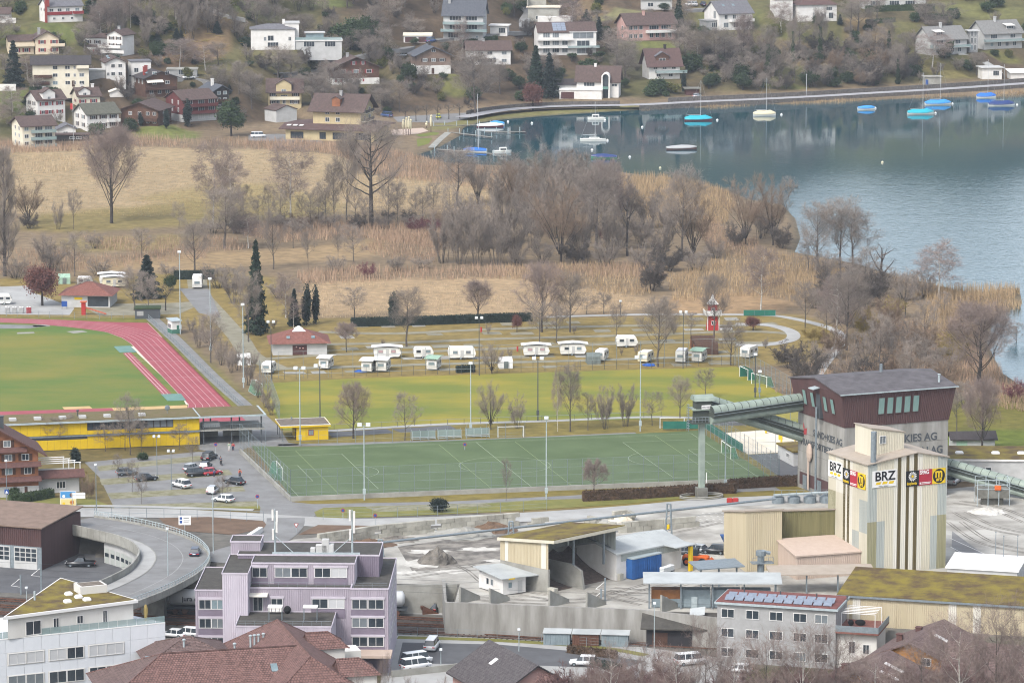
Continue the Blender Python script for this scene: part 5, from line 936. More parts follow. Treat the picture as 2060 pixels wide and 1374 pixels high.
fence('lawn_fence','tall fence with green netting left of the yellow lawn',[(522,765),(545,800),(563,850)],3,4.5,wires=3,net=True)
fence('lawn_fence','tall fence at the right end of the yellow lawn',[(1478,735),(1530,765),(1590,800)],3,4.5,wires=3,net=True)
fence('lawn_barrier','low rail along the near side of the yellow lawn',[(640,866),(800,858),(1000,850),(1120,846),(1330,838)],3.5,1.1,wires=1,mat='steel_dark')
fence('track_fence','metal rail with posts beside the running track',[(296,640),(340,680),(400,738),(470,805),(500,832)],2.2,1.1,wires=2,mat='steel')
fence('track_fence','wire fence behind the far bend of the track',[(-30,634),(100,640),(200,643),(296,640)],3,1.6,wires=3,mat='steel')
fence('road_fence','wire fence along the main road in front of the pitch',[(650,1046),(800,1042),(960,1035),(1100,1026)],4,2,wires=3)
fence('railway_fence','wire fence along the railway',[(800,1278),(1000,1286),(1180,1300),(1300,1312)],3.6,1.5,LOWZ,wires=3)
fence('yard_fence','wire fence on the bank beside the viaduct',[(190,1040),(330,1044),(430,1046),(530,1050)],3.6,2,wires=2)
fence('shore_fence','green sheet fence at the marsh edge right of the toy lighthouse',[(1496,636),(1560,636)],3,1.4,wires=1,base=None)
b=B();p,q=G(1496,636),G(1560,636);b.box(0,(q-p).length,-.03,.03,.1,1.5);tag(b.obj('green_screen','screen_green',None,p),'green windbreak panel at the marsh edge','screen')
def goal(x,y,a,label,w=7.3,h=2.44,d=1.6,netm=None,z=0.0):
    t=thing('football_goal',label,'goal',G(x,y,z),R(a));b=B();b.tube((0,0,0),(0,0,h),.065).tube((w,0,0),(w,0,h),.065);b.obj('post','white_paint',t);B().tube((0,0,h),(w,0,h),.065).obj('crossbar','white_paint',t)
    b=B()
    for xx in (0,w):b.tube((xx,0,h),(xx,d*.5,h),.04).tube((xx,d*.5,h),(xx,d,0),.04).tube((xx,0,0),(xx,d,0),.04)
    b.tube((0,d,0),(w,d,0),.04);b.obj('net_frame','steel_pale',t)
    if netm:B().quad((0,d*.5,h),(w,d*.5,h),(w,d,0),(0,d,0)).quad((0,0,0),(0,d,0),(0,d*.5,h),(0,0,h)).quad((w,0,0),(w,d,0),(w,d*.5,h),(w,0,h)).obj('net',netm,t)
P('net_thin','5f9a80',k=.75,alpha=.45)
goal(568,966,102,'white goal at the left end of the artificial pitch',netm='net_thin');goal(1451,910,-78,'white goal at the right end of the artificial pitch',netm='net_thin')
goal(1002,880,6,'spare white goal beside the far touchline',5.2,2.2);goal(1328,862,4,'spare white goal beside the green screen',5,2.2);goal(1488,758,-72,'goal with green net at the lawn corner',5,2.4,2,'screen_green');goal(1512,772,-60,'second goal with green net on the lawn edge',6,2.4,2,'net_thin');goal(528,795,108,'goal with net at the left end of the yellow lawn',6,2.4,1.6,'net_thin')
def bench_stand(x,y,label):
    t=thing('players_shelter',label,'shelter',G(x,y),R(10));b=B()
    for k in range(4):b.tube((k*1.6,0,0),(k*1.6,0,1.9),.04).tube((k*1.6,1.2,0),(k*1.6,1.2,2),.04)
    b.obj('frame','steel_pale',t);b=B();b.box(0,4.8,.6,1,.42,.5).box(0,4.8,.2,.55,.2,.26);b.obj('bench','steel_pale',t);B().box(0,4.8,1.15,1.2,.5,1.8).obj('back_panel','glass_rail',t)
bench_stand(830,886,'steel players shelter on the far touchline, left one');bench_stand(882,884,'steel players shelter on the far touchline, middle one');bench_stand(938,881,'steel players shelter on the far touchline, right one')
for k,(a,c,lab) in enumerate([((1334,866),(1404,865),'green fabric screen on the far right pitch edge'),((1416,862),(1494,912),'green fabric screen along the right end of the pitch')]):
    p,q=G(*a),G(*c);L=(q-p).length;t=thing('fabric_screen',lab,'screen',p,math.atan2(q.y-p.y,q.x-p.x));B().box(0,L,-.03,.03,.3,1.9).obj('fabric','screen_green',t)
    for i in range(int(L/3)+1):B().tube((i*3,.06,0),(i*3,.06,2),.04).obj('post','steel_dark',t)
b=B();p=G(1470,850);t=thing('rolled_cover','grey covered mound beside the conveyor','cover',G(1440,856));B().ball((3,2,0),4.5,2,1.3,16,8).obj('cover','asphalt_dark',t)
for x,y,l in [(1568,885,'yellow volleyball post, left'),(1572,892,'yellow volleyball post, near left'),(1600,900,'yellow volleyball post, right'),(1541,872,'yellow volleyball post, far left')]:t=thing('volleyball_post',l+' on the sand court','post',G(x,y));B().tube((0,0,0),(0,0,2.5),.12).bev(-.2,.2,-.2,.2,.2,2,.05).obj('padding','yellow_paint',t)
# playground, hut, signs, boards
t=frame('track_hut','small green and white timekeeping hut beside the track','hut',346,672,0,24);B().box(0,2.2,0,3,0,2.9).obj('wall','w_white',t);B().box(-.05,2.25,-.05,3.05,0,1).obj('base_board','net_green',t);B().slab([(-.3,-.3,3.1),(2.5,-.3,3.1),(2.5,3.3,3.4),(-.3,3.3,3.4)],.15).obj('roof','steel_pale',t);window(t,(0,1.5,1.2),-math.pi/2,2.2,1.1,2);B().box(1.2,2,-.08,0,0,2).obj('door','net_green',t)
t=frame('equipment_shed','dark green grass roofed shed behind the track bend','shed',272,642,0,4);B().box(0,6,0,4,0,2.4).obj('wall','steel_dark',t);B().box(-.2,6.2,-.2,4.2,2.4,2.7).obj('roof','leaf_ever',t);B().box(.4,2,-.06,0,.8,1.9).obj('board','w_grey',t)
t=frame('play_slide','orange playground slide with red tower','playground slide',172,634);B().slab([(0,0,1.9),(0,1,1.9),(5,1,.3),(5,0,.3)],.15).obj('chute','play_orange' if 'play_orange' in MATS else P('play_orange','c06040',k=.8),t);B().box(-1,0,0,1,0,3.2).obj('tower','red_paint',t);B().slab([(-1.3,-.3,3.3),(.3,-.3,3.3),(.3,1.3,3.3),(-1.3,1.3,3.3)],.2).obj('tower_roof','play_orange',t);B().tube((4.6,.5,0),(4.6,.5,.4),.06).obj('leg','steel',t)
for i,(x,m) in enumerate([(15,'w_grey'),(29,'w_grey'),(43,'w_grey'),(58,'sh_red')]):
    t=frame('recycling_container',['grey recycling container nearest the left edge behind the track','second grey recycling container behind the track','third grey recycling container, beside the red one','red recycling container behind the track bend'][i],'container',x-5,631,0,4);B().bev(0,1.2,0,1,.1,1.5,.1).obj('body',m,t);B().ball((.3,.5,1.5),.25,.25,.15).ball((.9,.5,1.5),.25,.25,.15).obj('lid','white_paint',t)
t=frame('information_board','blue notice board before the camp restaurant','board',124,622);B().box(0,1.4,0,.1,.6,2).obj('panel','blue_paint',t);B().tube((.1,.05,0),(.1,.05,.7),.05).tube((1.3,.05,0),(1.3,.05,.7),.05).obj('post','steel_dark',t)
# campsite buildings
def hiproof(name,label,x,y,w,d,h,rh,a,wall,roofm,wins=(),cap=None,cat='building',oh=.9):
    t=frame(name,label,cat,x,y,0,a);r=gable(t,0,0,w,d,h,rh,'hip',oh,wall,roofm);wins_on(t,0,0,w,d,h,wins)
    if cap:b=B();b.loft([[(w/2-1.6,d/2-1.6,h+rh-.6),(w/2+1.6,d/2-1.6,h+rh-.6),(w/2+1.6,d/2+1.6,h+rh-.6),(w/2-1.6,d/2+1.6,h+rh-.6)],[(w/2-.1,d/2-.1,h+rh+.5),(w/2+.1,d/2-.1,h+rh+.5),(w/2+.1,d/2+.1,h+rh+.5),(w/2-.1,d/2+.1,h+rh+.5)]]);b.obj('skylight_cap',cap,r)
    return t,r
t,r=hiproof('washhouse','camp washhouse with red tiled hip roof and white skylight cap',549,715,12.4,11,2.7,2.7,6,'w_lightgrey','tile_red',cap='white_paint');B().box(4.5,7.8,-.08,.02,0,2.3).obj('entrance','garage_door',t)
for xx,zz in ((3.2,3.6),(8.9,3.6)):B().slab([(xx,1.0,zz+.15),(xx+.8,1,zz+.15),(xx+.8,1.8,zz+.55),(xx,1.8,zz+.55)],.1).obj('skylight','glass_pale',r)
for xx in (5.4,6.2,6.9):B().ball((xx,-.2,1.9-.3*(xx>6)),.18,.1,.18).obj('flower_basket','w_pink',t)
t,r=hiproof('camp_restaurant','camp restaurant with broad reddish hip roof and dark glass front',124,618,12,11,3,2.7,-4,'w_lightgrey','tile_red');B().box(6.5,11.6,-.08,.02,.3,2.7).obj('glass_front','glass',t);B().box(3.2,5.2,-.08,.02,1.9,2.5).obj('sign_board','yellow_paint',t)
t=frame('toy_lighthouse','red and white toy lighthouse house on the camp','lighthouse',1424,665,0,6);b=B()
b.loft([[(x*1.35+1.3,y*1.35+1.3,0) for x,y in ((-1,-1),(1,-1),(1,1),(-1,1))],[(x*1.05+1.3,y*1.05+1.3,3.6) for x,y in ((-1,-1),(1,-1),(1,1),(-1,1))]]);b.obj('base','red_paint',t);B().box(-.6,3.2,-.6,3.2,3.6,3.9).obj('gallery','white_paint',t);B().box(-.6,3.2,-.65,-.58,3.9,4.8).box(-.66,-.6,-.6,3.2,3.9,4.8).box(3.2,3.26,-.6,3.2,3.9,4.8).obj('railing','white_paint',t);B().box(.3,2.3,.3,2.3,3.9,6.2).obj('lantern_room','red_paint',t)
b=B();b.loft([[(0,0,6.2),(2.6,0,6.2),(2.6,2.6,6.2),(0,2.6,6.2)],[(.9,.9,7.4),(1.7,.9,7.4),(1.7,1.7,7.4),(.9,1.7,7.4)],[(1.25,1.25,8.6),(1.35,1.25,8.6),(1.35,1.35,8.6),(1.25,1.35,8.6)]]);b.obj('roof','white_paint',t);window(t,(1.3,.28,4.6),0,.9,.8);window(t,(1.3,.02,1.3),0,.9,1);B().box(3,6,0,1.5,0,.35).obj('step','white_paint',t)
for k in (-.05,2.65):B().box(k-.08,k+.08,-.1,0,0,3.5).obj('corner_board','white_paint',t)
P('pod_wood','5c4538','4a372d',sc=2,k=.72)
for i,(x,y,lab) in enumerate([(1392,703,'brown barrel shaped camping pod, rear one'),(1398,714,'brown barrel shaped camping pod, front one')]):
    t=frame('camping_pod',lab,'camping pod',x,y,0,4);b=B();ring=lambda xx:[(xx,2-2.0*math.cos(R(a_)),2.9*math.sin(R(a_))**.8 if 0<a_<180 else 0) for a_ in range(0,181,20)];b.loft([ring(0),ring(5.4)]);b.obj('shell','pod_wood',t);B().box(-.06,0,1.2,2.8,.1,2.1).obj('door','w_woodwarm',t)
    for k in range(6):b=B();b.loft([[(p_[0],2+(p_[1]-2)*1.02,p_[2]*1.02) for p_ in ring(k*1.05)],[(p_[0],2+(p_[1]-2)*1.02,p_[2]*1.02) for p_ in ring(k*1.05+.12)]]);b.obj('hoop','wood_dark',t)
# caravans
P('van_white','e3e2dc','d6d4cb',sc=1,k=.86,rough=.45);P('van_cream','d8cfb2',k=.84,rough=.45);P('canvas_green','9fbba6','8aa893',sc=1,k=.8);P('canvas_grey','77807c','676f6b',sc=1,k=.75);P('tyre','2b2b2c',k=.8);P('tarp_blue','2f5fae','274f96',sc=2,k=.8);P('pane_pink','b99a9c',k=.8)
def caravan(x,y,a,label,L=5.6,wid=2.2,h=2.3,cap=None,stripe=None,side=True,body='van_white'):
    t=frame('caravan',label,'caravan',x,y,0,a);b=B();prof=[(0.15,.45),(L-.5,.45),(L-.1,1.0),(L,1.35),(L-.35,h),(L-.7,h+.25),(.5,h+.3),(.1,h),(0,1.3)]
    b.loft([[(px_,0,pz) for px_,pz in prof],[(px_,wid,pz) for px_,pz in prof]]);b.obj('body',body,t);B().slab([(.3,.1,h+.4),(L-.7,.1,h+.36),(L-.7,wid-.1,h+.36),(.3,wid-.1,h+.4)],.12).obj('roof_cap','canvas_green' if cap=='g' else 'white_paint',t)
    for xx in (L*.25,L*.72):window(t,(xx,0,1.35),0,1.1,.65,0,fr='w_grey',gl='glass' if not stripe else 'pane_pink')
    window(t,(0,wid/2,1.35),-math.pi/2,1.4,.7,0,fr='w_grey',gl='glass_pale');B().box(L*.44,L*.56,-.04,0,.5,2.2).obj('door','w_lightgrey',t)
    for yy in (-.03,wid-.17):b=B();b.tube((L*.45,yy,.33),(L*.45,yy+.2,.33),.33,None,12);o=b.obj('wheel','tyre',t);B().tube((L*.45,yy-.02,.33),(L*.45,yy+.22,.33),.17,None,8).obj('rim','steel_pale',o)
    B().box(.05,L-.1,-.015,wid+.015,.95,1.05).obj('trim_band',stripe or 'steel',t);B().tube((L-.2,wid/2,.5),(L+1,wid/2,.45),.06).obj('tow_bar','steel_dark',t)
    if cap:b=B();b.slab([(-.5,-.5,h+.55),(L*.5,-.5,h+.85),(L*.5,wid+.5,h+.85),(-.5,wid+.5,h+.55)],.06).slab([(L*.5,-.5,h+.85),(L+.4,-.5,h+.5),(L+.4,wid+.5,h+.5),(L*.5,wid+.5,h+.85)],.06);b.obj('shelter_roof','canvas_green' if cap=='g' else 'white_paint',t)
    return t
caravan(752,722,3,'large caravan with blue striped awning and white shelter roof',6.2,2.3,2.2,'w','blue_paint');caravan(902,724,4,'long white caravan with rounded ends beside the lamp post',6.3,2.3,2.5);caravan(1053,718,3,'long caravan with striped curtains left of the camp tree',6,2.3,2.2,'w','steel');caravan(1127,716,3,'white caravan with two windows right of the camp tree',6,2.3,2.3,'w')
caravan(747,751,78,'white caravan seen end on, left one beside the blue tarpaulin',5,2.3,2.3,'w');caravan(776,750,78,'white caravan seen end on, right one beside the blue tarpaulin',5,2.3,2.3,'w');caravan(878,747,78,'caravan with pale green shelter roof in the front row',5,2.3,2.3,'g');caravan(545,754,78,'white caravan at the left end of the front row',4.6,2.2,2.2);caravan(1302,732,70,'cream caravan with blue tarpaulin beside it',5,2.3,2.2,body='van_cream');caravan(1378,732,80,'white boxy caravan at the lamp post',5.4,2.2,2.6);caravan(1411,731,72,'caravan with green shelter roof beside the wooden pods',5,2.3,2.3,'g');caravan(1507,723,64,'white caravan at the right end of the front row',5.4,2.3,2.3)
caravan(206,580,6,'cream caravan behind the camp restaurant, front one',6.2,2.3,2.3,'w',body='van_cream');caravan(200,574,6,'white caravan behind the camp restaurant, rear one',6.4,2.3,2.4,'w');caravan(406,582,92,'white camper parked alone before the dark hedge',5.6,2.4,2.9);caravan(-4,614,4,'white caravan at the left edge of the camp yard',3.4,2.2,2.3);caravan(155,578,4,'white caravan roof behind the restaurant, left',4,2.2,2.2)
for x,y,lab,m in [(1005,742,'white camp tent in the front row','white_paint'),(1182,733,'grey green tent with dark cover','canvas_grey'),(478,735,'white vaulted tent beside the camp lane','white_paint'),(118,572,'green tent roof behind the copper beech','canvas_green')]:
    t=frame('tent',lab,'tent',x,y,0,8);b=B();b.loft([[(xx,0,0),(xx,.2,1.7),(xx,1.5,2.5),(xx,2.8,1.7),(xx,3,0)] for xx in (0,3)]);b.obj('canvas',m,t);B().box(1.0,2.0,-.03,.1,0,1.6).obj('entrance','canvas_grey',t)
for x,y,lab in [(716,750,'blue tarpaulin on the ground beside the end on caravans'),(1296,737,'blue tarpaulin beside the cream caravan')]:t=frame('tarpaulin',lab,'tarpaulin',x,y);B().ball((1,1,.1),1.6,1.2,.45,10,6,.2,4).obj('sheet','tarp_blue',t)
hedge('clipped_hedge',[(918,750),(955,748)],1.2,1.5,'needle_dark','short dark clipped hedge in the front camp row')
for x,y in ((1041,707),(968,668)):t=frame('fire_hydrant_post','red service post beside the caravan' if x>1000 else 'red service post near the hedge','post',x,y);B().bev(-.2,.2,-.15,.15,0,1.2,.05).obj('post','red_paint',t)
caravan(1240,700,5,'white caravan standing alone in the middle camp row',5,2.2,2.3);caravan(660,745,76,'white caravan seen end on behind the ball fence at the left',4.6,2.2,2.2,'w');caravan(832,722,4,'small caravan between the striped awning and the green roof',4.6,2.2,2.2);caravan(1215,728,74,'small end on caravan right of the grey green tent',4.4,2.1,2.2)
# chalet at the left edge
def chalet():
    t=frame('chalet','large wooden chalet with shingled eaves at the left edge','chalet',78,997,0,14);w=16;h=8.8
    b=B();b.loft([[(0,0,0),(0,0,h),(-w/2,0,h+4.4),(-w,0,h),(-w,0,0)],[(0,12,0),(0,12,h),(-w/2,12,h+4.4),(-w,12,h),(-w,12,0)]]);b.obj('wall','w_woodwarm',t);B().box(-w-.05,.06,-.06,12,-.5,2.0).obj('plinth','w_lightgrey',t)
    r=B().slab([(1.6,-1.2,h-.9),(1.6,13,h-.9),(-w/2,13,h+4.8),(-w/2,-1.2,h+4.8)],.3).slab([(-w/2,-1.2,h+4.8),(-w/2,13,h+4.8),(-w-1.6,13,h-.9),(-w-1.6,-1.2,h-.9)],.3).obj('roof','tile_brown',t)
    for z in (3.1,5.9,8.8):
        x1=.5 if z<8 else-2.2;B().slab([(-w+1,-1.1,z),(x1,-1.1,z),(x1,0,z+.75),(-w+1,0,z+.75)],.15).obj('shingle_eave','tile_brown',t)
    for z,xs in ((4.3,(-2,-5.6,-9)),(6.9,(-2.4,-5.6,-9)),(9.6,(-5.8,)),(.6,(-3.4,))):
        for x in xs:window(t,(x,0,z),0,1.4,1.3,1,'wood_dark')
    chimney(r,-6.4,4,h+4,2,'steel_dark')
    B().box(.06,8,2,9,0,3.2).obj('annex','w_lightgrey',t);B().slab([(.06,.6,3.2),(9,.6,3.2),(9,2.4,4.4),(.06,2.4,4.4)],.2).obj('annex_roof','tile_brown',t);B().box(.06,8,2.4,9,3.2,3.4).obj('terrace','concrete',t)
    b=B()
    for k in range(4):b.tube((.2,2.6+k*2,5.6),(8.5-k*.8,2.6+k*2,5.6),.1)
    for k in range(4):b.tube((8.3-k*.8,2.6+k*2,3.4),(8.3-k*.8,2.6+k*2,5.6),.08)
    b.obj('pergola','white_paint',t);window(t,(4.5,2,.8),0,1.8,1.4,2)
chalet()
def billboard():
    t=frame('billboard','two stacked advertising boards on posts beside the road','billboard',121,1018,0,4);B().tube((.2,0,0),(.2,0,2.8),.05).tube((2.8,0,0),(2.8,0,2.8),.05).obj('post','steel_dark',t)
    for z,m,m2 in ((1.5,'ad_blue','ad_skin'),(.1,'ad_cream','ad_red')):
        o=B().box(0,3.0,-.1,-.02,z,z+1.35).obj('board','white_paint',t);B().box(.08,2.92,-.12,-.1,z+.08,z+1.27).obj('poster',m,o);B().ball((2.2,-.115,z+.62),.45,.02,.45).obj('picture',m2,o);B().ball((.7,-.115,z+.4),.3,.02,.3).obj('picture','white_paint' if z>1 else 'yellow_paint',o)
P('ad_blue','4a8ec0',k=.8);P('ad_skin','8a6a58','3f4a5a',sc=3,k=.8);P('ad_cream','d9c98a',k=.8);P('ad_red','a8432f','c9a040',sc=3,k=.8)
billboard()
def sign(x,yb,yt,label,kind,z=0.0):
    p=G(x,yb,z);h=(yb-yt)/sc_at(p);t=thing('road_sign',label,'road sign',p);B().tube((0,0,0),(0,0,h),.05).obj('post','steel_pale',t)
    if kind=='blue':B().box(-.4,.4,-.08,-.03,h-.9,h-.05).obj('plate','blue_paint',t);B().add([(-.28,-.09,h-.75),(.28,-.09,h-.75),(0,-.09,h-.25)],[(0,1,2)]).obj('symbol','white_paint',t)
    elif kind=='way':
        for i in range(2):B().prism([(-.1,0),(2,0),(2.4,.05),(2,.1),(-.1,.1)],h-.6*i-.5,h-.6*i).obj('plate','white_paint',t)
    elif kind=='round':B().tube((0,-.04,h-.35),(0,-.1,h-.35),.36,None,14).obj('plate','red_paint',t);B().tube((0,-.1,h-.35),(0,-.12,h-.35),.26,None,14).obj('symbol','blue_paint',t)
    elif kind=='big':B().box(-1.1,1.1,-.1,-.04,h-1.7,h).obj('plate','white_paint',t);B().box(-.9,-.45,-.12,-.1,h-1.4,h-.9).box(-.9,-.45,-.12,-.1,h-.7,h-.25).obj('symbol','blue_paint',t);B().box(-.2,.8,-.12,-.1,h-.5,h-.4).box(-.2,.9,-.12,-.1,h-.95,h-.85).box(-.2,.7,-.12,-.1,h-1.3,h-1.2).obj('lettering','steel_dark',t)
    elif kind=='give':B().add([(-.45,-.06,h),(.45,-.06,h),(0,-.06,h-.8)],[(0,2,1)]).obj('plate','red_paint',t);B().add([(-.28,-.07,h-.1),(.28,-.07,h-.1),(0,-.07,h-.6)],[(0,2,1)]).obj('symbol','white_paint',t)
sign(14,1022,983,'blue pedestrian crossing sign before the chalet','blue');sign(146,1030,990,'white direction signs beside the billboard','way');sign(372,1080,1036,'large white direction board at the viaduct','big');sign(518,1022,994,'round no parking sign at the car park exit','round');sign(935,905,890,'small round sign at the pitch gate','round');sign(596,1072,1052,'give way sign beside the yard gate','give');sign(434,915,890,'round no parking sign beside the clubhouse','round');sign(755,1060,1032,'thin white sign beside the yard wall','round');sign(690,1046,1022,'round sign on the verge before the pitch','round')
# ------------------------------------------------------------------ gravel works
for n,h,h2,k in [('clad_cream','d3cdba','c6bfaa',.8),('clad_white','dcd8cc','d0ccbf',.82),('clad_grey','b3b8b2','a6aba5',.78),('clad_olive','a5a184','97936f',.74),('clad_dark','5f5436','6f6340',.72),('clad_beige','c5b99d','b8ab8e',.78),('clad_pink','c2afa0','b8a596',.8),('clad_brown','5b4240','4e3836',.75),('clad_moss','8d875f','6f6b48',.7)]:P(n,h,h2,k=k,sc=.8,sx=1.5,sy=1.5,sz=.1,bump=.1,lo=.3,hi=.75)
P('tower_concrete','a6a49e','827f78',sc=.5,det=8,k=.76,sz=.18,bump=.3,bsc=1.5);P('tower_roof','6c686a','565254',sc=.5,k=.7,bump=.5,bsc=5);P('roof_tan','b2a698','a69a8b',sc=.5,k=.74);P('letter_dark','4c5054',k=.8);P('letter_red','b0484a',k=.8);P('black_paint','17181a',k=.9);P('conv_green','9aa69a','88948a',sc=.6,k=.76,rough=.6);P('conv_dark','4a5049',k=.75);P('gravel','77685f','5c5049',sc=1.5,k=.68,bump=.9,bsc=5);P('rubble','837d74','4c4843',sc=.6,det=8,k=.72,bump=1,bsc=2);P('container_blue','2c62a4','26558f',sc=.6,k=.78);P('roof_sheet','b4b8b7','a3a7a6',sc=.3,k=.8);P('orange_paint','d0642c',k=.8);P('tank_white','d3d5d4',k=.84,rough=.5);P('block_concrete','b3b0a4','918e83',sc=.4,coord='World',k=.78,bump=.3,bsc=3,rnd=.12)
def zof(p,py):v=-(py-687)/F;return CAMZ+p.y*(-SP+v*CP)/(CP+v*SP)
def ribs(p0,p1,z0,z1,per=.4,dep=.07,z1b=None):     # trapezoid sheet from p0 to p1, outward side on the right of the walk
    b=B();d=Vector(p1)-Vector(p0);L=d.length;d.normalize();n=Vector((d.y,-d.x));k=max(1,round(L/per));pts=[];z1b=z1 if z1b is None else z1b
    for i in range(k):
        for f,o in ((0,0),(.4,0),(.5,dep),(.9,dep)):pts.append((Vector(p0)+d*(L*(i+f)/k)+n*o,(i+f)/k))
    pts.append((Vector(p1),1));q=[((p.x,p.y,z0),(p.x,p.y,z1+(z1b-z1)*t)) for p,t in pts]
    for a,c in zip(q,q[1:]):b.quad(a[0],c[0],c[1],a[1])
    return b
def text(t,name,s,size,loc,rz,mat,bold=.02,sx=1.0,rot=None):
    c=bpy.data.curves.new(name,'FONT');c.body=s;c.size=size;c.offset=bold*size;c.extrude=.015;c.materials.append(MATS[mat]);q_=bpy.data.objects.new(name,c);COL.objects.link(q_);me=bpy.data.meshes.new_from_object(q_);bpy.data.objects.remove(q_);me.name=name;o=put(name,me,t);o.location=loc;o.rotation_euler=rot or (math.pi/2,0,rz);o.scale=(sx,1,1);return o
Q=-math.pi/2
def tower():
    t=frame('concrete_tower','tall concrete batching tower with flared dark brown top','tower',1697,1015,0,23);W_,D_,h,H_=22,19,14.6,21.0;f=1.2
    B().box(0,W_,0,D_,-.3,h).obj('shaft','tower_concrete',t)
    for z in (3.6,7.2,10.8):B().box(-.02,W_+.02,-.02,D_+.02,z,z+.06).obj('shutter_joint','concrete_dark',t)
    b=B();lo=[(0,0),(W_,0),(W_,D_),(0,D_)];hi=[(-f,-f*.6),(W_+f,-f*.6),(W_+f,D_+f),(-f,D_+f)];b.loft([[(x-.1 if x==0 else x+.1,y-.1 if y==0 else y+.1,h) for x,y in lo],[(x,y,H_) for x,y in hi]]);m=(D_+f*.4)/2;b.add([(-f,-f*.6,H_),(-f,D_+f,H_),(-f,m,H_+1.5)],[(0,2,1)]).add([(W_+f,-f*.6,H_),(W_+f,D_+f,H_),(W_+f,m,H_+1.5)],[(0,1,2)]);b.obj('flared_top','clad_brown',t)
    nr=60
    for side in range(2):
        b=B()
        for i in range(nr):
            u=(i+.5)/nr
            if side==0:p0=Vector((u*W_,-.1,h));p1=Vector((-f+u*(W_+2*f),-f*.6,H_));o=Vector((0,-.08,0));s=Vector((.1,0,0))
            else:p0=Vector((-.1,u*D_,h));p1=Vector((-f,-f*.6+u*(D_+1.6*f),H_));o=Vector((-.08,0,0));s=Vector((0,.1,0))
            b.quad(p0-s,p0+o,p1+o,p1-s).quad(p0+o,p0+s,p1+s,p1+o)
        b.obj('cladding_ribs','clad_brown',t)
    r=B().slab([(-f-.3,-f*.6-.4,H_+.1),(W_+f+.3,-f*.6-.4,H_+.1),(W_+f+.3,m,H_+1.75),(-f-.3,m,H_+1.75)],.2).slab([(-f-.3,m,H_+1.75),(W_+f+.3,m,H_+1.75),(W_+f+.3,D_+f+.4,H_+.1),(-f-.3,D_+f+.4,H_+.1)],.2).obj('roof','tower_roof',t)
    B().box(-f-.35,W_+f+.35,-f*.6-.5,-f*.6-.4,H_-.1,H_+.12).obj('gutter','steel_pale',r);B().tube((W_-1,2,H_),(W_-1,2,H_+2),.22).ball((W_-1,2,H_+2),.35,.35,.15).obj('flue','steel_pale',r);B().tube((W_*.62,D_*.6,H_),(W_*.62,D_*.6,H_+3),.3).obj('flue','steel',r)
    for i in range(5):x=W_*(.335+.083*i);o=window(t,(x,-.42,h+2.1),0,1.45,3.3,0,fr='clad_brown',gl='glass_teal');o.rotation_euler=(math.atan(f*.6/6.4),0,0)
    for y in (14.6,11.4,6.2,3.2):o=window(t,(-.6,y,h+2.1),Q,1.5,3.0,0,fr='clad_brown',gl='glass_teal');o.rotation_euler=(math.atan(f/6.4),0,Q)
    B().box(-1.0,-.2,8.2,9.8,h+.4,H_-.2).obj('hoist_slot','steel_dark',t);B().slab([(-2.6,7.9,H_-.2),(-.9,7.9,H_+.1),(-.9,10,H_+.1),(-2.6,10,H_-.2)],.15).obj('hoist_hood','steel_pale',t);B().tube((-1.4,8.8,0),(-1.4,8.8,h+2.6),.2).obj('riser_pipe','steel',t);B().tube((-.5,13.6,.5),(-.5,13.6,6.5),.2).ball((-.4,13.4,7.6),.5,.9,1.8).obj('vent','clad_pink',t)
    text(t,'lettering','SAND+KIES AG',1.75,(-.06,12.6,h-3.6),Q,'letter_dark');text(t,'lettering','TRANSPORTBETON AG',1.75,(-.06,17.9,h-6.0),Q,'letter_dark',sx=.98);text(t,'lettering','SAND + KIES AG',2.0,(5.0,-.06,h-3.6),0,'letter_dark',sx=1.0);text(t,'lettering','TRANSPORTBETON AG',2.0,(1.2,-.06,h-6.2),0,'letter_dark',sx=.93)
    b=B();b.add([(-.05,17.9,h-4),(-.05,17.9,h-2.4),(-.05,16.9,h-2.9),(-.05,16.6,h-1.6),(-.05,16.2,h-2.9),(-.05,15.2,h-2.6),(-.05,15.4,h-4)],[tuple(range(7))]);b.obj('emblem','letter_red',t);text(t,'emblem_lettering','ak',2.3,(-.07,17.7,h-3.9),Q,'letter_red',.03);B().box(2.2,3.6,-.05,-.02,h-5.4,h-4.2).obj('emblem','orange_paint',t)
    B().box(-.08,0,1,D_-1,.8,3.2).obj('base_cladding','clad_brown',t)
    for y in (4,9,15):B().box(-.14,-.08,y,y+1.6,.2,2.8).obj('door','steel',t)
P('glass_teal','8aa7a0','6f8d88',sc=.8,sz=.3,k=.75,rough=.2,spec=.5)
tower()
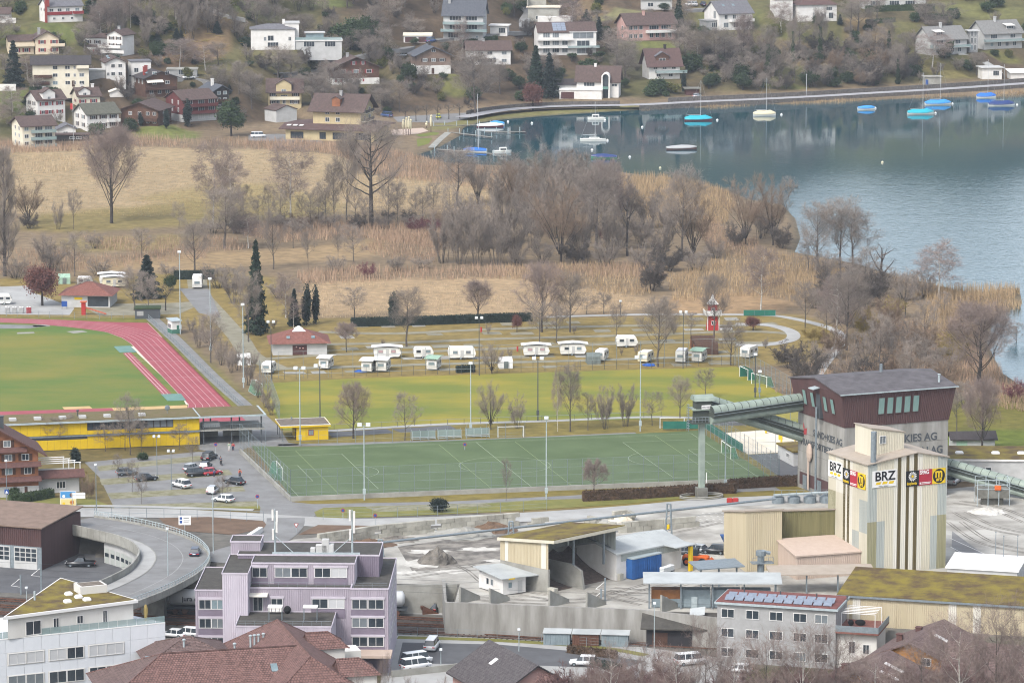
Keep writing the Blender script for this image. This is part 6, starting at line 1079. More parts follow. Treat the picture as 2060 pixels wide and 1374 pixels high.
def silo():
    t=frame('silo_building','cream striped silo building with advertising signs under its eaves','silo',1743,1160,0,27);W_,D_,h=16.1,12.9,19.6;ax=.61*W_
    b=B();b.loft([[(0,y,-.5),(0,y,h),(ax,y,h+1.25),(W_,y,h),(W_,y,-.5)] for y in (0.12,D_)]);b.obj('wall','clad_cream',t)
    top=lambda x:h+1.25*(x/ax if x<ax else (W_-x)/(W_-ax));fx=lambda z:(z-850)/640*W_
    for a_,c_,m in [(850,925,'clad_olive'),(925,990,'clad_grey'),(990,1060,'clad_cream'),(1060,1090,'clad_white'),(1090,1118,'clad_dark'),(1118,1158,'clad_white'),(1158,1183,'clad_dark'),(1183,1220,'clad_white'),(1220,1250,'clad_dark'),(1250,1290,'clad_white'),(1290,1360,'clad_cream'),(1360,1415,'clad_grey'),(1415,1490,'clad_olive')]:
        x0,x1=fx(a_),fx(c_);cuts=[0,9.5] if m !='clad_dark' else [0];mm={'clad_olive':['clad_olive','clad_grey','clad_white'],'clad_grey':['clad_grey','clad_cream','clad_grey'],'clad_cream':['clad_cream','clad_cream','clad_cream'],'clad_white':['clad_white','clad_white','clad_cream'],'clad_dark':['clad_dark']}[m]
        for i,z in enumerate(cuts):
            zt=cuts[i+1] if i+1<len(cuts) else None;ribs((x0,.0),(x1,.0),z,zt or top(x0)-.02,.33,.06,zt or top(x1)-.02).obj('cladding_sheet',mm[i],t)
    fy=lambda px:D_*(1743-px)/68
    for a_,c_,ms in [(1743,1729,('clad_cream','clad_grey','clad_cream')),(1729,1717,('clad_grey','clad_cream','clad_cream')),(1717,1712,('clad_white',)*3),(1712,1708,('clad_dark',)*3),(1708,1705,('clad_white',)*3),(1705,1701,('clad_dark',)*3),(1701,1688,('clad_cream','clad_cream','clad_white')),(1688,1675,('clad_grey','clad_olive','clad_cream'))]:
        for i,z in enumerate((0,7.5,13.2)):ribs((-.0,fy(c_)),(-.0,fy(a_)),z,(7.5,13.2,h-.02)[i],.33,.06).obj('cladding_sheet',ms[i],t)
    r=B().slab([(-.35,-.35,h+.1),(ax,-.35,h+1.45),(ax,D_+.3,h+1.45),(-.35,D_+.3,h+.1)],.18).slab([(ax,-.35,h+1.45),(W_+.35,-.35,h+.1),(W_+.35,D_+.3,h+.1),(ax,D_+.3,h+1.45)],.18).obj('roof','roof_tan',t)
    p=lp(t,1753,914,h+.9);x0,y0=p.x,p.y;o=B().loft([[(x0,y0,h),(x0,y0,h+5.4),(x0,y0+5.4,h+5.4),(x0,y0+5.4,h)],[(x0+6.6,y0,h),(x0+6.6,y0,h+4.2),(x0+6.6,y0+5.4,h+4.2),(x0+6.6,y0+5.4,h)]]).obj('penthouse','clad_cream',t);ribs((x0,y0-.02),(x0+6.6,y0-.02),h+.3,h+5.4,.33,.06,h+4.2).obj('cladding_sheet','clad_cream',o);B().slab([(x0-.2,y0-.2,h+5.6),(x0+6.8,y0-.2,h+4.35),(x0+6.8,y0+5.6,h+4.35),(x0-.2,y0+5.6,h+5.6)],.15).obj('penthouse_roof','roof_tan',o)
    window(t,(x0+2.2,y0-.08,h+2.6),0,1.3,1.4,1,gl='glass_grey');p=lp(t,1757,926,h+.6);B().tube((p.x,p.y,h-.2),(p.x,p.y,h+5.6),.5,None,12).obj('flue','steel',t)
    def board(x0,x1,z0,z1,m,left=False):
        b=B();b.box(0,x1-x0,-.16,-.07,0,z1-z0);return b.obj('sign_board',m,t,(x0,0,z0)) if not left else b.obj('sign_board',m,t,(0,x1,z0),Q)
    for left in (0,1):
        k=.87 if left else 1;X=(lambda px:D_*(1743-px)/68) if left else (lambda px:(px-1743)/166*W_)
        E=[(1676,1700),(1701.5,1714),(1714,1727),(1727,1740)] if left else [(1752,1802),(1822,1849),(1849,1877),(1877,1905)];zs=[(15.5,18.4),(15.1,17.8),(15.1,17.8),(15.1,17.8)]
        for i,((e0,e1),(z0,z1)) in enumerate(zip(E,zs)):
            a_,c_=(X(e1),X(e0)) if left else (X(e0),X(e1));w=c_-a_;o=board(a_,c_,z0,z1,['white_paint','black_paint','red_sign','yellow_paint'][i],left);H=z1-z0;L=lambda s,sz,x,z,m,bold=.02,sx=1:text(o,'lettering',s,sz,(x,-.18,z),0,m,bold,sx)
            if i==0:
                L('BRZ',H*.76,w*.09,H*.4,'black_paint',.022,w/(H*.76)*.47)
                for j in range(3):b=B();xx=w*(.12+.27*j);b.add([(xx,-.17,H*.16),(xx+w*.2,-.17,H*.16),(xx+w*.25,-.17,H*.32),(xx+w*.05,-.17,H*.32)],[(0,1,2,3)]);b.obj('stripe','yellow_paint',o)
                L('HOCH . TIEFBAU',H*.09,w*.25,H*.03,'steel',0)
            elif i==1:
                b=B()
                for j in range(14):
                    a=j/14*6.283;q=lambda rr_,da:(w/2+rr_*w*.34*math.cos(a+da),-.17,H*.64+rr_*w*.34*math.sin(a+da));b.add([q(.25,0),q(.8,.16),q(1,0),q(.8,-.16)],[(0,1,2,3)])
                b.obj('daisy_petals','white_paint',o);B().tube((w/2,-.165,H*.64),(w/2,-.19,H*.64),w*.09,None,10).obj('daisy_heart','yellow_paint',o);L('Implenia',H*.27,w*.06,H*.1,'yellow_paint',.015,w/(H*.27)*.23)
            elif i==2:L('SPAG',H*.36,w*.04,H*.72,'white_paint',.03,w/(H*.36)*.3);B().box(w*.06,w*.14,-.17,-.16,H*.06,H*.2).box(w*.18,w*.9,-.17,-.16,H*.15,H*.19).box(w*.18,w*.8,-.17,-.16,H*.07,H*.11).obj('small_print','white_paint',o)
            else:B().tube((w/2,-.165,H/2),(w/2,-.175,H/2),min(w,H)*.46,None,20).obj('disc','black_paint',o);L('m',H*.85,w*.2,H*.42,'yellow_paint',.03,w/(H*.85)*.74);L('arti',H*.36,w*.3,H*.18,'yellow_paint',.03,w/(H*.36)*.3)
P('red_sign','a32a3a',k=.85);silo()
def clad_hall(name,label,x,y,a,w,d,h,rh,kind,mat,roofm,z=0.0,cat='hall',extra=None,lower=None,oh=.3):
    t=frame(name,label,cat,x,y,z,a);r=gable(t,0,0,w,d,h,rh,kind,oh,mat,roofm,base=-5 if z<0 else-.5);z0=lower[0] if lower else .0
    ribs((0,-.01),(w,-.01),z0,h-.05,.35,.06).obj('cladding_sheet',mat,t);zb=h-.05+(rh if kind=='shed' else 0);ribs((-.01,d),(-.01,0),z0,zb,.35,.06,h-.05).obj('cladding_sheet',mat,t)
    if lower:B().box(-.12,w+.1,-.12,d+.1,-5,z0).obj('base_wall',lower[1],t)
    if extra:extra(t,w,d,h,rh,r)
    return t
clad_hall('filler_hall','beige ribbed metal hall left of the silo',1500,1150,14,6.5,13,10.6,-2.6,'shed','clad_beige','roof_tan');clad_hall('filler_hall','mossy translucent walled hall behind the pink shed',1571,1140,8,13,10,9.9,-2.0,'shed','clad_moss','roof_tan');clad_hall('pink_shed','pinkish ribbed metal lean-to in front of the silo',1602,1166,19,13,8.5,4.0,1.2,'shed','clad_pink','clad_pink')
def moss_x(t,w,d,h,rh,r):
    B().box(-.45,w,-.5,-.4,h-.2,h+.15).obj('gutter','steel',r)
    for x in (2.2,18,22):ribs((x,-.08),(x+1.3,-.08),.1,h-.08,.35,.06).obj('pale_sheet','clad_white',t)
clad_hall('moss_roof_hall','long beige hall with moss covered roof at the right',1688,1268,-16,46,15,5.9,1.3,'shed','clad_beige','moss_roof',-1.0,extra=moss_x,lower=(.05,'stone_wall'),oh=.4)
def open_shed():
    t=frame('gravel_shed','open fronted gravel shed with moss covered roof','shed',1103,1195,0,45);W_,D_,h,hb=16.7,11.5,9.0,7.8
    B().box(0,.4,0,D_,0,4.2).box(W_-.4,W_,0,D_,0,4.2).box(.4,W_-.4,D_-.4,D_,0,4.2).obj('concrete_wall','concrete',t);ribs((0,D_),(0,0),4.2,hb,.35,.06,h).obj('cladding_sheet','clad_beige',t);B().box(-.08,-.06,.5,1.6,4.25,h-.4).box(-.08,-.06,D_-2,D_-1.2,4.25,hb-.1).obj('pale_sheet','clad_white',t);ribs((W_-.2,D_),(W_-.2,0),4.2,hb,.35,.06,h).obj('cladding_sheet','clad_grey',t);ribs((W_-.4,D_-.2),(.4,D_-.2),4.2,hb,.35,.06).obj('cladding_sheet','clad_grey',t)
    r=B().slab([(-.5,-1.8,h+.5),(W_+.6,-1.8,h+.5),(W_+.6,D_+.3,hb+.3),(-.5,D_+.3,hb+.3)],.5).obj('roof','clad_cream',t);B().slab([(-.3,-1.6,h+.62),(W_+.4,-1.6,h+.62),(W_+.4,D_+.1,hb+.42),(-.3,D_+.1,hb+.42)],.1).obj('moss','moss_roof',r)
    B().loft([[(6.6,-1.8,0),(6.6,-1.2,3.2),(6.6,1.0,4.0),(6.6,D_-.4,4.0),(6.6,D_-.4,0)],[(7.1,-1.8,0),(7.1,-1.2,3.2),(7.1,1.0,4.0),(7.1,D_-.4,4.0),(7.1,D_-.4,0)]]).obj('partition_wall','concrete',t);B().box(6.7,7.0,.6,.9,3.6,h).obj('post','steel',t);B().box(W_-3,W_-2.7,.2,.5,3,h).obj('post','steel',t)
    b=B()
    for k in range(4):b.tube((.4,2+k*2.8,h-.3-k*.28),(W_-.4,2+k*2.8,h-.3-k*.28),.12)
    b.tube((8,D_-.5,5),(W_-1,D_-.5,hb),.1).tube((W_-.5,1,5.5),(W_-.5,D_-1,7),.1);b.obj('roof_beam','steel',t)
    for x0,x1,hh in ((.5,6.5,2.2),(7.2,W_-.5,4.2)):b=B();n=7;b.loft([[(x0+(x1-x0)*i/n,D_-.5-(D_-1)*k/6,max(.03,hh*(1-k/6)**1.3*(.9+.12*math.sin(i*2+k)))) for i in range(n+1)] for k in range(7)],cap=False,closed=False);b.obj('gravel_heap','gravel',t,smooth=True)
    for x in (0,W_-.6):B().box(x-.2,x+.7,-1.6,0,0,1.2).obj('kerb_block','block_concrete',t)
open_shed()
def office():
    t=frame('weigh_office','small white office hut with grey sheet roof beside the gravel shed','office hut',1012,1199,0,34);B().box(0,4.6,0,7.4,.2,3).obj('wall','w_white',t);B().slab([(-.8,-.8,3.2),(7.6,-.8,3.0),(7.6,8,3.6),(-.8,8,3.8)],.15).obj('roof','roof_sheet',t);window(t,(0,4.6,1.2),Q,.9,1.2,0);window(t,(0,3.3,1.2),Q,.9,1.2,0);window(t,(1.4,0,1.2),0,.9,1.1,0);B().box(3,3.9,-.05,.01,.2,2.3).obj('door','w_lightgrey',t);B().box(.6,1.8,-.95,-.85,2.9,3.1).obj('lamp','yellow_paint',t)
office()
def white_hall():
    t=frame('workshop_hall','white roofed workshop hall behind the blue container','hall',1240,1168,0,42);gable(t,0,0,15.5,10,4.6,1.2,'x',.4,'w_white','roof_sheet',base=-.3);B().box(14.6,15.2,-3.2,-2.6,0,4.4).obj('post','yellow_paint',t);B().slab([(11,-3.4,4.75),(15.9,-3.4,4.75),(15.9,0,4.75),(11,0,4.75)],.15).obj('canopy','roof_sheet',t);ribs((1,-.02),(15,-.02),3.2,4.5,.5,.05).obj('cladding_sheet','clad_grey',t);B().box(2.2,3.2,-.06,.01,0,2.2).obj('door','w_lightgrey',t)
    for i in range(16):B().slab([(.2+i*.92,-.42,4.68-.02),(.26+i*.92,-.42,4.68-.02),(.26+i*.92,5,6.1),(.2+i*.92,5,6.1)],.04).obj('roof_seam','roof_sheet',t)
white_hall()
def blue_container():
    t=frame('shipping_container','large blue storage container beside the workshop hall','container',1274,1167,0,45);B().box(.05,7.05,.05,2,.1,3.6).obj('body','container_blue',t);ribs((0,0),(3.4,0),.25,3.5,.45,.05).obj('side_panel','container_blue',t);ribs((3.6,0),(7.1,0),.25,3.5,.45,.05).obj('side_panel','container_blue',t);B().box(-.05,7.15,-.08,2.1,3.6,3.8).obj('roof','steel_pale',t);B().box(-.06,0,.2,1.9,.2,3.5).obj('door','container_blue',t)
blue_container()
for i in range(6):
    x,y=[(1335,1168),(1342,1166),(1349,1163)][i % 3];t=frame('liquid_tank','white caged liquid tank '+['lower left','lower middle','lower right','upper left','upper middle','upper right'][i]+' in the stack beside the blue container','tank',x,y,0,45);z=1.15*(i//3);B().bev(0,1,0,1,z+.15,z+1.1,.08).obj('bottle','tank_white',t);b=B()
    for k in range(3):b.box(-.03,1.03,-.03,1.03,z+.3+k*.28,z+.33+k*.28)
    b.obj('cage','steel_pale',t);B().box(0,1,0,1,z,z+.12).obj('pallet','steel_dark',t)
def canopy(name,label,x,y,a,w,d,h,n,roofm,extra=None,cat='canopy',z=0.0,tilt=.4):
    t=frame(name,label,cat,x,y,z,a);B().slab([(-1,-.8,h),(w+1,-.8,h),(w+1,d,h+tilt),(-1,d,h+tilt)],.18).obj('roof',roofm,t)
    for i in range(n):B().box(i*w/(n-1)-.12,i*w/(n-1)+.12,.4,.64,0,h).obj('post','steel',t)
    if extra:extra(t)
P('bin_orange','9c6a3c','7e5534',sc=.8,k=.75);P('bin_grey','8a979c','7b888d',sc=.8,k=.76)
def bins(t):
    for i in range(4):o=B().box(.4+i*5,5.2+i*5,1.2,3.6,1.3,3.1).obj('feed_bin','bin_orange' if i<1 else 'bin_grey',t);B().box(.4+i*5,5.2+i*5,1.0,1.2,.2,1.6).obj('bin_skirt','bin_grey',t);B().prism([(2+i*5,.8),(3+i*5,.8),(2.5+i*5,1)],0,2).obj('divider','steel_pale',t)
canopy('bin_canopy','long corrugated canopy over the feed bins',1306,1226,-1,21,6,4.7,5,'roof_sheet',bins);canopy('small_canopy','small grey tilted canopy before the beige hall',1412,1184,18,6.5,4,3.6,3,'steel');canopy('side_canopy','brownish canopy below the pink shed',1560,1196,4,16,5,3.6,4,'roof_tan')
def blockwall(label,px,courses,bl=1.6,bh=.8,z=0.0,th=.8,mat='block_concrete'):
    pts=[G(x,y,z) for x,y in px];t=thing('block_wall',label,'wall',pts[0]);o=pts[0];me=B().bev(.02,bl-.02,-th/2,th/2,0,bh-.02,.03).mesh('concrete_block',mat)
    for p0,p1 in zip(pts,pts[1:]):
        L=(p1-p0).length;a=math.atan2(p1.y-p0.y,p1.x-p0.x);n=max(1,int(L/bl));d=(p1-p0).normalized()
        for c in range(courses):
            for i in range(n-(c % 2 and n>2)):put('concrete_block',me,t,p0-o+d*(i+(.5 if c % 2 else 0))*bl+Vector((random.uniform(-.03,.03),random.uniform(-.04,.04),c*bh)),a)
blockwall('long low wall of pale concrete blocks between road and yard',[(640,1100),(760,1082),(880,1070),(1046,1056)],3);blockwall('short block wall beside the yard gate',[(575,1110),(640,1098)],1,2.2,.9);blockwall('row of white blocks on the side road',[(500,1086),(528,1068)],1,1.8,1.0,mat='white_paint')
blockwall('block enclosure behind the gravel shed, front row',[(1196,1070),(1244,1072),(1412,1058)],2,1.6,1.0);blockwall('block enclosure behind the gravel shed, left arm',[(1178,1052),(1220,1062)],2);blockwall('block enclosure around the stone heap',[(1226,1046),(1262,1041),(1276,1050)],2);blockwall('low block wall above the railway siding',[(806,1196),(928,1192)],2,1.7,.85,LOWZ);blockwall('short block wall with red rails on the yard',[(1062,1060),(1110,1056)],2,1.6,.8)
b=B();pts=[Vector((x_,y_,0)) for x_,y_ in zip(LX,LY)][9:14];rb=ribbon(pts,.6,.9,-2.2)
for i in range(len(pts)-1):b.slab(rb.v[i*4:i*4+4],6.5)
tag(b.obj('retaining_wall','tower_concrete'),'long stained concrete retaining wall above the railway','wall')
b=B();pts=[Vector((x_,y_,0)) for x_,y_ in zip(LX,LY)][5:10];rb=ribbon(pts,.5,.5,-2.2)
for i in range(len(pts)-1):b.slab(rb.v[i*4:i*4+4],5.6)
tag(b.obj('retaining_wall','concrete'),'concrete wall below the yard behind the lilac building','wall')
for x,y in ((925,1215),(985,1218),(1105,1222),(1180,1226),(1330,1232)):t=frame('fin_wall','sloped concrete fin wall standing behind the retaining wall','wall',x,y,0,50);B().loft([[(0,-.2,0),(0,-.2,3),(5,-.2,.6),(5,-.2,0)],[(0,.2,0),(0,.2,3),(5,.2,.6),(5,.2,0)]]).obj('fin','concrete',t)
def heap(name,label,x,y,r,h,mat,seed,cat='heap',n=26):
    p=G(x,y);V=[];
    for k in range(9):
        rr_=r*k/8;ring=[]
        for i in range(n):a=i/n*6.283;nz=noise.noise(Vector((math.cos(a)*k*.5+seed,math.sin(a)*k*.5,seed)));ring.append((math.cos(a)*rr_*(1+.25*nz),math.sin(a)*rr_*.8*(1+.25*nz),max(-.05,h*(1-k/8)**1.1*(1+.5*nz)+(.25*noise.noise(Vector((a*5,k*1.7,seed))) if 0<k<8 else 0)) if k<8 else-.05))
        V.append(ring)
    tag(B().loft(V[::-1]).obj(name,mat,None,p),label,cat)
heap('rubble_heap','grey heap of broken asphalt in the yard',880,1131,3.6,3.0,'rubble',1);heap('earth_heap','low brown earth heap before the block wall, left',745,1095,5,.9,'bare_earth',2);heap('earth_heap','low earth heap along the block wall, middle',800,1086,4,.8,'yard_dark',3);heap('earth_heap','sandy earth heap along the block wall, right',930,1075,7,1.3,'concrete',4);heap('earth_heap','sandy heap beside the earth bank at the wall end',990,1066,5,1.5,'bare_earth',5);heap('stone_heap','heap of pale stones in the block enclosure',1252,1048,2.6,1.2,'sand_pale',6);heap('gravel_mound','pale gravel mound in the yard at the right edge',1985,1030,4,.9,'white_spill',7)
# conveyors
C0=G(1411,1001)
def conveyor():
    t=thing('conveyor_tower','slim conveyor support tower with arched head house','conveyor tower',C0,R(14));zt=zof(C0,850)
    B().bev(-.55,.55,-.55,.55,1.8,zt,.1).obj('column','conv_green',t);B().bev(-1.0,1.0,-1,1,0,2,.05).obj('foundation','concrete_dark',t);b=B()
    b.path([(4.2*math.cos(k/16*6.283),2.4*math.sin(k/16*6.283),.5) for k in range(17)],.12)
    b.path([(4.2*math.cos(k/16*6.283),2.4*math.sin(k/16*6.283),.2) for k in range(17)],.12);b.obj('guard_ring','concrete',t)
    B().box(-2.4,2.2,-1.6,1.6,zt,zt+.3).obj('platform','conv_dark',t);b=B()
    for k in range(8):b.tube((-2.4+k*.65,-1.6,zt+.3),(-2.4+k*.65,-1.6,zt+1.3),.04)
    b.tube((-2.4,-1.6,zt+1.3),(2.2,-1.6,zt+1.3),.05).tube((-2.4,-1.6,zt+.8),(2.2,-1.6,zt+.8),.05);b.obj('railing','steel',t)
    B().box(-1.5,1.6,-1.2,1.2,zt+.3,zt+4.6).obj('machine_house','conv_dark',t);b=B();b.loft([[(x,1.5*math.cos(R(a)),zt+4.3+1.1*math.sin(R(a))) for a in range(0,181,30)] for x in (-1.9,2)]);b.obj('arched_roof','conv_green',t);B().box(-2.2,1.8,-1.7,1.7,zt+2.6,zt+2.8).obj('gallery','conv_green',t);B().box(-.6,1.2,-1.76,-1.7,zt+2.9,zt+3.6).obj('name_board','white_paint',t);text(t,'lettering','SAND + KIES',.42,(-.5,-1.78,zt+3.1),0,'letter_dark',.01,.62)
    b=B()
    for k in range(10):b.box(-2.8,-2.5,-.5,.5,zt-1+k*.5,zt-.95+k*.5)
    b.tube((-2.8,-.5,zt-1.5),(-2.8,-.5,zt+3.6),.05).tube((-2.8,.5,zt-1.5),(-2.8,.5,zt+3.6),.05);b.obj('ladder','steel',t);B().box(.6,.75,-1.0,-.9,3,5).obj('gauge','white_paint',t);return zt
ZT=conveyor()
def belt(label,A,E,r=1.25,truss=True):
    t=thing('conveyor_bridge',label,'conveyor',A);d=E-A;L=d.length;d.normalize();s=Vector((-d.y,d.x,0)).normalized();u=s.cross(d)*-1
    if u.z<0:u=-u
    ring=lambda q,k=1.0:[tuple(d*q+(s*math.cos(R(a))+u*math.sin(R(a)))*r*k) for a in range(0,181,20)]
    B().loft([ring(0),ring(L)]).obj('hood','conv_green',t);b=B()
    for i in range(int(L/1.6)):b.loft([ring(i*1.6,1.03),ring(i*1.6+.1,1.03)])
    b.obj('hood_ribs','conv_dark',t);B().loft([[tuple(d*q+s*a+u*c) for a,c in ((-r*.9,-.9),(r*.9,-.9),(r*.9,0),(-r*.9,0))] for q in (0,L)]).obj('belt_frame','conv_dark',t)
    b=B();b.loft([[tuple(d*q+(s*math.cos(R(a))*.75+u*(math.sin(R(a))*.75-1.5))) for a in range(0,360,30)] for q in (0,L)]);b.obj('girder','conv_green',t);b=B()
    for k in (-1,1):
        b.tube(s*k*r*1.1+u*.1,d*L+s*k*r*1.1+u*.1,.05).tube(s*k*r*1.1-u*.4,d*L+s*k*r*1.1-u*.4,.05)
    b.obj('rail','steel',t)
NT=G(1697,1015);tq=lambda x,y:NT+Vector((math.cos(R(23))*x-math.sin(R(23))*y,math.sin(R(23))*x+math.cos(R(23))*y,0))
def up(p,py):p.z=zof(p,py);return p
belt('upper green conveyor rising to the brown tower top',up(C0+Vector((1.5,-1.5,0)),830),up(tq(0,17),803));belt('lower green conveyor running into the concrete shaft',up(C0+Vector((1.5,3,0)),806),up(tq(.5,17.5),866),1.1);belt('green conveyor descending from the concrete tower to the right edge',up(tq(21.5,9),918),up(G(2085,1006),985),1.1)
t=frame('loading_hopper','weathered steel loading hopper under the conveyor at the right','hopper',1966,1018);B().loft([[(0,0,1.5),(6,0,1.5),(6,4,1.5),(0,4,1.5)],[(0,0,3),(6,0,3),(6,4,3),(0,4,3)]]).box(1,5,1,3,0,1.5).obj('bin','concrete_dark',t);b=B()
for x in (0,2,4,6):b.tube((x,0,0),(x,0,5),.08).tube((x,4,0),(x,4,5),.08)
for z in (3.2,4.1,5):b.tube((0,0,z),(6,0,z),.05).tube((6,0,z),(6,4,z),.05).tube((0,4,z),(6,4,z),.05)
b.obj('frame','steel_pale',t);B().bev(3.2,4.4,-.3,.5,3.1,3.9,.1).obj('motor','orange_paint',t)
t=frame('flat_hall','flat hall with planted roof beyond the conveyor at the right','hall',1925,968,0,-2);B().box(-8,22,0,14,0,4).obj('wall','w_lightgrey',t);r=B().box(-8.3,22.3,-.3,14.3,4,4.3).obj('roof','w_white',t);B().box(-7.8,21.8,.2,13.8,4.31,4.4).obj('planting','moss_roof',r)
for x in (0,7,12):B().bev(x,x+1.6,5,6.4,4.4,4.8,.2).obj('rooflight','white_paint',r)
window(t,(6,0,1.2),0,1.2,1.6,0)
t=frame('park_hut','low painted hut with dark pitched roof on the lawn','hut',1916,905,0,4);gable(t,0,0,8.6,4,2.2,1.0,'x',.5,'w_lightgrey','r_dark');B().box(2,4,-.4,0,.1,.6).obj('bench','concrete_dark',t);B().box(.8,3.0,-.03,.01,.7,1.8).obj('mural','canvas_green',t)
t=frame('court_building','small building with mossy roof left of the concrete tower','building',1596,938,0,16);B().box(0,5,0,9,0,2.8).obj('wall','w_lightgrey',t);B().box(-.3,5.3,-.3,9.3,2.8,3.1).obj('roof','moss_roof',t);window(t,(0,3,1.2),Q,2,.9,2)
# dust tanks and gantry beside the silo
t=frame('pipe_gantry','pipe gantry with silo tops behind the beige hall','pipe gantry',1556,1014,0,4);z=1.7;b=B();b.tube((0,0,z),(12,0,z+.5),.25);b.obj('pipe','steel_pale',t)
for i in range(4):B().tube((1+i*3,1,0),(1+i*3,1,z-.6),1.2,None,12).tube((1+i*3,1,z-.6),(1+i*3,1,z),1.2,.3,12).obj('silo_top','steel',t)
b=B()
for i in range(9):b.tube((i*1.4,-.8,z),(i*1.4,-.8,z+1.1),.04)
b.tube((0,-.8,z+1.1),(11.2,-.8,z+1.1),.04);b.obj('railing','steel',t)
t=frame('dust_filter','grey dust filter with cyclone on the canopy beside the beige hall','dust filter',1530,1172,0,8);B().tube((0,0,0),(0,0,4.8),.6,None,10).tube((0,0,4.8),(0,0,5.6),.9,None,10).tube((.2,0,5.5),(1.6,-.4,5.2),.35).obj('cyclone','steel',t);b=B()
for i in range(5):b.tube((-1.6+i*.9,-1,3.6),(-1.6+i*.9,-1,4.6),.04)
b.tube((-1.6,-1,4.6),(2,-1,4.6),.04).box(-1.7,2.1,-1.1,1,3.5,3.6);b.obj('platform','steel',t)
for x,y,yt,lab in [(1345,1085,1012,'blue grey lattice pylon behind the workshop hall'),(1028,1088,1048,'blue grey pylon left of the gravel shed roof'),(765,1120,1085,'blue grey pylon behind the lilac building')]:
    p=G(x,y);h=(y-yt)/sc_at(p);t=thing('pylon',lab,'pylon',p);b=B();b.tube((-.6,0,0),(-.3,0,h),.16).tube((.6,0,0),(.3,0,h),.16);b.obj('leg','steel',t);b=B()
    for k in range(5):b.tube((-.55,0,h*k/5),(.5,0,h*(k+.6)/5),.07)
    b.tube((-.4,0,h),(.4,0,h),.16);b.obj('brace','steel',t)
p0,p1=G(760,1105),G(1560,1022);p0.z,p1.z=1.2,1.8;b=B();b.tube(p0,p1,.22,None,8);tag(b.obj('yard_pipe','steel'),'long grey pipe crossing the yard behind the gravel shed','pipe')
for x,y,lab,m in [(1462,1012,'red road barrier beside the conveyor tower, left','red_paint'),(1474,1012,'red road barrier beside the conveyor tower, right','red_paint'),(1335,1065,'yellow digger bucket before the block wall','yellow_paint'),(1008,1046,'grey bin beside the main road','steel')]:t=frame('road_barrier' if 'barrier' in lab else 'bucket' if 'bucket' in lab else 'litter_bin',lab,lab.split()[2] if 'barrier' in lab else 'bucket' if 'bucket' in lab else 'bin',x,y);B().bev(0,1.1,0,.5,0,.95,.12).obj('body',m,t);B().box(.1,.3,-.1,.6,-.02,.1).box(.8,1,-.1,.6,-.02,.1).obj('foot','steel_dark',t)
P('skip_blue','2a5288',k=.8);t=frame('skip','blue skip behind the dark car beside the beige hall','skip',1452,1096,0,10);B().loft([[(.8,0,0),(3.2,0,0),(3.2,1.8,0),(.8,1.8,0)],[(0,0,1.6),(4,0,1.6),(4,1.8,1.6),(0,1.8,1.6)]]).obj('hull','skip_blue',t);B().ball((2,.9,1.5),1.5,.7,.4,8,5,.2).obj('scrap_load','rust',t)
for x,y,l in [(2002,1150,'left'),(2018,1158,'middle'),(2046,1158,'right')]:t=frame('flag_pole','thin bare flag pole at the yard lane, '+l,'pole',x,y);B().tube((0,0,0),(0,0,7),.06).obj('pole','steel',t);B().ball((0,0,7),.12,.12,.12).obj('finial','steel',t)
t=frame('white_roof_shed','low shed with bright white roof behind the moss hall','shed',1905,1172,0,-16);gable(t,0,0,12,9,2.6,.6,'shed',.3,'w_lightgrey','white_paint')
# ------------------------------------------------------------------ viaduct and foreground buildings
for n,h,h2,k in [('lilac','aca3ad','a098a1',.77),('lilac_dark','877d8b','7b717f',.74),('lilac_pale','c7c0c9','bcb4be',.8),('panel_white','d6d9dc','cdd0d4',.84),('stucco_white','d5d3cd','cbc8c1',.82),('hut_black','3c3a3c','302e30',.7),('w_orange','b5834a','a6753f',.76)]:P(n,h,h2,k=k,sc=.5,sz=.5)
P('roof_dark','57544e','46433e',sc=.8,k=.7,bump=.6,bsc=6);P('roof_redgravel','84504a','6f423c',sc=.8,k=.72,bump=.5,bsc=6)
def tilemat(name,c,c2,sx,sz):
    m=P(name,c,c2,sc=1.5,k=.72);nt=m.node_tree;N,K=nt.nodes,nt.links;tc=N.new('ShaderNodeTexCoord');mp=N.new('ShaderNodeMapping');K.new(tc.outputs['Object'],mp.inputs[0]);br=N.new('ShaderNodeTexBrick');br.inputs['Scale'].default_value=1;br.inputs['Brick Width'].default_value=sx;br.inputs['Row Height'].default_value=sz;br.inputs['Mortar Size'].default_value=.05;br.inputs['Mortar Smooth'].default_value=.8;br.inputs[1].default_value=(1,1,1,1);br.inputs[2].default_value=(.8,.8,.8,1);br.inputs[3].default_value=(.25,.25,.25,1);K.new(mp.outputs[0],br.inputs[0])
    bp=N.new('ShaderNodeBump');bp.inputs['Distance'].default_value=.12;K.new(br.outputs[0],bp.inputs['Height']);b=N['Principled BSDF'];K.new(bp.outputs[0],b.inputs['Normal']);mu=N.new('ShaderNodeMix');mu.data_type='RGBA';mu.blend_type='MULTIPLY';mu.inputs[0].default_value=.75;K.new(b.inputs['Base Color'].links[0].from_socket,mu.inputs[6]);K.new(br.outputs[0],mu.inputs[7]);K.new(mu.outputs[2],b.inputs['Base Color'])
tilemat('roof_tiles','937069','735750',.45,.42);tilemat('roof_tiles_dark','86716c','6c5752',.9,.35);tilemat('roof_tiles_grey','6e6868','575152',.9,.4)
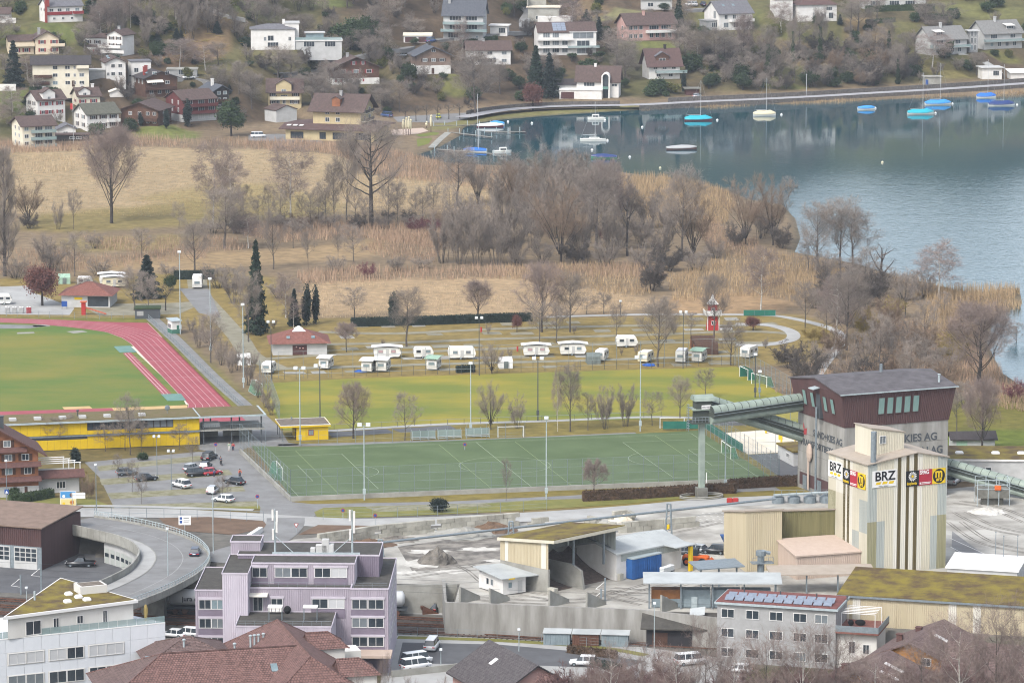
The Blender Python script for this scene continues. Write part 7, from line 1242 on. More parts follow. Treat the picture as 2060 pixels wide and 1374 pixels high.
def viaduct():
    E=[((85,1060),(190,1040),0),((140,1066),(240,1048),.1),((190,1077),(300,1060),.2),((235,1088),(350,1073),.4),((265,1101),(392,1090),.7),((279,1116),(416,1110),1.0),((276,1132),(421,1128),1.3),((258,1152),(405,1150),1.7),((225,1170),(365,1175),2.1),((185,1187),(310,1200),2.4),((120,1208),(240,1225),2.6),((40,1232),(150,1255),2.6)]
    A=spline([G(*e[0],e[2]+.1) for e in E],4);O=spline([G(*e[1],e[2]+.1) for e in E],4);t=thing('viaduct','curved concrete road viaduct with parapet and railing','viaduct');n=len(A)
    B().loft([[tuple(A[i]),tuple(O[i]),tuple(O[i]-Vector((0,0,.9))),tuple(A[i]-Vector((0,0,.9)))] for i in range(n)]).obj('deck','concrete',t)
    def strip(f0,f1,lift,m,nm):b=B();q=[(A[i].lerp(O[i],f0)+Vector((0,0,lift)),A[i].lerp(O[i],f1)+Vector((0,0,lift))) for i in range(n)];[b.quad(q[i][0],q[i][1],q[i+1][1],q[i+1][0]) for i in range(n-1)];o=b.obj(nm,m,t);return o
    strip(.0,.98,.02,'asphalt','carriageway');strip(.04,.24,.06,'asphalt_pale','pavement');strip(.235,.25,.08,'concrete','kerb');strip(.62,.63,.035,'asphalt_pale','centre_line')
    for i in range(n-1):
        for P_,h,nm,m in ((A,1.15,'parapet_panel','concrete'),(O,.35,'edge_kerb','concrete')):
            if P_ is A and i<2:continue
            p,q=P_[i],P_[i+1].lerp(P_[i],.03);d=(q-p).normalized();nn=Vector((-d.y,d.x,0))*.14;b=B();b.slab([tuple(v+Vector((0,0,h))) for v in (p-nn,q-nn,q+nn,p+nn)],h+.7);b.obj(nm,m,t)
    b=B()
    for i in range(n-1):b.tube(O[i]+Vector((0,0,1.15)),O[i+1]+Vector((0,0,1.15)),.07).tube(O[i]+Vector((0,0,.75)),O[i+1]+Vector((0,0,.75)),.04)
    b.obj('handrail','steel_pale',t);pm=B().box(-.05,.05,-.05,.05,.3,1.15).mesh('rail_post','steel_pale')
    for i in range(n-1):
        for k in range(2):put('rail_post',pm,t,O[i].lerp(O[i+1],k/2))
    p=G(284,1236,LOWZ);q=G(330,1244,LOWZ);B().prism([(p.x,p.y),(q.x,q.y),(q.x+.3,q.y+2),(p.x+.2,p.y+2)],LOWZ,1.3).obj('pier','concrete_dark',t);p=G(90,1098,LOWZ);B().box(p.x-1,p.x+1,p.y+1,p.y+4,LOWZ,-.8).obj('pier','concrete',t)
    g=thing('garage_row','curved row of garage doors under the viaduct','garage');i0,i1=9,25
    for i in range(i0,i1):
        p,q=A[i]+Vector((.6,.3,0)),A[i+1]+Vector((.6,.3,0));zt=A[i].z-.9;b=B();b.quad((p.x,p.y,LOWZ),(q.x,q.y,LOWZ),(q.x,q.y,zt),(p.x,p.y,zt));o=b.obj('garage_bay','w_lightgrey',g);d=(q-p).normalized();nn=Vector((d.y,-d.x,0))*.05
        if nn.x>0:nn=-nn
        f=lambda u,z:tuple(p.lerp(q,u).to_2d().to_3d()+nn+Vector((0,0,z)));B().quad(f(.12,LOWZ+.1),f(.88,LOWZ+.1),f(.88,LOWZ+2.8),f(.12,LOWZ+2.8)).obj('garage_door','clad_grey',o);nn=nn*1.6;B().quad(f(.18,LOWZ+1.3),f(.82,LOWZ+1.3),f(.82,LOWZ+2.0),f(.18,LOWZ+2.0)).obj('door_window','glass',o)
viaduct()
def brown_garage():
    t=frame('workshop_garage','brown clad workshop with glazed sectional doors at the left edge','workshop',84,1147,LOWZ,-20);h=7.6;B().box(-22,0,0,16,0,h).obj('wall','clad_brown',t);ribs((-22,-.05),(0,-.05),4.2,h,.4,.07).obj('cladding_sheet','clad_brown',t);B().slab([(-22.4,-.5,h+.2),(.4,-.5,h+.2),(.4,16.4,h+1),(-22.4,16.4,h+1)],.2).obj('roof','w_woodpale',t);B().box(-22,.05,-.07,.02,0,4.2).obj('lower_wall','steel',t)
    for i in range(4):
        x1=-.8-i*5.4;o=B().box(x1-4.6,x1,-.14,-.07,0,4).obj('sectional_door','w_lightgrey',t)
        for r_ in range(3):
            for c in range(4):B().box(x1-4.4+c*1.1,x1-3.5+c*1.1,-.17,-.14,1.5+r_*.82,2.15+r_*.82).obj('pane','glass',o)
    B().box(-21.5,-20.2,-.3,-.05,5.2,6).obj('lamp','w_cream',t)
brown_garage()
def lilac():
    t=frame('office_building','lilac ribbed metal office block with stepped terraces','office building',707,1352,LOWZ,-1.5);s=12.55;X=lambda px:(px-707)/s
    def blk(nm,x0,x1,y0,y1,z0,z1,m='lilac'):
        o=B().box(x0,x1,y0,y1,z0,z1).obj(nm,m,t);ribs((x0,y0-.01),(x1,y0-.01),z0,z1-.02,.35,.05).obj('cladding_sheet',m,o);ribs((x1+.01,y0),(x1+.01,y1),z0,z1-.02,.35,.05).obj('cladding_sheet',m if m !='lilac' else 'lilac_pale',o);r=B().box(x0-.1,x1+.1,y0-.12,y0,z1-.02,z1+.22).box(x1,x1+.12,y0,y1,z1-.02,z1+.22).box(x0-.12,x0,y0,y1,z1-.02,z1+.22).box(x0,x1,y1-.1,y1,z1-.02,z1+.22).obj('parapet','lilac_pale',t);B().box(x0+.02,x1-.02,y0+.02,y1-.12,z1+.005,z1+.06).obj('roof','roof_dark',t);return o
    def wr(x0,x1,y,zs,n,blind=()):
        for k,z in enumerate(zs):
            B().box(x0-.1,x1+.1,y-.1,y-.06,z-1.6,z-.15).obj('dark_band','lilac_dark',t);B().box(x0-.15,x1+.15,y-.22,y-.06,z+1.62,z+1.95).obj('sun_box','lilac_pale',t);w=(x1-x0)/n
            for i in range(n):window(t,(x0+w*(i+.5),y-.06,z),0,w-.04,1.6,1,gl='blind' if (k,i) in blind else 'glass')
    H=13.6;blk('right_wing',0,X(782),0,23,0,H);wr(X(708),X(773),0,(4.3,7.4,10.4),2);blk('centre',X(500),0,.3,23,0,H);wr(X(628),X(694),.3,(10.4,),2,[(0,1)]);wr(X(546),X(570),.3,(10.4,),1)
    blk('left_wing',X(393),X(452),1,18,0,H-.6);wr(X(400),X(450),1,(3.8,6.9,10),2)
    o=blk('stair_tower',X(452),X(503),-2.4,12,0,16.5,'lilac_pale');blk('stair_top',X(452),X(513),12,17,0,18.6);blk('front_terrace_block',X(487),X(676),-10,.3,0,9.7,'lilac_pale')
    blk('penthouse',X(505),X(712),3.2,9,H,H+3.4);wr(X(506),X(536),3.2,(H+1.2,),1);wr(X(551),X(617),3.2,(H+1.2,),2);wr(X(631),X(697),3.2,(H+1.2,),2,[(0,1)]);blk('rear_penthouse',X(470),X(757),9,19,H,H+3.5,'lilac_dark')
    B().box(X(714),X(790),-4.5,0,3.4,3.8).obj('entrance_canopy','clad_pink',t);B().box(X(716),X(770),-.15,-.05,0,3).obj('garage_door','lilac_dark',t);B().box(X(690),X(701),-.5,-.1,3.6,4.4).obj('air_unit','w_lightgrey',t)
    for y in range(5):
        for z in (4.3,7.4,10.4):window(t,(X(782),2.5+y*4.2,z),math.pi/2,2.4,1.6,1)
    for x in (X(547),X(617)):o=B().slab([(x,-7,12.2),(x+2.3,-7,12.2),(x+2.3,-5,12.2),(x,-5,12.2)],.12).obj('garden_table','w_white',t);[B().tube((x+a,-7+c,9.75),(x+a,-7+c,12.1),.04).obj('leg','steel',o) for a in (.1,2.2) for c in (.1,1.9)]
    for i in range(4):o=B().box(X(541)+i*.62,X(541)+.5+i*.62,-1.2,-.7,10.1,10.25).box(X(541)+i*.62,X(541)+.5+i*.62,-.72,-.62,10.25,10.9).obj('chair','w_white',t)
    B().ball((X(580),-.8,10.4),.6,.5,.65).obj('covered_grill','black_paint',t);B().slab([(X(500),-1.2,12.6),(X(540),-1.2,12.6),(X(540),.3,12.9),(X(500),.3,12.9)],.1).obj('awning','awning',t);window(t,(X(520),.28,9.9),0,1.6,2.3,1);b=B()
    for x0,x1,y,z in ((X(487),X(676),-9.9,9.75),(X(505),X(780),.4,H+.06)):
        for k in range(int((x1-x0)/1.5)):b.tube((x0+k*1.5,y,z),(x0+k*1.5,y,z+.9),.025)
        b.tube((x0,y,z+.9),(x1,y,z+.9),.03).tube((x0,y,z+.5),(x1,y,z+.5),.02)
    b.obj('railing','steel',t);Z=H+3.5
    for px in (545,702):o=B().tube((X(px),10,Z),(X(px),10,Z+7.4),.18,.1).obj('antenna_mast','steel_pale',t);[B().bev(X(px)+dx-.16,X(px)+dx+.16,9.7,9.95,Z+z,Z+z+1.8,.03).obj('antenna_panel','w_white',o) for dx,z in ((-.35,5.6),(.35,5.4),(-.3,2.4),(.3,3.6))];B().tube((X(px),10,Z+3),(X(px)+(1.6 if px<600 else-1.6)*2,9.5,Z+.2),.06).obj('brace','steel_pale',o)
    for x0,w,h in ((X(628),1.8,1.5),(X(640),1.2,2.4),(X(617),.8,1.0),(X(652),1,1.6)):B().bev(x0,x0+w,9.6,10.8,Z+.1,Z+.1+h,.05).obj('roof_unit','w_lightgrey',t)
    B().box(X(540),X(718),9.2,9.5,Z+.15,Z+.45).obj('cable_tray','steel_pale',t)
lilac()
def white_block():
    z0=8.5;h=z0-LOWZ;t=frame('white_office','white panelled office block with planted triangular attic roof','office building',332,1252,z0,25);L=40
    B().prism([(-L,0),(0,0),(-6,14),(-L,14)],-h,0).obj('wall','panel_white',t);pm={}
    def pn(x,z,w,hh):
        k=(round(w,2),round(hh,2))
        if k not in pm:pm[k]=B().bev(.02,w-.02,-.1,.0,.02,hh-.02,.02).mesh('facade_panel','panel_white')
        put('facade_panel',pm[k],t,(x,0,z))
    rows=[(-2.2,2.1),(-4.2,2),(-5.8,1.6),(-7.8,2),(-9.4,1.6),(-11.4,2)]
    for z,hh in rows:
        for i in range(14):pn(-L+i*L/14,z,L/14,hh)
    fx=lambda px:-(332-px)/13.0/math.cos(R(25))
    for z,hh,G_ in ((-4.1,1.75,[(41,107,1,1),(116,180,1,0),(189,254,1,1)]),(-7.7,1.85,[(40,106,0,0),(115,180,0,0),(189,252,0,0)]),(-11.3,1.85,[(40,106,0,0),(115,180,0,0),(189,240,0,0)])):
        for a_,c_,b0,b1 in G_:
            x0,x1=fx(a_)*1.03,fx(c_)*1.03;B().box(x0-.12,x1+.12,-.14,-.08,z-.12,z+hh+.12).obj('window_surround','stucco_white',t);m=(x0+x1)/2
            for q,bl in ((0,b0),(1,b1)):window(t,((x0+m)/2 if q==0 else (m+x1)/2,-.13,z),0,(x1-x0)/2-.06,hh,1,gl='blind' if bl else 'glass')
    for i in range(26):B().box(-L+i*1.54+.02,-L+1.5+i*1.54,.15,.19,.05,1.05).obj('glass_pane','glass_rail',t)
    B().box(-L,0,-.12,.1,-.08,.06).obj('coping','white_paint',t);za=3.2;p=[lp(t,x,y,z0+za) for x,y in ((6,1247),(278,1212),(122,1167))];q=[(v.x,v.y) for v in p];c=Vector(((q[0][0]+q[1][0]+q[2][0])/3,(q[0][1]+q[1][1]+q[2][1])/3));ins=lambda k:[tuple(c+(Vector(v)-c)*k) for v in q]
    B().prism(ins(.93),0,za).obj('attic_wall','stucco_white',t);r=B().prism(q,za,za+.45).obj('attic_roof','white_paint',t);B().prism(ins(.955),za+.452,za+.5).obj('planting','moss_roof',r)
    v=lp(t,182,1183,z0+za+1);B().box(v.x-2.2,v.x+2.2,v.y-1.6,v.y+1.6,za+.45,za+1.7).obj('lift_housing','stucco_white',r);B().box(v.x-1.8,v.x+1.8,v.y-1.2,v.y+1.2,za+1.702,za+1.76).obj('planting','roof_gravel',r)
    for x,y in ((138,1196),(158,1202),(136,1211),(175,1207)):w=lp(t,x,y,z0+za+.5);o=B().bev(w.x-.6,w.x+.6,w.y-.6,w.y+.6,za+.45,za+.95,.2).obj('rooflight','white_paint',r)
    w=lp(t,70,1213,z0+za);B().tube((w.x,w.y,za),(w.x,w.y,za+1.9),.16).obj('flue','steel_pale',r)
    d=Vector(ins(.93)[1])-Vector(ins(.93)[0]);d0=Vector(ins(.93)[0])
    for f,ww,hh,zz in ((.38,1.0,1.9,.5),(.57,1.1,1.3,1.0),(.77,.8,2.0,.6),(.2,2.6,2.2,.2)):w=d0+d*f;window(t,(w.x,w.y,zz),math.atan2(d.y,d.x),ww,hh,1)
    B().tube((-2.2,2.6,0),(-2.2,2.6,.6),.25,.25).ball((-2.2,2.6,1.4),.35,.35,1.2,8,6,.2).obj('potted_shrub','twig_yellow',t)
white_block()
def hiprf(t,nm,e,r0,r1,ze,zr,m,m2=None):          # hip roof over eave corners e (4), ridge r0-r1
    b=B();E=[(x,y,ze) for x,y in e];b.add(E+[(*r0,zr),(*r1,zr)],[(0,1,5,4),(2,3,4,5),(0,3,2,1)]);o=b.obj(nm,m,t);[B().quad(*[(E+[(*r0,zr),(*r1,zr)])[i] for i in f]).obj('hip_face',m2 or m,o) for f in ((1,2,5),(3,0,4))];b=B();b.path([(*r0,zr+.05),(*r1,zr+.05)],.14);[b.tube((*e[i],ze),(*(r0 if i in (0,3) else r1),zr),.12) for i in range(4)];b.obj('ridge_tiles',m,o);return o
def red_house():
    zr=8.5;t=frame('tiled_house','large house with red brown tiled hip roofs in the foreground','house',624,1320,zr,14.5);ze=-5
    B().box(-6.5,6.5,-3,26,-14,ze).box(-26,-6,3,16,-14,ze).obj('wall','stucco_white',t)
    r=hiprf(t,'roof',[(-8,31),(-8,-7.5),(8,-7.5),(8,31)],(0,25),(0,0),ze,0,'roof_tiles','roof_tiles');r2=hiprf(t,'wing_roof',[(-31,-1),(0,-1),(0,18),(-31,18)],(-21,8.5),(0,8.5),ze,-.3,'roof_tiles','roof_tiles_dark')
    for px,py,w in ((628,1280,6),(690,1333,6.5)):p=lp(t,px,py,zr-1.6);o=hiprf(t,'dormer_roof',[(p.x-1,p.y-w/2),(p.x+5.2,p.y-w/2),(p.x+5.2,p.y+w/2),(p.x-1,p.y+w/2)],(p.x-1,p.y),(p.x+2.5,p.y),-3.0,-1.0,'roof_tiles');B().box(p.x,p.x+4.6,p.y-w/2+.5,p.y+w/2-.5,-6,-3).obj('dormer_wall','stucco_white',t)
    for px,py in ((410,1330),(421,1331),(433,1331),(444,1331),(504,1290),(512,1289),(520,1288),(530,1286),(370,1298),(472,1306)):p=lp(t,px,py,zr-2.2);B().tube((p.x,p.y,-3.4),(p.x,p.y,-1.4),.16).ball((p.x,p.y,-1.3),.3,.3,.2).obj('vent_pipe','black_paint' if px % 2 else 'steel_pale',r2)
    for px,py in ((482,1340),(525,1338),(300,1330),(322,1350),(552,1345)):p=lp(t,px,py,zr-2.6);B().slab([(p.x-.5,p.y-.7,-2.7),(p.x+.5,p.y-.7,-2.7),(p.x+.5,p.y+.7,-1.9),(p.x-.5,p.y+.7,-1.9)],.12).obj('skylight','glass_pale',r2)
    b=hiprf(t,'rear_roof',[(-22,17),(-8,17),(-8,30),(-22,30)],(-15,23),(-14,23),ze+1,-1.4,'roof_tiles_dark');p=lp(t,683,1312,zr-6);B().box(p.x-1.5,p.x+3,p.y-2,p.y+2,-7,-5.4).obj('balcony','stucco_white',t)
red_house()
def solar_house():
    t=frame('apartment_house','grey apartment house with red flat roof and solar panels','apartment house',1442,1330,LOWZ,-16);w,h,d=19.5,9.6,9;B().box(0,w,0,d,0,h).obj('wall','w_grey',t);wins_on(t,0,0,w,d,h,[('f',3,[.09,.3,.5,.7,.88],2.2,1.5)]);r=B().box(-.4,w+.4,-.5,d+.4,h,h+.35).obj('roof','steel_pale',t);B().box(-.2,w+.2,-.3,d+.2,h+.352,h+.45).obj('gravel','roof_redgravel',r)
    for i in range(11):
        for j in range(2):B().slab([(1+i*1.62,.8+j*2.1,h+.6),(2.38+i*1.62,.8+j*2.1,h+.6),(2.38+i*1.62,2.4+j*2.1,h+1.1),(1+i*1.62,2.4+j*2.1,h+1.1)],.08).obj('solar_panel','solar',r)
    for x in (3,9,15,20):B().tube((x,6.5,h+.4),(x,6.5,h+1.2),.12).obj('flue','steel_dark',r)
    B().box(w,w+6.5,1,d-.5,0,6).obj('side_wing','stucco_white',t);o=B().box(w,w+7,-.2,d,6,6.3).obj('roof_terrace','tile_red',t);B().box(w,w+7,-.2,-.1,6.3,7.3).box(w+6.9,w+7,-.1,d,6.3,7.3).obj('railing','steel',o);b=B()
    for k in range(6):b.tube((w+.5,2+k*1.1,8.9),(w+6,2+k*1.1,8.9),.06)
    for x in (w+.5,w+6):b.tube((x,2,6.3),(x,2,8.9),.06).tube((x,7.5,6.3),(x,7.5,8.9),.06)
    b.obj('pergola','white_paint',o);B().ball((w+3,5,6.8),.9,.6,.5).ball((w+1.6,4.4,6.8),.5,.5,.5).obj('covered_furniture','black_paint',o);window(t,(w+2.5,1,2.6),0,1.1,2,1);window(t,(w+4.8,1,2.6),0,1.1,1.6,1)
solar_house()
def gh(name,label,x,y,z,a,w,d,h,rh,kind,wall,roofm,wins=(),chim=(),strips=(),oh=.8):
    t=frame(name,label,'house',x,y,z,a);r=gable(t,0,0,w,d,h,rh,kind,oh,wall,roofm,base=-12);wins_on(t,0,0,w,d,h,wins)
    for u,v,*c in chim:chimney(r,u*w,v*d,h+rh*.5,1.0,c[0] if c else 'tile_brown')
    for u,v,l in strips:m=w/2;x0=u*w;sl=rh/m if kind=='y' else 0;zz=lambda xx:h+rh-abs(xx-m)*sl+.34;B().slab([(x0-l/2,v*d-.5,zz(x0-l/2)),(x0+l/2,v*d-.5,zz(x0+l/2)),(x0+l/2,v*d+.5,zz(x0+l/2)),(x0-l/2,v*d+.5,zz(x0-l/2))],.1).obj('skylight','white_paint',r)
gh('house','orange walled house with brown roof at the lower right',1752,1332,0,-24,13,16,1,2.8,'y','w_orange','roof_tiles_dark',[('f',(0,),[.3,.7],1.6,1.3)],[(.2,.4),(.3,.75)],[(.72,.5,3)]);gh('house','brown tiled house partly behind the bare foreground trees',1640,1392,0,-24,14,14,1,2.8,'y','w_orange','roof_tiles_dark',(),[(.2,.4)],[(.7,.6,3),(.75,.3,3)]);gh('house','long brown roofed house at the lower right corner',1900,1378,0,-16,26,14,2,3.2,'x','stucco_white','roof_tiles_dark',(),[(.7,.5)])
gh('house','pink house with dark grey roof at the bottom',1000,1466,LOWZ,24,13,17,5.2,4,'y','w_pink','roof_tiles_grey',[('l',1,[.2,.5],1.4,1.3)],[(.4,.8,'hut_black')],[(.3,.6,1.2)])
for x in (990,1020,1075,1120,1160,1260,1320):p=G(x,1256+(x-990)*.03,LOWZ);o=plant('thick1',x,0,0,60,'bare climbing vine clinging to the concrete retaining wall',name='wall_vine',cat='vine',at=p);o.rotation_euler=(0,0,R(3));o.scale=(1.0,.12,.5)
t=frame('black_hut','dark timber hut with black felt roof before the retaining wall','hut',1300,1300,LOWZ,-6);gable(t,0,0,13,7,3.4,1.5,'x',.9,'hut_black','roof_dark');B().box(1,3.5,-.06,.01,0,2.4).obj('door','wood_dark',t);B().slab([(7,1,5),(9.5,1,5.4),(9.5,3.4,6.2),(7,3.4,5.8)],.1).obj('solar_panel','roof_sheet',t)
# railway: catenary masts, cement wagon, bicycle shelter
for x,yb,yt,lab in [(42,1196,1155,'left catenary mast behind the white office block'),(83,1192,1134,'tall catenary mast behind the white office block'),(1209,1265,1182,'left mast of the catenary pair at the retaining wall'),(1217,1262,1160,'right mast of the catenary pair at the retaining wall'),(1709,1262,1180,'catenary mast before the moss roofed hall')]:
    p=G(x,yb,LOWZ);h=(yb-yt)/sc_at(p);t=thing('catenary_mast',lab,'mast',p);B().box(-.14,.14,-.14,.14,0,h).obj('post','steel',t);B().tube((0,0,h-.6),(-1.6,-.6,h-1.8),.05).tube((0,0,h-2.2),(-1.6,-.6,h-1.8),.05).obj('bracket','white_paint',t)
b=B()
for py in (1150,1163,1176):p,q=G(-60,py+40,LOWZ),G(1500,py+108,LOWZ);b.tube(p+Vector((0,0,5.5)),q+Vector((0,0,5.5)),.02,None,3)
tag(b.obj('overhead_wire','steel_dark'),'thin overhead wires above the railway tracks','overhead wire')
def wagon(x,y,L,label,word=None,a=-3.5):
    t=frame('tank_wagon',label,'rail wagon',x,y,LOWZ+.3,a);n=12;b=B();rg=lambda xx,k=1:[(xx,1.4+1.4*k*math.cos(i/n*6.283),2.7+1.4*k*math.sin(i/n*6.283)) for i in range(n)];b.loft([rg(0,.5),rg(.4),rg(L-.4),rg(L,.5)]);b.obj('tank','tank_white',t,smooth=True);B().box(-.4,L+.4,.2,2.6,.85,1.15).obj('underframe','steel_dark',t)
    for xx in (1.2,2.8,L-2.8,L-1.2):[B().tube((xx,v,.45),(xx,v+.15,.45),.46,None,12).obj('wheel','rust',t) for v in (.15,2.5)]
    if word:text(t,'lettering',word,1.15,(L*.22,-.06,2.35),0,'letter_dark',.02)
wagon(338,1235,11,'white cement tank wagon between viaduct pier and lilac building','jura cement');wagon(730,1238,7,'grey tank wagon end beyond the lilac building')
t=frame('bicycle_shelter','grey corrugated bicycle shelter beside the railway','shelter',1093,1297,LOWZ,-6)
for i in range(3):o=B().box(i*4.8,i*4.8+4.4,0,2,0,2).obj('bay','bin_grey' if i !=1 else 'steel_dark',t);ribs((i*4.8,-.02),(i*4.8+4.4,-.02),.05,1.9,.4,.05).obj('cladding_sheet','bin_grey' if i !=1 else 'rust',o);B().slab([(i*4.8-.1,-.3,2.1),(i*4.8+4.6,-.3,2.1),(i*4.8+4.6,2.2,2.4),(i*4.8-.1,2.2,2.4)],.08).obj('roof','roof_sheet',o)
hedge('street_hedge',[(1143,1312),(1240,1324)],1.2,1.2,'hedge_brown','brown hedge before the bicycle shelter',LOWZ);hedge('street_hedge',[(1190,1340),(1250,1352)],1.2,1.2,'needle_dark','dark hedge beside the white parked car',LOWZ)
for q,lab in (([(788,1362),(900,1350),(975,1340)],'low concrete wall around the lower car park'),([(975,1340),(972,1362)],'short concrete wall end beside the lower car park')):
    b=B();pts=[G(x,y,LOWZ) for x,y in q];rb=ribbon(pts,.3,1.1);[b.slab(rb.v[i*4:i*4+4],1.2) for i in range(len(pts)-1)];tag(b.obj('low_wall','concrete'),lab,'wall')
for x,y in ((1290,1262),(1240,1262)):t=frame('buffer_stop','rusty buffer stop at the end of the siding','buffer stop',x-440,y-46+(x-1240)*.4,LOWZ,10);B().loft([[(0,0,0),(3,0,0),(0,0,1.6)],[(0,.2,0),(3,.2,0),(0,.2,1.6)]]).loft([[(0,1.6,0),(3,1.6,0),(0,1.6,1.6)],[(0,1.8,0),(3,1.8,0),(0,1.8,1.6)]]).obj('frame','rust',t);B().box(-.2,0,-.1,1.9,.9,1.4).obj('beam','rust',t)
# foreground thicket
for x,w,hh,k in [(720,34,190,'fore0'),(775,40,215,'fore1'),(825,30,180,'fore0'),(890,36,170,'fore1'),(980,44,140,'fore0'),(1100,90,150,'fore1'),(930,60,160,'fore0'),(860,70,90,'olive'),(1170,80,190,'fore1'),(1230,100,240,'fore0'),(1290,100,230,'fore1'),(1360,120,240,'fore0'),(1420,110,280,'fore1'),(1480,120,250,'fore0'),(1540,130,260,'fore1'),(1610,130,280,'fore0'),(1680,130,260,'fore1'),(1760,140,230,'fore0'),(1850,150,250,'fore1'),(1930,150,300,'fore0'),(2000,150,320,'fore1'),(2060,130,280,'fore0')]:
    p=G(x,1478,2.0);p.z=h1(p.x,p.y);o=thing('foreground_shrub' if k=='olive' else 'foreground_tree','bushy evergreen at the bottom edge before the low wall' if k=='olive' else 'bare branching tree rising from the bottom edge','shrub' if k=='olive' else 'tree',p,random.uniform(0,6),None if k=='olive' else 'bare trees along the bottom edge');H_,W__,Z,tm,cm=PROTO[k];s=sc_at(p);o.scale=(w/s/W__,w/s/W__,(hh-20)/s/Z);put('trunk',tm,o);put('crown',cm,o)
for i in range(64):
    x=1080+i*16+random.uniform(-10,10);p=G(x,random.uniform(1400,1450),0);p.z=h1(p.x,p.y);o=thing('thicket_shrub','twiggy mauve shrub in the thicket along the bottom edge','shrub',p,random.uniform(0,6),'shrubs of the bottom thicket');k=random.uniform(1.1,1.9);o.scale=(k,k,k*1.1);put('trunk',PROTO['forebush'][3],o);put('crown',PROTO['forebush'][4],o)
# ------------------------------------------------------------------ vehicles and people
for n,h in [('c_black','1d1f22'),('c_white','dedfdf'),('c_silver','a3a7aa'),('c_grey','5e6367'),('c_red','a02530'),('c_blue','2c4a7c'),('c_navy','27304a'),('c_green','1f2b28'),('c_lime','b9c832')]:P(n,h,k=.85,rough=.28,spec=.6)
P('lamp_red','b02020',k=.9);P('lamp_white','e8e8e6',k=.9);CARS={}
SPEC={'hatch':(4.1,1.76,1.48,.26,.30,.97,.93),'suv':(4.5,1.86,1.7,.25,.29,.98,.94),'sedan':(4.6,1.8,1.45,.27,.32,.9,.82),'van':(5.0,1.95,2.0,.14,.2,.99,.97),'pickup':(5.3,1.9,1.8,.28,.33,.66,.64)}
def car_parts(kind,m):
    if (kind,m) not in CARS:
        L,w,h,c0,c1,c3,c2=SPEC[kind];bl=h*.56;pr=[(.02*L,.3),(0,bl*.75),(.06*L,bl*.88),(c0*L,bl),(L*.97,bl),(L,bl*.8),(.99*L,.3)];b=B();b.loft([[(x,y,z) for x,z in ((L/2+(px-L/2)*k,.3+(pz-.3)*kz) for px,pz in pr)] for y,k,kz in ((-w/2,.97,.94),(-w/2+.14,1,1),(w/2-.14,1,1),(w/2,.97,.94))])
        g=B();y1,y2=w/2-.1,w/2-.28;g.loft([[(c0*L,-y1,bl-.02),(c3*L,-y1,bl-.02),(c3*L,y1,bl-.02),(c0*L,y1,bl-.02)],[((c0+.15)*L if kind !='van' else c1*L,-y2,h-.06),(c2*L-.2,-y2,h-.06),(c2*L-.2,y2,h-.06),((c0+.15)*L if kind !='van' else c1*L,y2,h-.06)]])
        r=B();x0=((c0+.14) if kind !='van' else c1)*L;r.bev(x0,c2*L-.15,-y2-.02,y2+.02,h-.08,h,.03)
        for xx in (.5*L,.72*L) if kind !='pickup' else (.5*L,):r.loft([[(xx-.06,s*(y1+.012),bl-.02),(xx+.06,s*(y1+.012),bl-.02),(xx+.06,s*(y1-.03),bl-.02),(xx-.06,s*(y1-.03),bl-.02)] for s in (1,)]+[[(xx-.05,y2+.012,h-.06),(xx+.05,y2+.012,h-.06),(xx+.05,y2-.03,h-.06),(xx-.05,y2-.03,h-.06)]]).loft([[(xx-.06,-y1-.012,bl-.02),(xx+.06,-y1-.012,bl-.02),(xx+.06,-y1+.03,bl-.02),(xx-.06,-y1+.03,bl-.02)],[(xx-.05,-y2-.012,h-.06),(xx+.05,-y2-.012,h-.06),(xx+.05,-y2+.03,h-.06),(xx-.05,-y2+.03,h-.06)]])
        wh=B().tube((0,-.11,0),(0,.11,0),.33,None,12).mesh('wheel','tyre');ri=B().tube((0,-.12,0),(0,.12,0),.2,None,10).mesh('rim','steel');lt=lambda x0,nm,mm:B().bev(x0,x0+.08,-.22,.22,bl*.68,bl*.82,.02).mesh(nm,mm);pl=B().box(L+.005,L+.02,-.26,.26,.5,.62).box(-.02,-.005,-.26,.26,.42,.54).mesh('number_plate','lamp_white')
        CARS[kind,m]=(b.mesh('body',m,True),g.mesh('windows','glass'),r.mesh('roof',m),wh,ri,lt(-.02,'headlight','lamp_white'),lt(L-.05,'tail_light','lamp_red'),pl)
    return CARS[kind,m]
def car(x,y,a,kind,m,label,z=None,name='parked_car',cat='car',group=None):
    L,w=SPEC[kind][:2];p=T(x,y) if z is None else G(x,y,z);rz=R(a+180);d=Vector((math.cos(rz),math.sin(rz),0));t=thing(name,label,cat,p-d*L/2,rz,group);b,g,r,wh,ri,hl_,tl,pl=car_parts(kind,m);put('body',b,t);put('windows',g,t);put('roof',r,t);put('number_plate',pl,t)
    for xx in (.18*L,.8*L):
        for s in (-1,1):o=put('wheel',wh,t,(xx,s*(w/2-.1),.33));put('rim',ri,o)
    for s in (-1,1):put('headlight',hl_,t,(0,s*w*.34,0));put('tail_light',tl,t,(0,s*w*.36,0))
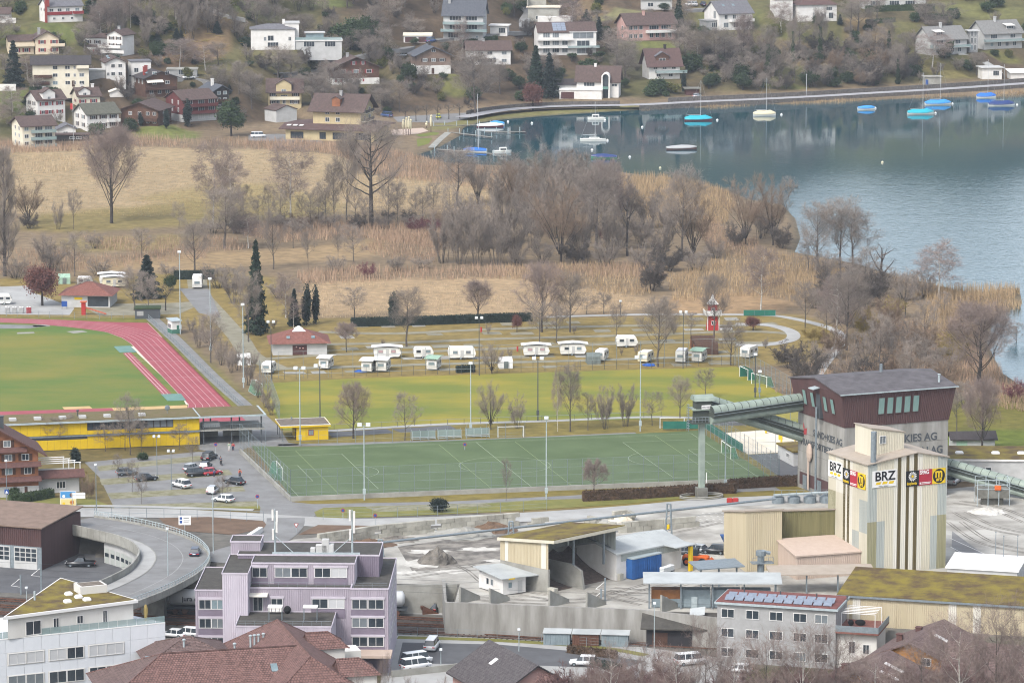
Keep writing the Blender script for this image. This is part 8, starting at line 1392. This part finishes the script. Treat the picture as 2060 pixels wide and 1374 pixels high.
for x,y,a,k,m,l in [(255,955,20,'hatch','c_grey','dark grey car parked alone at the left of the car park'),(294,966,28,'sedan','c_black','black saloon parked in the second row of the car park'),(386,946,60,'hatch','c_silver','silver grey car at the left of the dark group'),(414,942,80,'hatch','c_black','black car behind the red car in the car park'),(397,957,20,'suv','c_black','black car beside the red car in the car park'),(426,955,30,'hatch','c_red','red car in the car park'),(421,924,70,'suv','c_black','dark car parked nearest to the clubhouse'),(365,980,130,'suv','c_white','white car in the middle of the car park'),(428,991,80,'hatch','c_silver','silver car in the third row of the car park'),(472,973,140,'sedan','c_black','dark saloon at the right edge of the car park'),(450,1009,150,'hatch','c_white','white car in the nearest row of the car park')]:car(x,y,a,k,m,l,0.06)
for x,y,a,k,m,l,z in [(393,1116,88,'hatch','c_navy','dark blue car driving up the viaduct',1.15),(94,1051,165,'sedan','c_black','black car at the viaduct junction',.1),(110,1055,165,'hatch','c_silver','silver car at the viaduct junction',.15),(162,1139,178,'pickup','c_black','black pickup truck in the garage yard',LOWZ+.04),(348,1281,160,'sedan','c_white','white saloon beside the lilac building, left',LOWZ+.04),(377,1280,160,'suv','c_white','white car beside the lilac building, right',LOWZ+.04),(881,1228,60,'suv','c_green','dark off-road car beside the siding',LOWZ+.04),(869,1305,80,'van','c_white','white van with black rear window in the lower car park',LOWZ+.05),(838,1334,30,'van','c_white','white van parked in front row of the lower car park, rear one',LOWZ+.05),(836,1346,30,'van','c_white','white van at the low concrete wall',LOWZ+.05),(1174,1338,172,'suv','c_white','white car behind the pink house',LOWZ+.05),(1388,1336,20,'van','c_white','white van behind the foreground branches',LOWZ+.05),(1487,1352,160,'hatch','c_white','white car in the thicket below the solar house',LOWZ+.05),(1368,1114,160,'sedan','c_grey','grey car behind the yellow post in the yard',.05),(1402,1110,158,'sedan','c_silver','silver car in the works yard',.05),(1438,1113,160,'suv','c_black','black off-road car in the works yard',.05),(1918,972,70,'van','c_white','white van with red markings beside the conveyor',.05)]:car(x,y,a,k,m,l,z)
for x,y,a,k,m,l in [(1402,196,60,'hatch','c_silver','silver car before the hillside garage on the lake road'),(519,277,8,'van','c_white','white van parked beside the hotel'),(621,281,10,'hatch','c_blue','blue car in front of the hotel'),(380,159,10,'sedan','c_white','white car beside the grey hillside garage'),(867,86,60,'van','c_blue','blue van beside the double garage'),(1391,13,175,'van','c_white','white van on the top lane'),(1414,12,100,'suv','c_navy','dark car behind the white van on the top lane'),(806,114,20,'hatch','c_silver','silver car on the hill lane above the beige chalet'),(882,238,90,'hatch','c_lime','bright yellow green small vehicle by the harbour trees'),(778,236,130,'van','c_blue','blue van behind the hotel'),(1003,72,90,'hatch','c_grey','grey car inside the white carport')]:car(x,y,a,k,m,l)
t=frame('wheel_loader','orange wheel loader with cabin in the works yard','loader',1374,1134,.05,-15);B().bev(0,4.6,-.9,.9,.8,1.7,.2).obj('body','orange_paint',t);B().bev(1.4,2.8,-.7,.7,1.7,3.0,.1).obj('cabin','glass',t);B().loft([[(4.8,-1.2,.2),(4.8,1.2,.2),(4.8,1.2,1.3),(4.8,-1.2,1.3)],[(5.8,-1.2,.1),(5.8,1.2,.1),(5.8,1.2,.4),(5.8,-1.2,.4)]]).obj('bucket','orange_paint',t)
for xx in (.9,3.6):
    for s in (-1,1):o=B().tube((xx,s*.9,.7),(xx,s*1.3,.7),.7,None,12).obj('wheel','tyre',t);B().tube((xx,s*.88,.7),(xx,s*1.32,.7),.35,None,10).obj('rim','orange_paint',o)
P('skin','c79a80',k=.8);P('hair_dark','33281f',k=.8)
def person(x,y,label,top,legs,a=0,bike=False,k=1.0):
    t=thing('cyclist' if bike else 'person',label,'person',G(x,y,.04),R(a));t.scale=(k,k,k);sk=.32 if bike else 0;hip=.95;bz=.1 if bike else 0
    J=[(0,0,hip),(0,-.02-sk*.3,1.2),(0,-.03-sk,1.42),(0,-.03-sk,1.5),(0,-.05-sk,1.66),(.19,-.02-sk,1.4),(.25,-.1-sk*1.4,1.15),(.24,-.25-sk*1.7,.98),(-.19,-.02-sk,1.4),(-.25,-.02-sk*1.6,1.15),(-.24,-.1-sk*2,.96),(.1,0,.9),(.12,-.08-bz*3,.5+bz),(.12,.08,.08+bz),(.12,-.08,.04+bz),(-.1,0,.9),(-.12,.05-bz*2,.5),(-.12,.2-bz,.08),(-.12,.06,.04)]
    E=[(0,1),(1,2),(2,3),(3,4),(2,5),(5,6),(6,7),(2,8),(8,9),(9,10),(0,11),(11,12),(12,13),(13,14),(0,15),(15,16),(16,17),(17,18)]
    rad=[.14,.14,.13,.06,.11,.07,.055,.04,.07,.055,.04,.1,.07,.05,.045,.1,.07,.05,.045]
    def grow(nm,ids,g,m):
        mp={j:i for i,j in enumerate(ids)};me=bpy.data.meshes.new(nm);me.from_pydata([J[j] for j in ids],[(mp[p],mp[q]) for p,q in E if p in mp and q in mp],[]);me.materials.append(MATS[m]);o=put(nm,me,t);md=o.modifiers.new('skin','SKIN');
        for j,v in zip(ids,me.skin_vertices[0].data):v.radius=(rad[j]+g,rad[j]+g);v.use_root=j==ids[0]
        o.modifiers.new('sub','SUBSURF').levels=1;o.modifiers['sub'].render_levels=1
    grow('body',list(range(19)),0,'skin');grow('jacket',[0,1,2,5,6,7,8,9,10],.03,top);grow('trousers',[0,11,12,13,15,16,17],.025,legs);B().ball((0,-.03-sk,1.7),.115,.125,.12,10,6).obj('hair','hair_dark',t)
    if bike:
        for yy in (-.62,.5):B().path([(0,yy+.33*math.cos(i/14*6.283),.34+.33*math.sin(i/14*6.283)) for i in range(15)],.03,4).obj('wheel','tyre',t)
        B().path([(0,-.62,.34),(0,-.45,.9),(0,.25,.85),(0,.5,.34),(0,0,.3),(0,-.45,.8)],.03,4).tube((-.25,-.5,.98),(.25,-.5,.98),.025).obj('bicycle_frame','steel_dark',t)
person(461,907,'person in green jacket and white trousers walking by the clubhouse','canvas_green','w_white',20);person(469,907,'person in red jacket walking by the clubhouse','c_red','c_navy',10);person(445,936,'cyclist in dark clothes riding through the car park','c_navy','c_black',200,True);person(482,960,'cyclist in yellow and red jacket at the car park edge','play_orange','c_navy',15,True);person(431,960,'person in blue standing beside the red car','c_blue','c_navy',60,k=.9)
# ------------------------------------------------------------------ harbour and boats
for n,h in [('cv_teal','2fa6b8'),('cv_blue','2f6fc4'),('cv_navy','2c3f73'),('cv_grey','a8a8a8'),('cv_cream','cfc6a8'),('cv_sky','3f8fd0'),('cv_white','d8d8d4'),('hull_white','d6d6d0'),('hull_red','6a2f35'),('hull_wood','5e3d33'),('hull_green','2f7a5c'),('mast_alu','b9bcbd')]:P(n,h,k=.82,rough=.4)
P('planks','9a958c','7e7970',sc=1,k=.75);WZ=-.4
def boat(x,y,lp_,a,hull,cover,label,mast=None,cabin=False,name=None):
    p=G(x,y,WZ);s=sc_at(p);L=lp_/s;w=L*.3 if L<7 else L*.27;fb=.75;t=thing(name or ('sailing_boat' if mast else 'motor_boat'),label,'boat',p,R(a));st=[(-.5,.7,1.0,-.15),(-.3,.92,.96,-.3),(0,1,.95,-.35),(.25,.8,1.02,-.3),(.42,.4,1.15,-.15),(.5,.04,1.25,.1)];ring=lambda u,k,z,kz:[(u*L,-k*w/2,z*fb),(u*L,-k*w*.42,0),(u*L,0,kz),(u*L,k*w*.42,0),(u*L,k*w/2,z*fb)]
    B().loft([ring(*q) for q in st]).obj('hull',hull,t,smooth=False);B().loft([[(u*L*1.003,-k*w*.51,z*fb-.1),(u*L*1.003,-k*w*.51,z*fb),(u*L*1.003,k*w*.51,z*fb),(u*L*1.003,k*w*.51,z*fb-.1)] for u,k,z,_ in st]).obj('gunwale','hull_white',t)
    if cover:hh=[.5,1.15,1.05,1.25,.55,.15] if mast else [.3,.6,.85,.7,.35,.1];B().loft([[(u*L,-k*w*.53,z*fb-.25),(u*L,-k*w*.5,z*fb+.1),(u*L,-k*w*.2,z*fb+h*.75),(u*L,0,z*fb+h),(u*L,k*w*.2,z*fb+h*.75),(u*L,k*w*.5,z*fb+.1),(u*L,k*w*.53,z*fb-.25)] for (u,k,z,_),h in zip(st,hh)]).obj('cover',cover,t)
    else:B().bev(-.5*L*.8,.35*L,-w*.36,w*.36,fb*.8,fb+.12,.05).obj('deck','hull_white',t)
    if cabin or (mast and not cover):B().bev(-.15*L,.25*L,-w*.3,w*.3,fb,fb+(1.1 if cabin else .5),.12).obj('cabin','hull_white',t);B().box(-.1*L,.2*L,-w*.305,w*.305,fb+.2,fb+(.75 if cabin else .38)).obj('cabin_window','glass',t)
    if mast:mh=(y-mast)/s;B().tube((.08*L,0,0),(.08*L,0,mh),.08,.05).obj('mast','mast_alu',t);B().tube((.08*L,0,fb+1.3),(-.4*L,0,fb+1.25),.07).obj('boom','mast_alu',t);B().tube((.08*L,0,mh),(.5*L,0,fb),.018,None,3).tube((.08*L,0,mh),(-.5*L,0,fb),.018,None,3).obj('stay','mast_alu',t)
for q in [(1405,243,56,4,'hull_red','cv_teal','sailing boat with turquoise cover and dark red hull',162),(1538,233,46,6,'hull_white','cv_cream','white sailing boat with cream cover',157),(1743,221,36,8,'hull_white','cv_sky','small boat under a light blue cover',None),(1852,230,54,8,'hull_white','cv_teal','sailing boat with turquoise cover and white hull',147),(1887,211,54,10,'hull_white','cv_sky','sailing boat with bright blue cover behind the turquoise one',127),(1984,197,40,6,'hull_white','cv_blue','sailing boat with blue cover, rear one at the right edge',120),(2015,213,54,8,'hull_white','cv_navy','sailing boat with dark blue cover at the right edge',130),(1193,284,52,-4,'hull_white',None,'white sailing boat with bare deck in the bay',205),(1215,319,52,176,'hull_green','cv_navy','motor boat with navy cover and green hull near the reeds',None),(1371,301,62,8,'hull_wood','cv_grey','wooden motor boat under a grey cover',None),(956,306,48,174,'hull_white','cv_blue','boat under a blue cover at the near jetty',None),(986,256,54,6,'hull_red','cv_white','boat under a white cover with red hull at the jetty',None),(1000,252,30,170,'hull_white','cv_sky','boat under a bright blue cover behind the white one',None)]:boat(*q)
boat(1200,241,36,176,'hull_white',None,'white cabin cruiser on a mooring before the lawn',None,True);boat(1010,308,38,10,'hull_white',None,'white cabin cruiser at the near jetty end',None,True)
for i,(x,y,yl) in enumerate([(1217,243,0),(1070,249,0),(1292,257,0),(1443,243,0),(1267,317,0),(1328,339,1),(1222,284,0),(1761,219,0),(1882,229,0),(1916,210,0),(2046,212,0),(1572,232,0),(1775,328,1),(1191,303,0),(1022,246,0)]):tag(B().ball((0,0,.12),.42,.42,.42,12,8).tube((0,0,.5),(0,0,.68),.06).obj('mooring_buoy','cv_cream' if yl else 'white_paint',None,G(x,y,WZ),0,True),('yellowish' if yl else 'white')+' round mooring buoy floating on the lake','buoy','mooring buoys')
for (a,c,lab) in [((872,254),(1000,252),'rear jetty of the small harbour'),((905,267),(990,277),'middle jetty of the small harbour'),((877,301),(1025,313),'near jetty of the small harbour'),((975,266),(1058,266),'outer floating jetty with white posts')]:
    p,q=G(*a,0),G(*c,0);L=(q-p).length;t=thing('jetty',lab,'jetty',p,math.atan2(q.y-p.y,q.x-p.x));pm=B().box(.02,.98,-.7,.7,.05,.16).mesh('plank','planks')
    for i in range(int(L)):put('plank',pm,t,(i,0,0))
    pm=B().tube((0,0,-2),(0,0,1.6),.13,None,8).mesh('pile','steel_pale')
    for i in range(int(L/4)+1):put('pile',pm,t,(i*4,.85 if i % 2 else-.85,0))
for x,yb,yt,lab in [(961,252,190,'tall white harbour mast'),(963,304,250,'short white harbour mast'),(1622,200,150,'lake road street lamp')]:p=G(x,yb,0);t=thing('harbour_mast',lab,'mast',p);h=(yb-yt)/sc_at(p);B().tube((0,0,-1),(0,0,h),.1).obj('pole','mast_alu',t);B().ball((0,-.3,h),.25,.4,.12).obj('head','lamp_glass',t)
sheet('hotel_yard',[(500,272),(560,270),(640,276),(650,288),(500,284)],.04,'asphalt');sheet('hotel_terrace',[(786,262),(850,258),(862,264),(840,270),(790,274)],.05,'clad_pink');sheet('garden_lawn',[(836,272),(872,266),(884,268),(880,272),(846,276)],.06,'lawn_infield');sheet('garden_lawn',[(838,280),(870,278),(862,290),(840,296)],.06,'lawn_infield');road('garden_path',[(868,298),(885,281),(902,267)],2.4,.08,'concrete');sheet('parking_strip',[(790,236),(960,226),(940,240),(900,248),(800,246)],.04,'asphalt')
for i,(x,yb,yt) in enumerate([(811,270,240),(817,272,236),(822,273,234),(826,271,240),(858,258,246),(867,267,231)]):
    p=G(x,yb);h=(yb-yt)/sc_at(p);t=thing('straw_figure','tall straw sculpture on the hotel terrace','sculpture',p,0,'straw sculptures');B().tube((0,0,0),(0,0,h*.45),.1).obj('stake','wood_dark',t);B().ball((0,0,h*.62),.45,.45,h*.3,9,7,.15,i).ball((.1,0,h*.92),.4,.4,.45,9,6,.15,i+5).obj('straw_body','cv_cream',t)
for x in range(815,955,22):plant('pollard',x,246-(x-815)*.06,214-(x-815)*.05,26,'pollarded plane tree in the harbour car park',name='plane_tree',group='pollarded planes by the harbour')
for x,y,w in ((815,222,24),(790,226,20),(842,225,18)):boat(x,y-2,w,4,'hull_white','cv_white','laid up white rowing boat in the harbour car park')
t=frame('flag_pole','flag pole with red flag before the white mossy roofed house','flag pole',148,290);B().tube((0,0,0),(0,0,14),.08).obj('pole','mast_alu',t);B().box(-.9,0,-.02,.02,11.5,13.5).obj('flag','red_paint',t)
# ------------------------------------------------------------------ hillside planting
def free(p,m=1.0):
    for cx,cy_,hw,hd,a in FOOTPRINTS:
        dx,dy=p.x-cx,p.y-cy_;u=dx*math.cos(a)+dy*math.sin(a);v=-dx*math.sin(a)+dy*math.cos(a)
        if abs(u)<hw+m+1.5 and-hd-m*3.2<v<hd+m:return False
    return True
hp=lambda k,x,b,t,w,l,**kw:plant(k,x,b,t,w,l,**kw)
for k,x,b,t,w,l in [('spruce1',28,175,85,46,'dark conifer left of the long cream apartment house'),('spruce0',185,30,-20,50,'dark conifer behind the red chimney villa'),('evertree',705,100,35,66,'broad dark evergreen above the hill lane, left'),('evertree',735,95,30,56,'broad dark evergreen above the hill lane, right'),('spruce0',1078,190,95,46,'tall spruce left of the lake house'),('spruce1',1105,195,110,46,'second spruce left of the lake house'),('spruce0',1180,50,20,26,'pointed conifer behind the glass villa, left'),('spruce1',1205,80,36,26,'pointed conifer beside the pink house'),('spruce0',1365,60,-10,26,'narrow spruce right of the pink house'),('ash1',955,235,110,100,'tall pale birch above the harbour'),('copper',1072,222,165,50,'conical reddish bare tree on the shore lawn'),('oak2',1497,128,40,60,'tall bare tree beside the lake slope'),('evertree',465,275,200,60,'dark evergreen bush before the hotel'),('column',335,258,220,13,'columnar conifer before the brown timber house'),('column',377,255,200,18,'tall columnar conifer before the red apartments'),('shrub',262,265,238,30,'round green bush before the brown timber house'),('column',283,255,227,11,'small columnar conifer beside the timber house'),('shrub',195,272,248,34,'green grey shrub before the mossy roofed house'),('olive',1348,186,166,40,'yellow green clipped hedge ball under the chalet'),('column',1375,186,145,11,'dark columnar cypress beside the chalet'),('ivy',1650,120,22,40,'ivy clad tree on the lake slope, tallest'),('ivy',1595,125,35,30,'ivy clad tree on the lake slope, left one'),('ivy',1545,150,60,50,'ivy clad leaning tree on the lake slope'),('ivy',1788,105,42,36,'ivy clad tree on the lake slope, right one'),('ivy',1806,170,95,34,'ivy clad tree above the lake wall'),('palm',1910,115,85,16,'palm before the grey roofed pair'),('palm',1150,125,108,18,'palm before the glass villa'),('palm',1205,128,105,18,'palm right of the glass villa'),('spruce1',1690,50,30,14,'small dark conifer beside the red brown roof'),('birch1',930,120,40,34,'bare white birch beside the terraced villa')]:
    hp(k,x,b,t,w,l,name={'sp':'spruce','iv':'ivy_clad_tree','ev':'evergreen_tree','co':'conifer','pa':'palm'}.get(k[:2],'hill_tree'))
for q,h,l in [([(1740,24),(1800,22),(1880,20)],2.2,'dark clipped hedge before the flat roofed villa at the top'),([(1742,48),(1800,44)],1.4,'low dark hedge on the upper right slope'),([(1858,40),(1905,42)],2.4,'dark hedge block beside the grey roofed pair'),([(925,92),(1000,82)],1.8,'green hedge along the lane above the plain white house'),([(640,62),(690,70)],2,'dark hedge behind the glazed terrace'),([(60,184),(175,186)],1.4,'green hedge below the long cream apartment house')]:hedge('garden_hedge',q,1.4,h,'leaf_ever',l,hill=True,dens=16,tri=.36)
def near(l,p):
    i=min(range(len(HOUSES)),key=lambda i:(FOOTPRINTS[i][0]-p.x)**2+(FOOTPRINTS[i][1]-p.y)**2);w=HOUSES[i]['label'].split()[:8]
    while w[-1] in ('with','and','the','of','at','in','on','above','beside','below','a','its','by','behind','to','cut','under'):w.pop()
    return l+' near '+' '.join(w)
def scatter(n,kinds,x0,x1,y0,y1,hr,name,label,group,cat,m=1.0,wk=1.0):
    c=0;tr=0
    while c<n and tr<n*12:
        tr+=1;x=random.uniform(x0,x1);y=random.uniform(y0,y1);p=T(x,y)
        if not free(p,m) or p.y<np.interp(p.x,FX,FY)+3:continue
        h=random.uniform(*hr);k=random.choice(kinds);plant(k,x,y,y-h,h*random.uniform(.8,1.3)*wk,near(label,p),name=name,group=group,cat=cat,at=p);c+=1
Z=[('left village',-20,470,-5,280),('middle slope',470,1000,-5,240),('slope behind the glass villa',1000,1420,-5,205),('lake slope',1420,1850,-5,180),('far right slope',1850,2080,-5,165)]
for i,(zn,x0,x1,y0,y1) in enumerate(Z):
    A=(x1-x0)/480*(y1-y0)/250
    scatter(int(34*A),['bush0','bush1','bush2','thick1','darkbush'],x0,x1,y0,y1,(14,32),'hill_shrub','bare brown shrub','bare shrubs of the '+zn,'shrub',.5,1.3);scatter(int(34*A),['shrub','shrub','shrub','olive','evertree','spruce1'],x0,x1,y0,y1,(10,24),'evergreen_shrub','green evergreen shrub','evergreen shrubs of the '+zn,'shrub',.5,1.2);scatter(int(22*A),['young0','young1','ash0','ash2','birch0'],x0,x1,y0,y1,(40,75),'hill_tree','bare hill tree','bare trees of the '+zn,'tree',3)
scatter(46,['ash0','ash1','ash2','birch2','thick0','thick1'],185,400,-30,95,(50,95),'forest_tree','slender bare forest tree','bare wood on the slope','tree',1,.55);scatter(14,['shrub','evertree','spruce1'],190,380,40,125,(18,34),'forest_shrub','dark forest evergreen','evergreens under the bare wood','shrub',1)
scatter(60,['darkbush','brownbush','bush1','thick2','bush0'],1420,1850,105,182,(24,46),'slope_shrub','dense brown bank shrub','shrubs above the lake road','shrub',.5,1.5);scatter(26,['shrub','evertree','ivy'],1420,1850,110,182,(18,36),'slope_evergreen','ivy green bank shrub','evergreens above the lake road','shrub',.5,1.2)
scatter(24,['shrub','evertree','darkbush','bush1'],780,1420,120,205,(16,38),'garden_shrub','garden shrub','garden shrubs of the lower slope','shrub',.8,1.2);scatter(40,['ash0','ash1','thick0','bush2','ash2'],380,820,10,235,(30,70),'slope_tree','grey bare slope tree','grey bare trees between the chalets','tree',2.5)
def felled():
    b=B();rr_=random.Random(5)
    for _ in range(160):p=T(rr_.gauss(395,42),rr_.gauss(95,26));a=rr_.uniform(0,3.14);l=rr_.uniform(.8,4);d=Vector((math.cos(a)*l,math.sin(a)*l*.6,rr_.uniform(-.3,.6)));b.tube(p+Vector((0,0,.3)),p+d+Vector((0,0,.3)),rr_.uniform(.05,.16),None,4)
    o=b.obj('brushwood','twig_yellow');struct(o,'stuff');o['label']='felled trunks and brushwood strewn over the cleared slope';o['category']='brushwood'
felled()
# ------------------------------------------------------------------ tell look-alikes apart by their order in the picture
def finish_labels():
    dg={}
    for o in bpy.data.objects:
        if o.parent is None and 'label' in o and o.get('kind') not in ('structure','stuff'):dg.setdefault(o['label'],[]).append(o)
    od='first second third fourth fifth sixth seventh eighth ninth tenth eleventh twelfth thirteenth fourteenth fifteenth sixteenth seventeenth eighteenth nineteenth twentieth twenty-first twenty-second twenty-third twenty-fourth twenty-fifth twenty-sixth twenty-seventh twenty-eighth twenty-ninth thirtieth'.split()
    bpy.context.view_layer.update()
    for l,os_ in dg.items():
        if 1<len(os_)<=30:
            os_.sort(key=lambda o:o.matrix_world.translation.x/max(1,o.matrix_world.translation.y));n=len(os_)
            for i,o in enumerate(os_):
                w='leftmost' if i==0 else 'rightmost' if i==n-1 else od[i]+' from the left'
                o['label']=' '.join(l.split()[:11])+', '+w
finish_labels()
# ------------------------------------------------------------------ haze
def build_haze():
    m=bpy.data.materials.new('haze');m.use_nodes=True;nt=m.node_tree;nt.nodes.clear()
    v=nt.nodes.new('ShaderNodeVolumePrincipled');o=nt.nodes.new('ShaderNodeOutputMaterial');v.inputs['Density'].default_value=.00006;v.inputs['Color'].default_value=(.80,.89,1,1);v.inputs['Anisotropy'].default_value=.2
    nt.links.new(v.outputs[0],o.inputs['Volume']);MATS['haze']=m
    b=B();b.box(-560,560,-80,2950,-7.5,175);struct(b.obj('haze','haze'),'stuff')
build_haze()
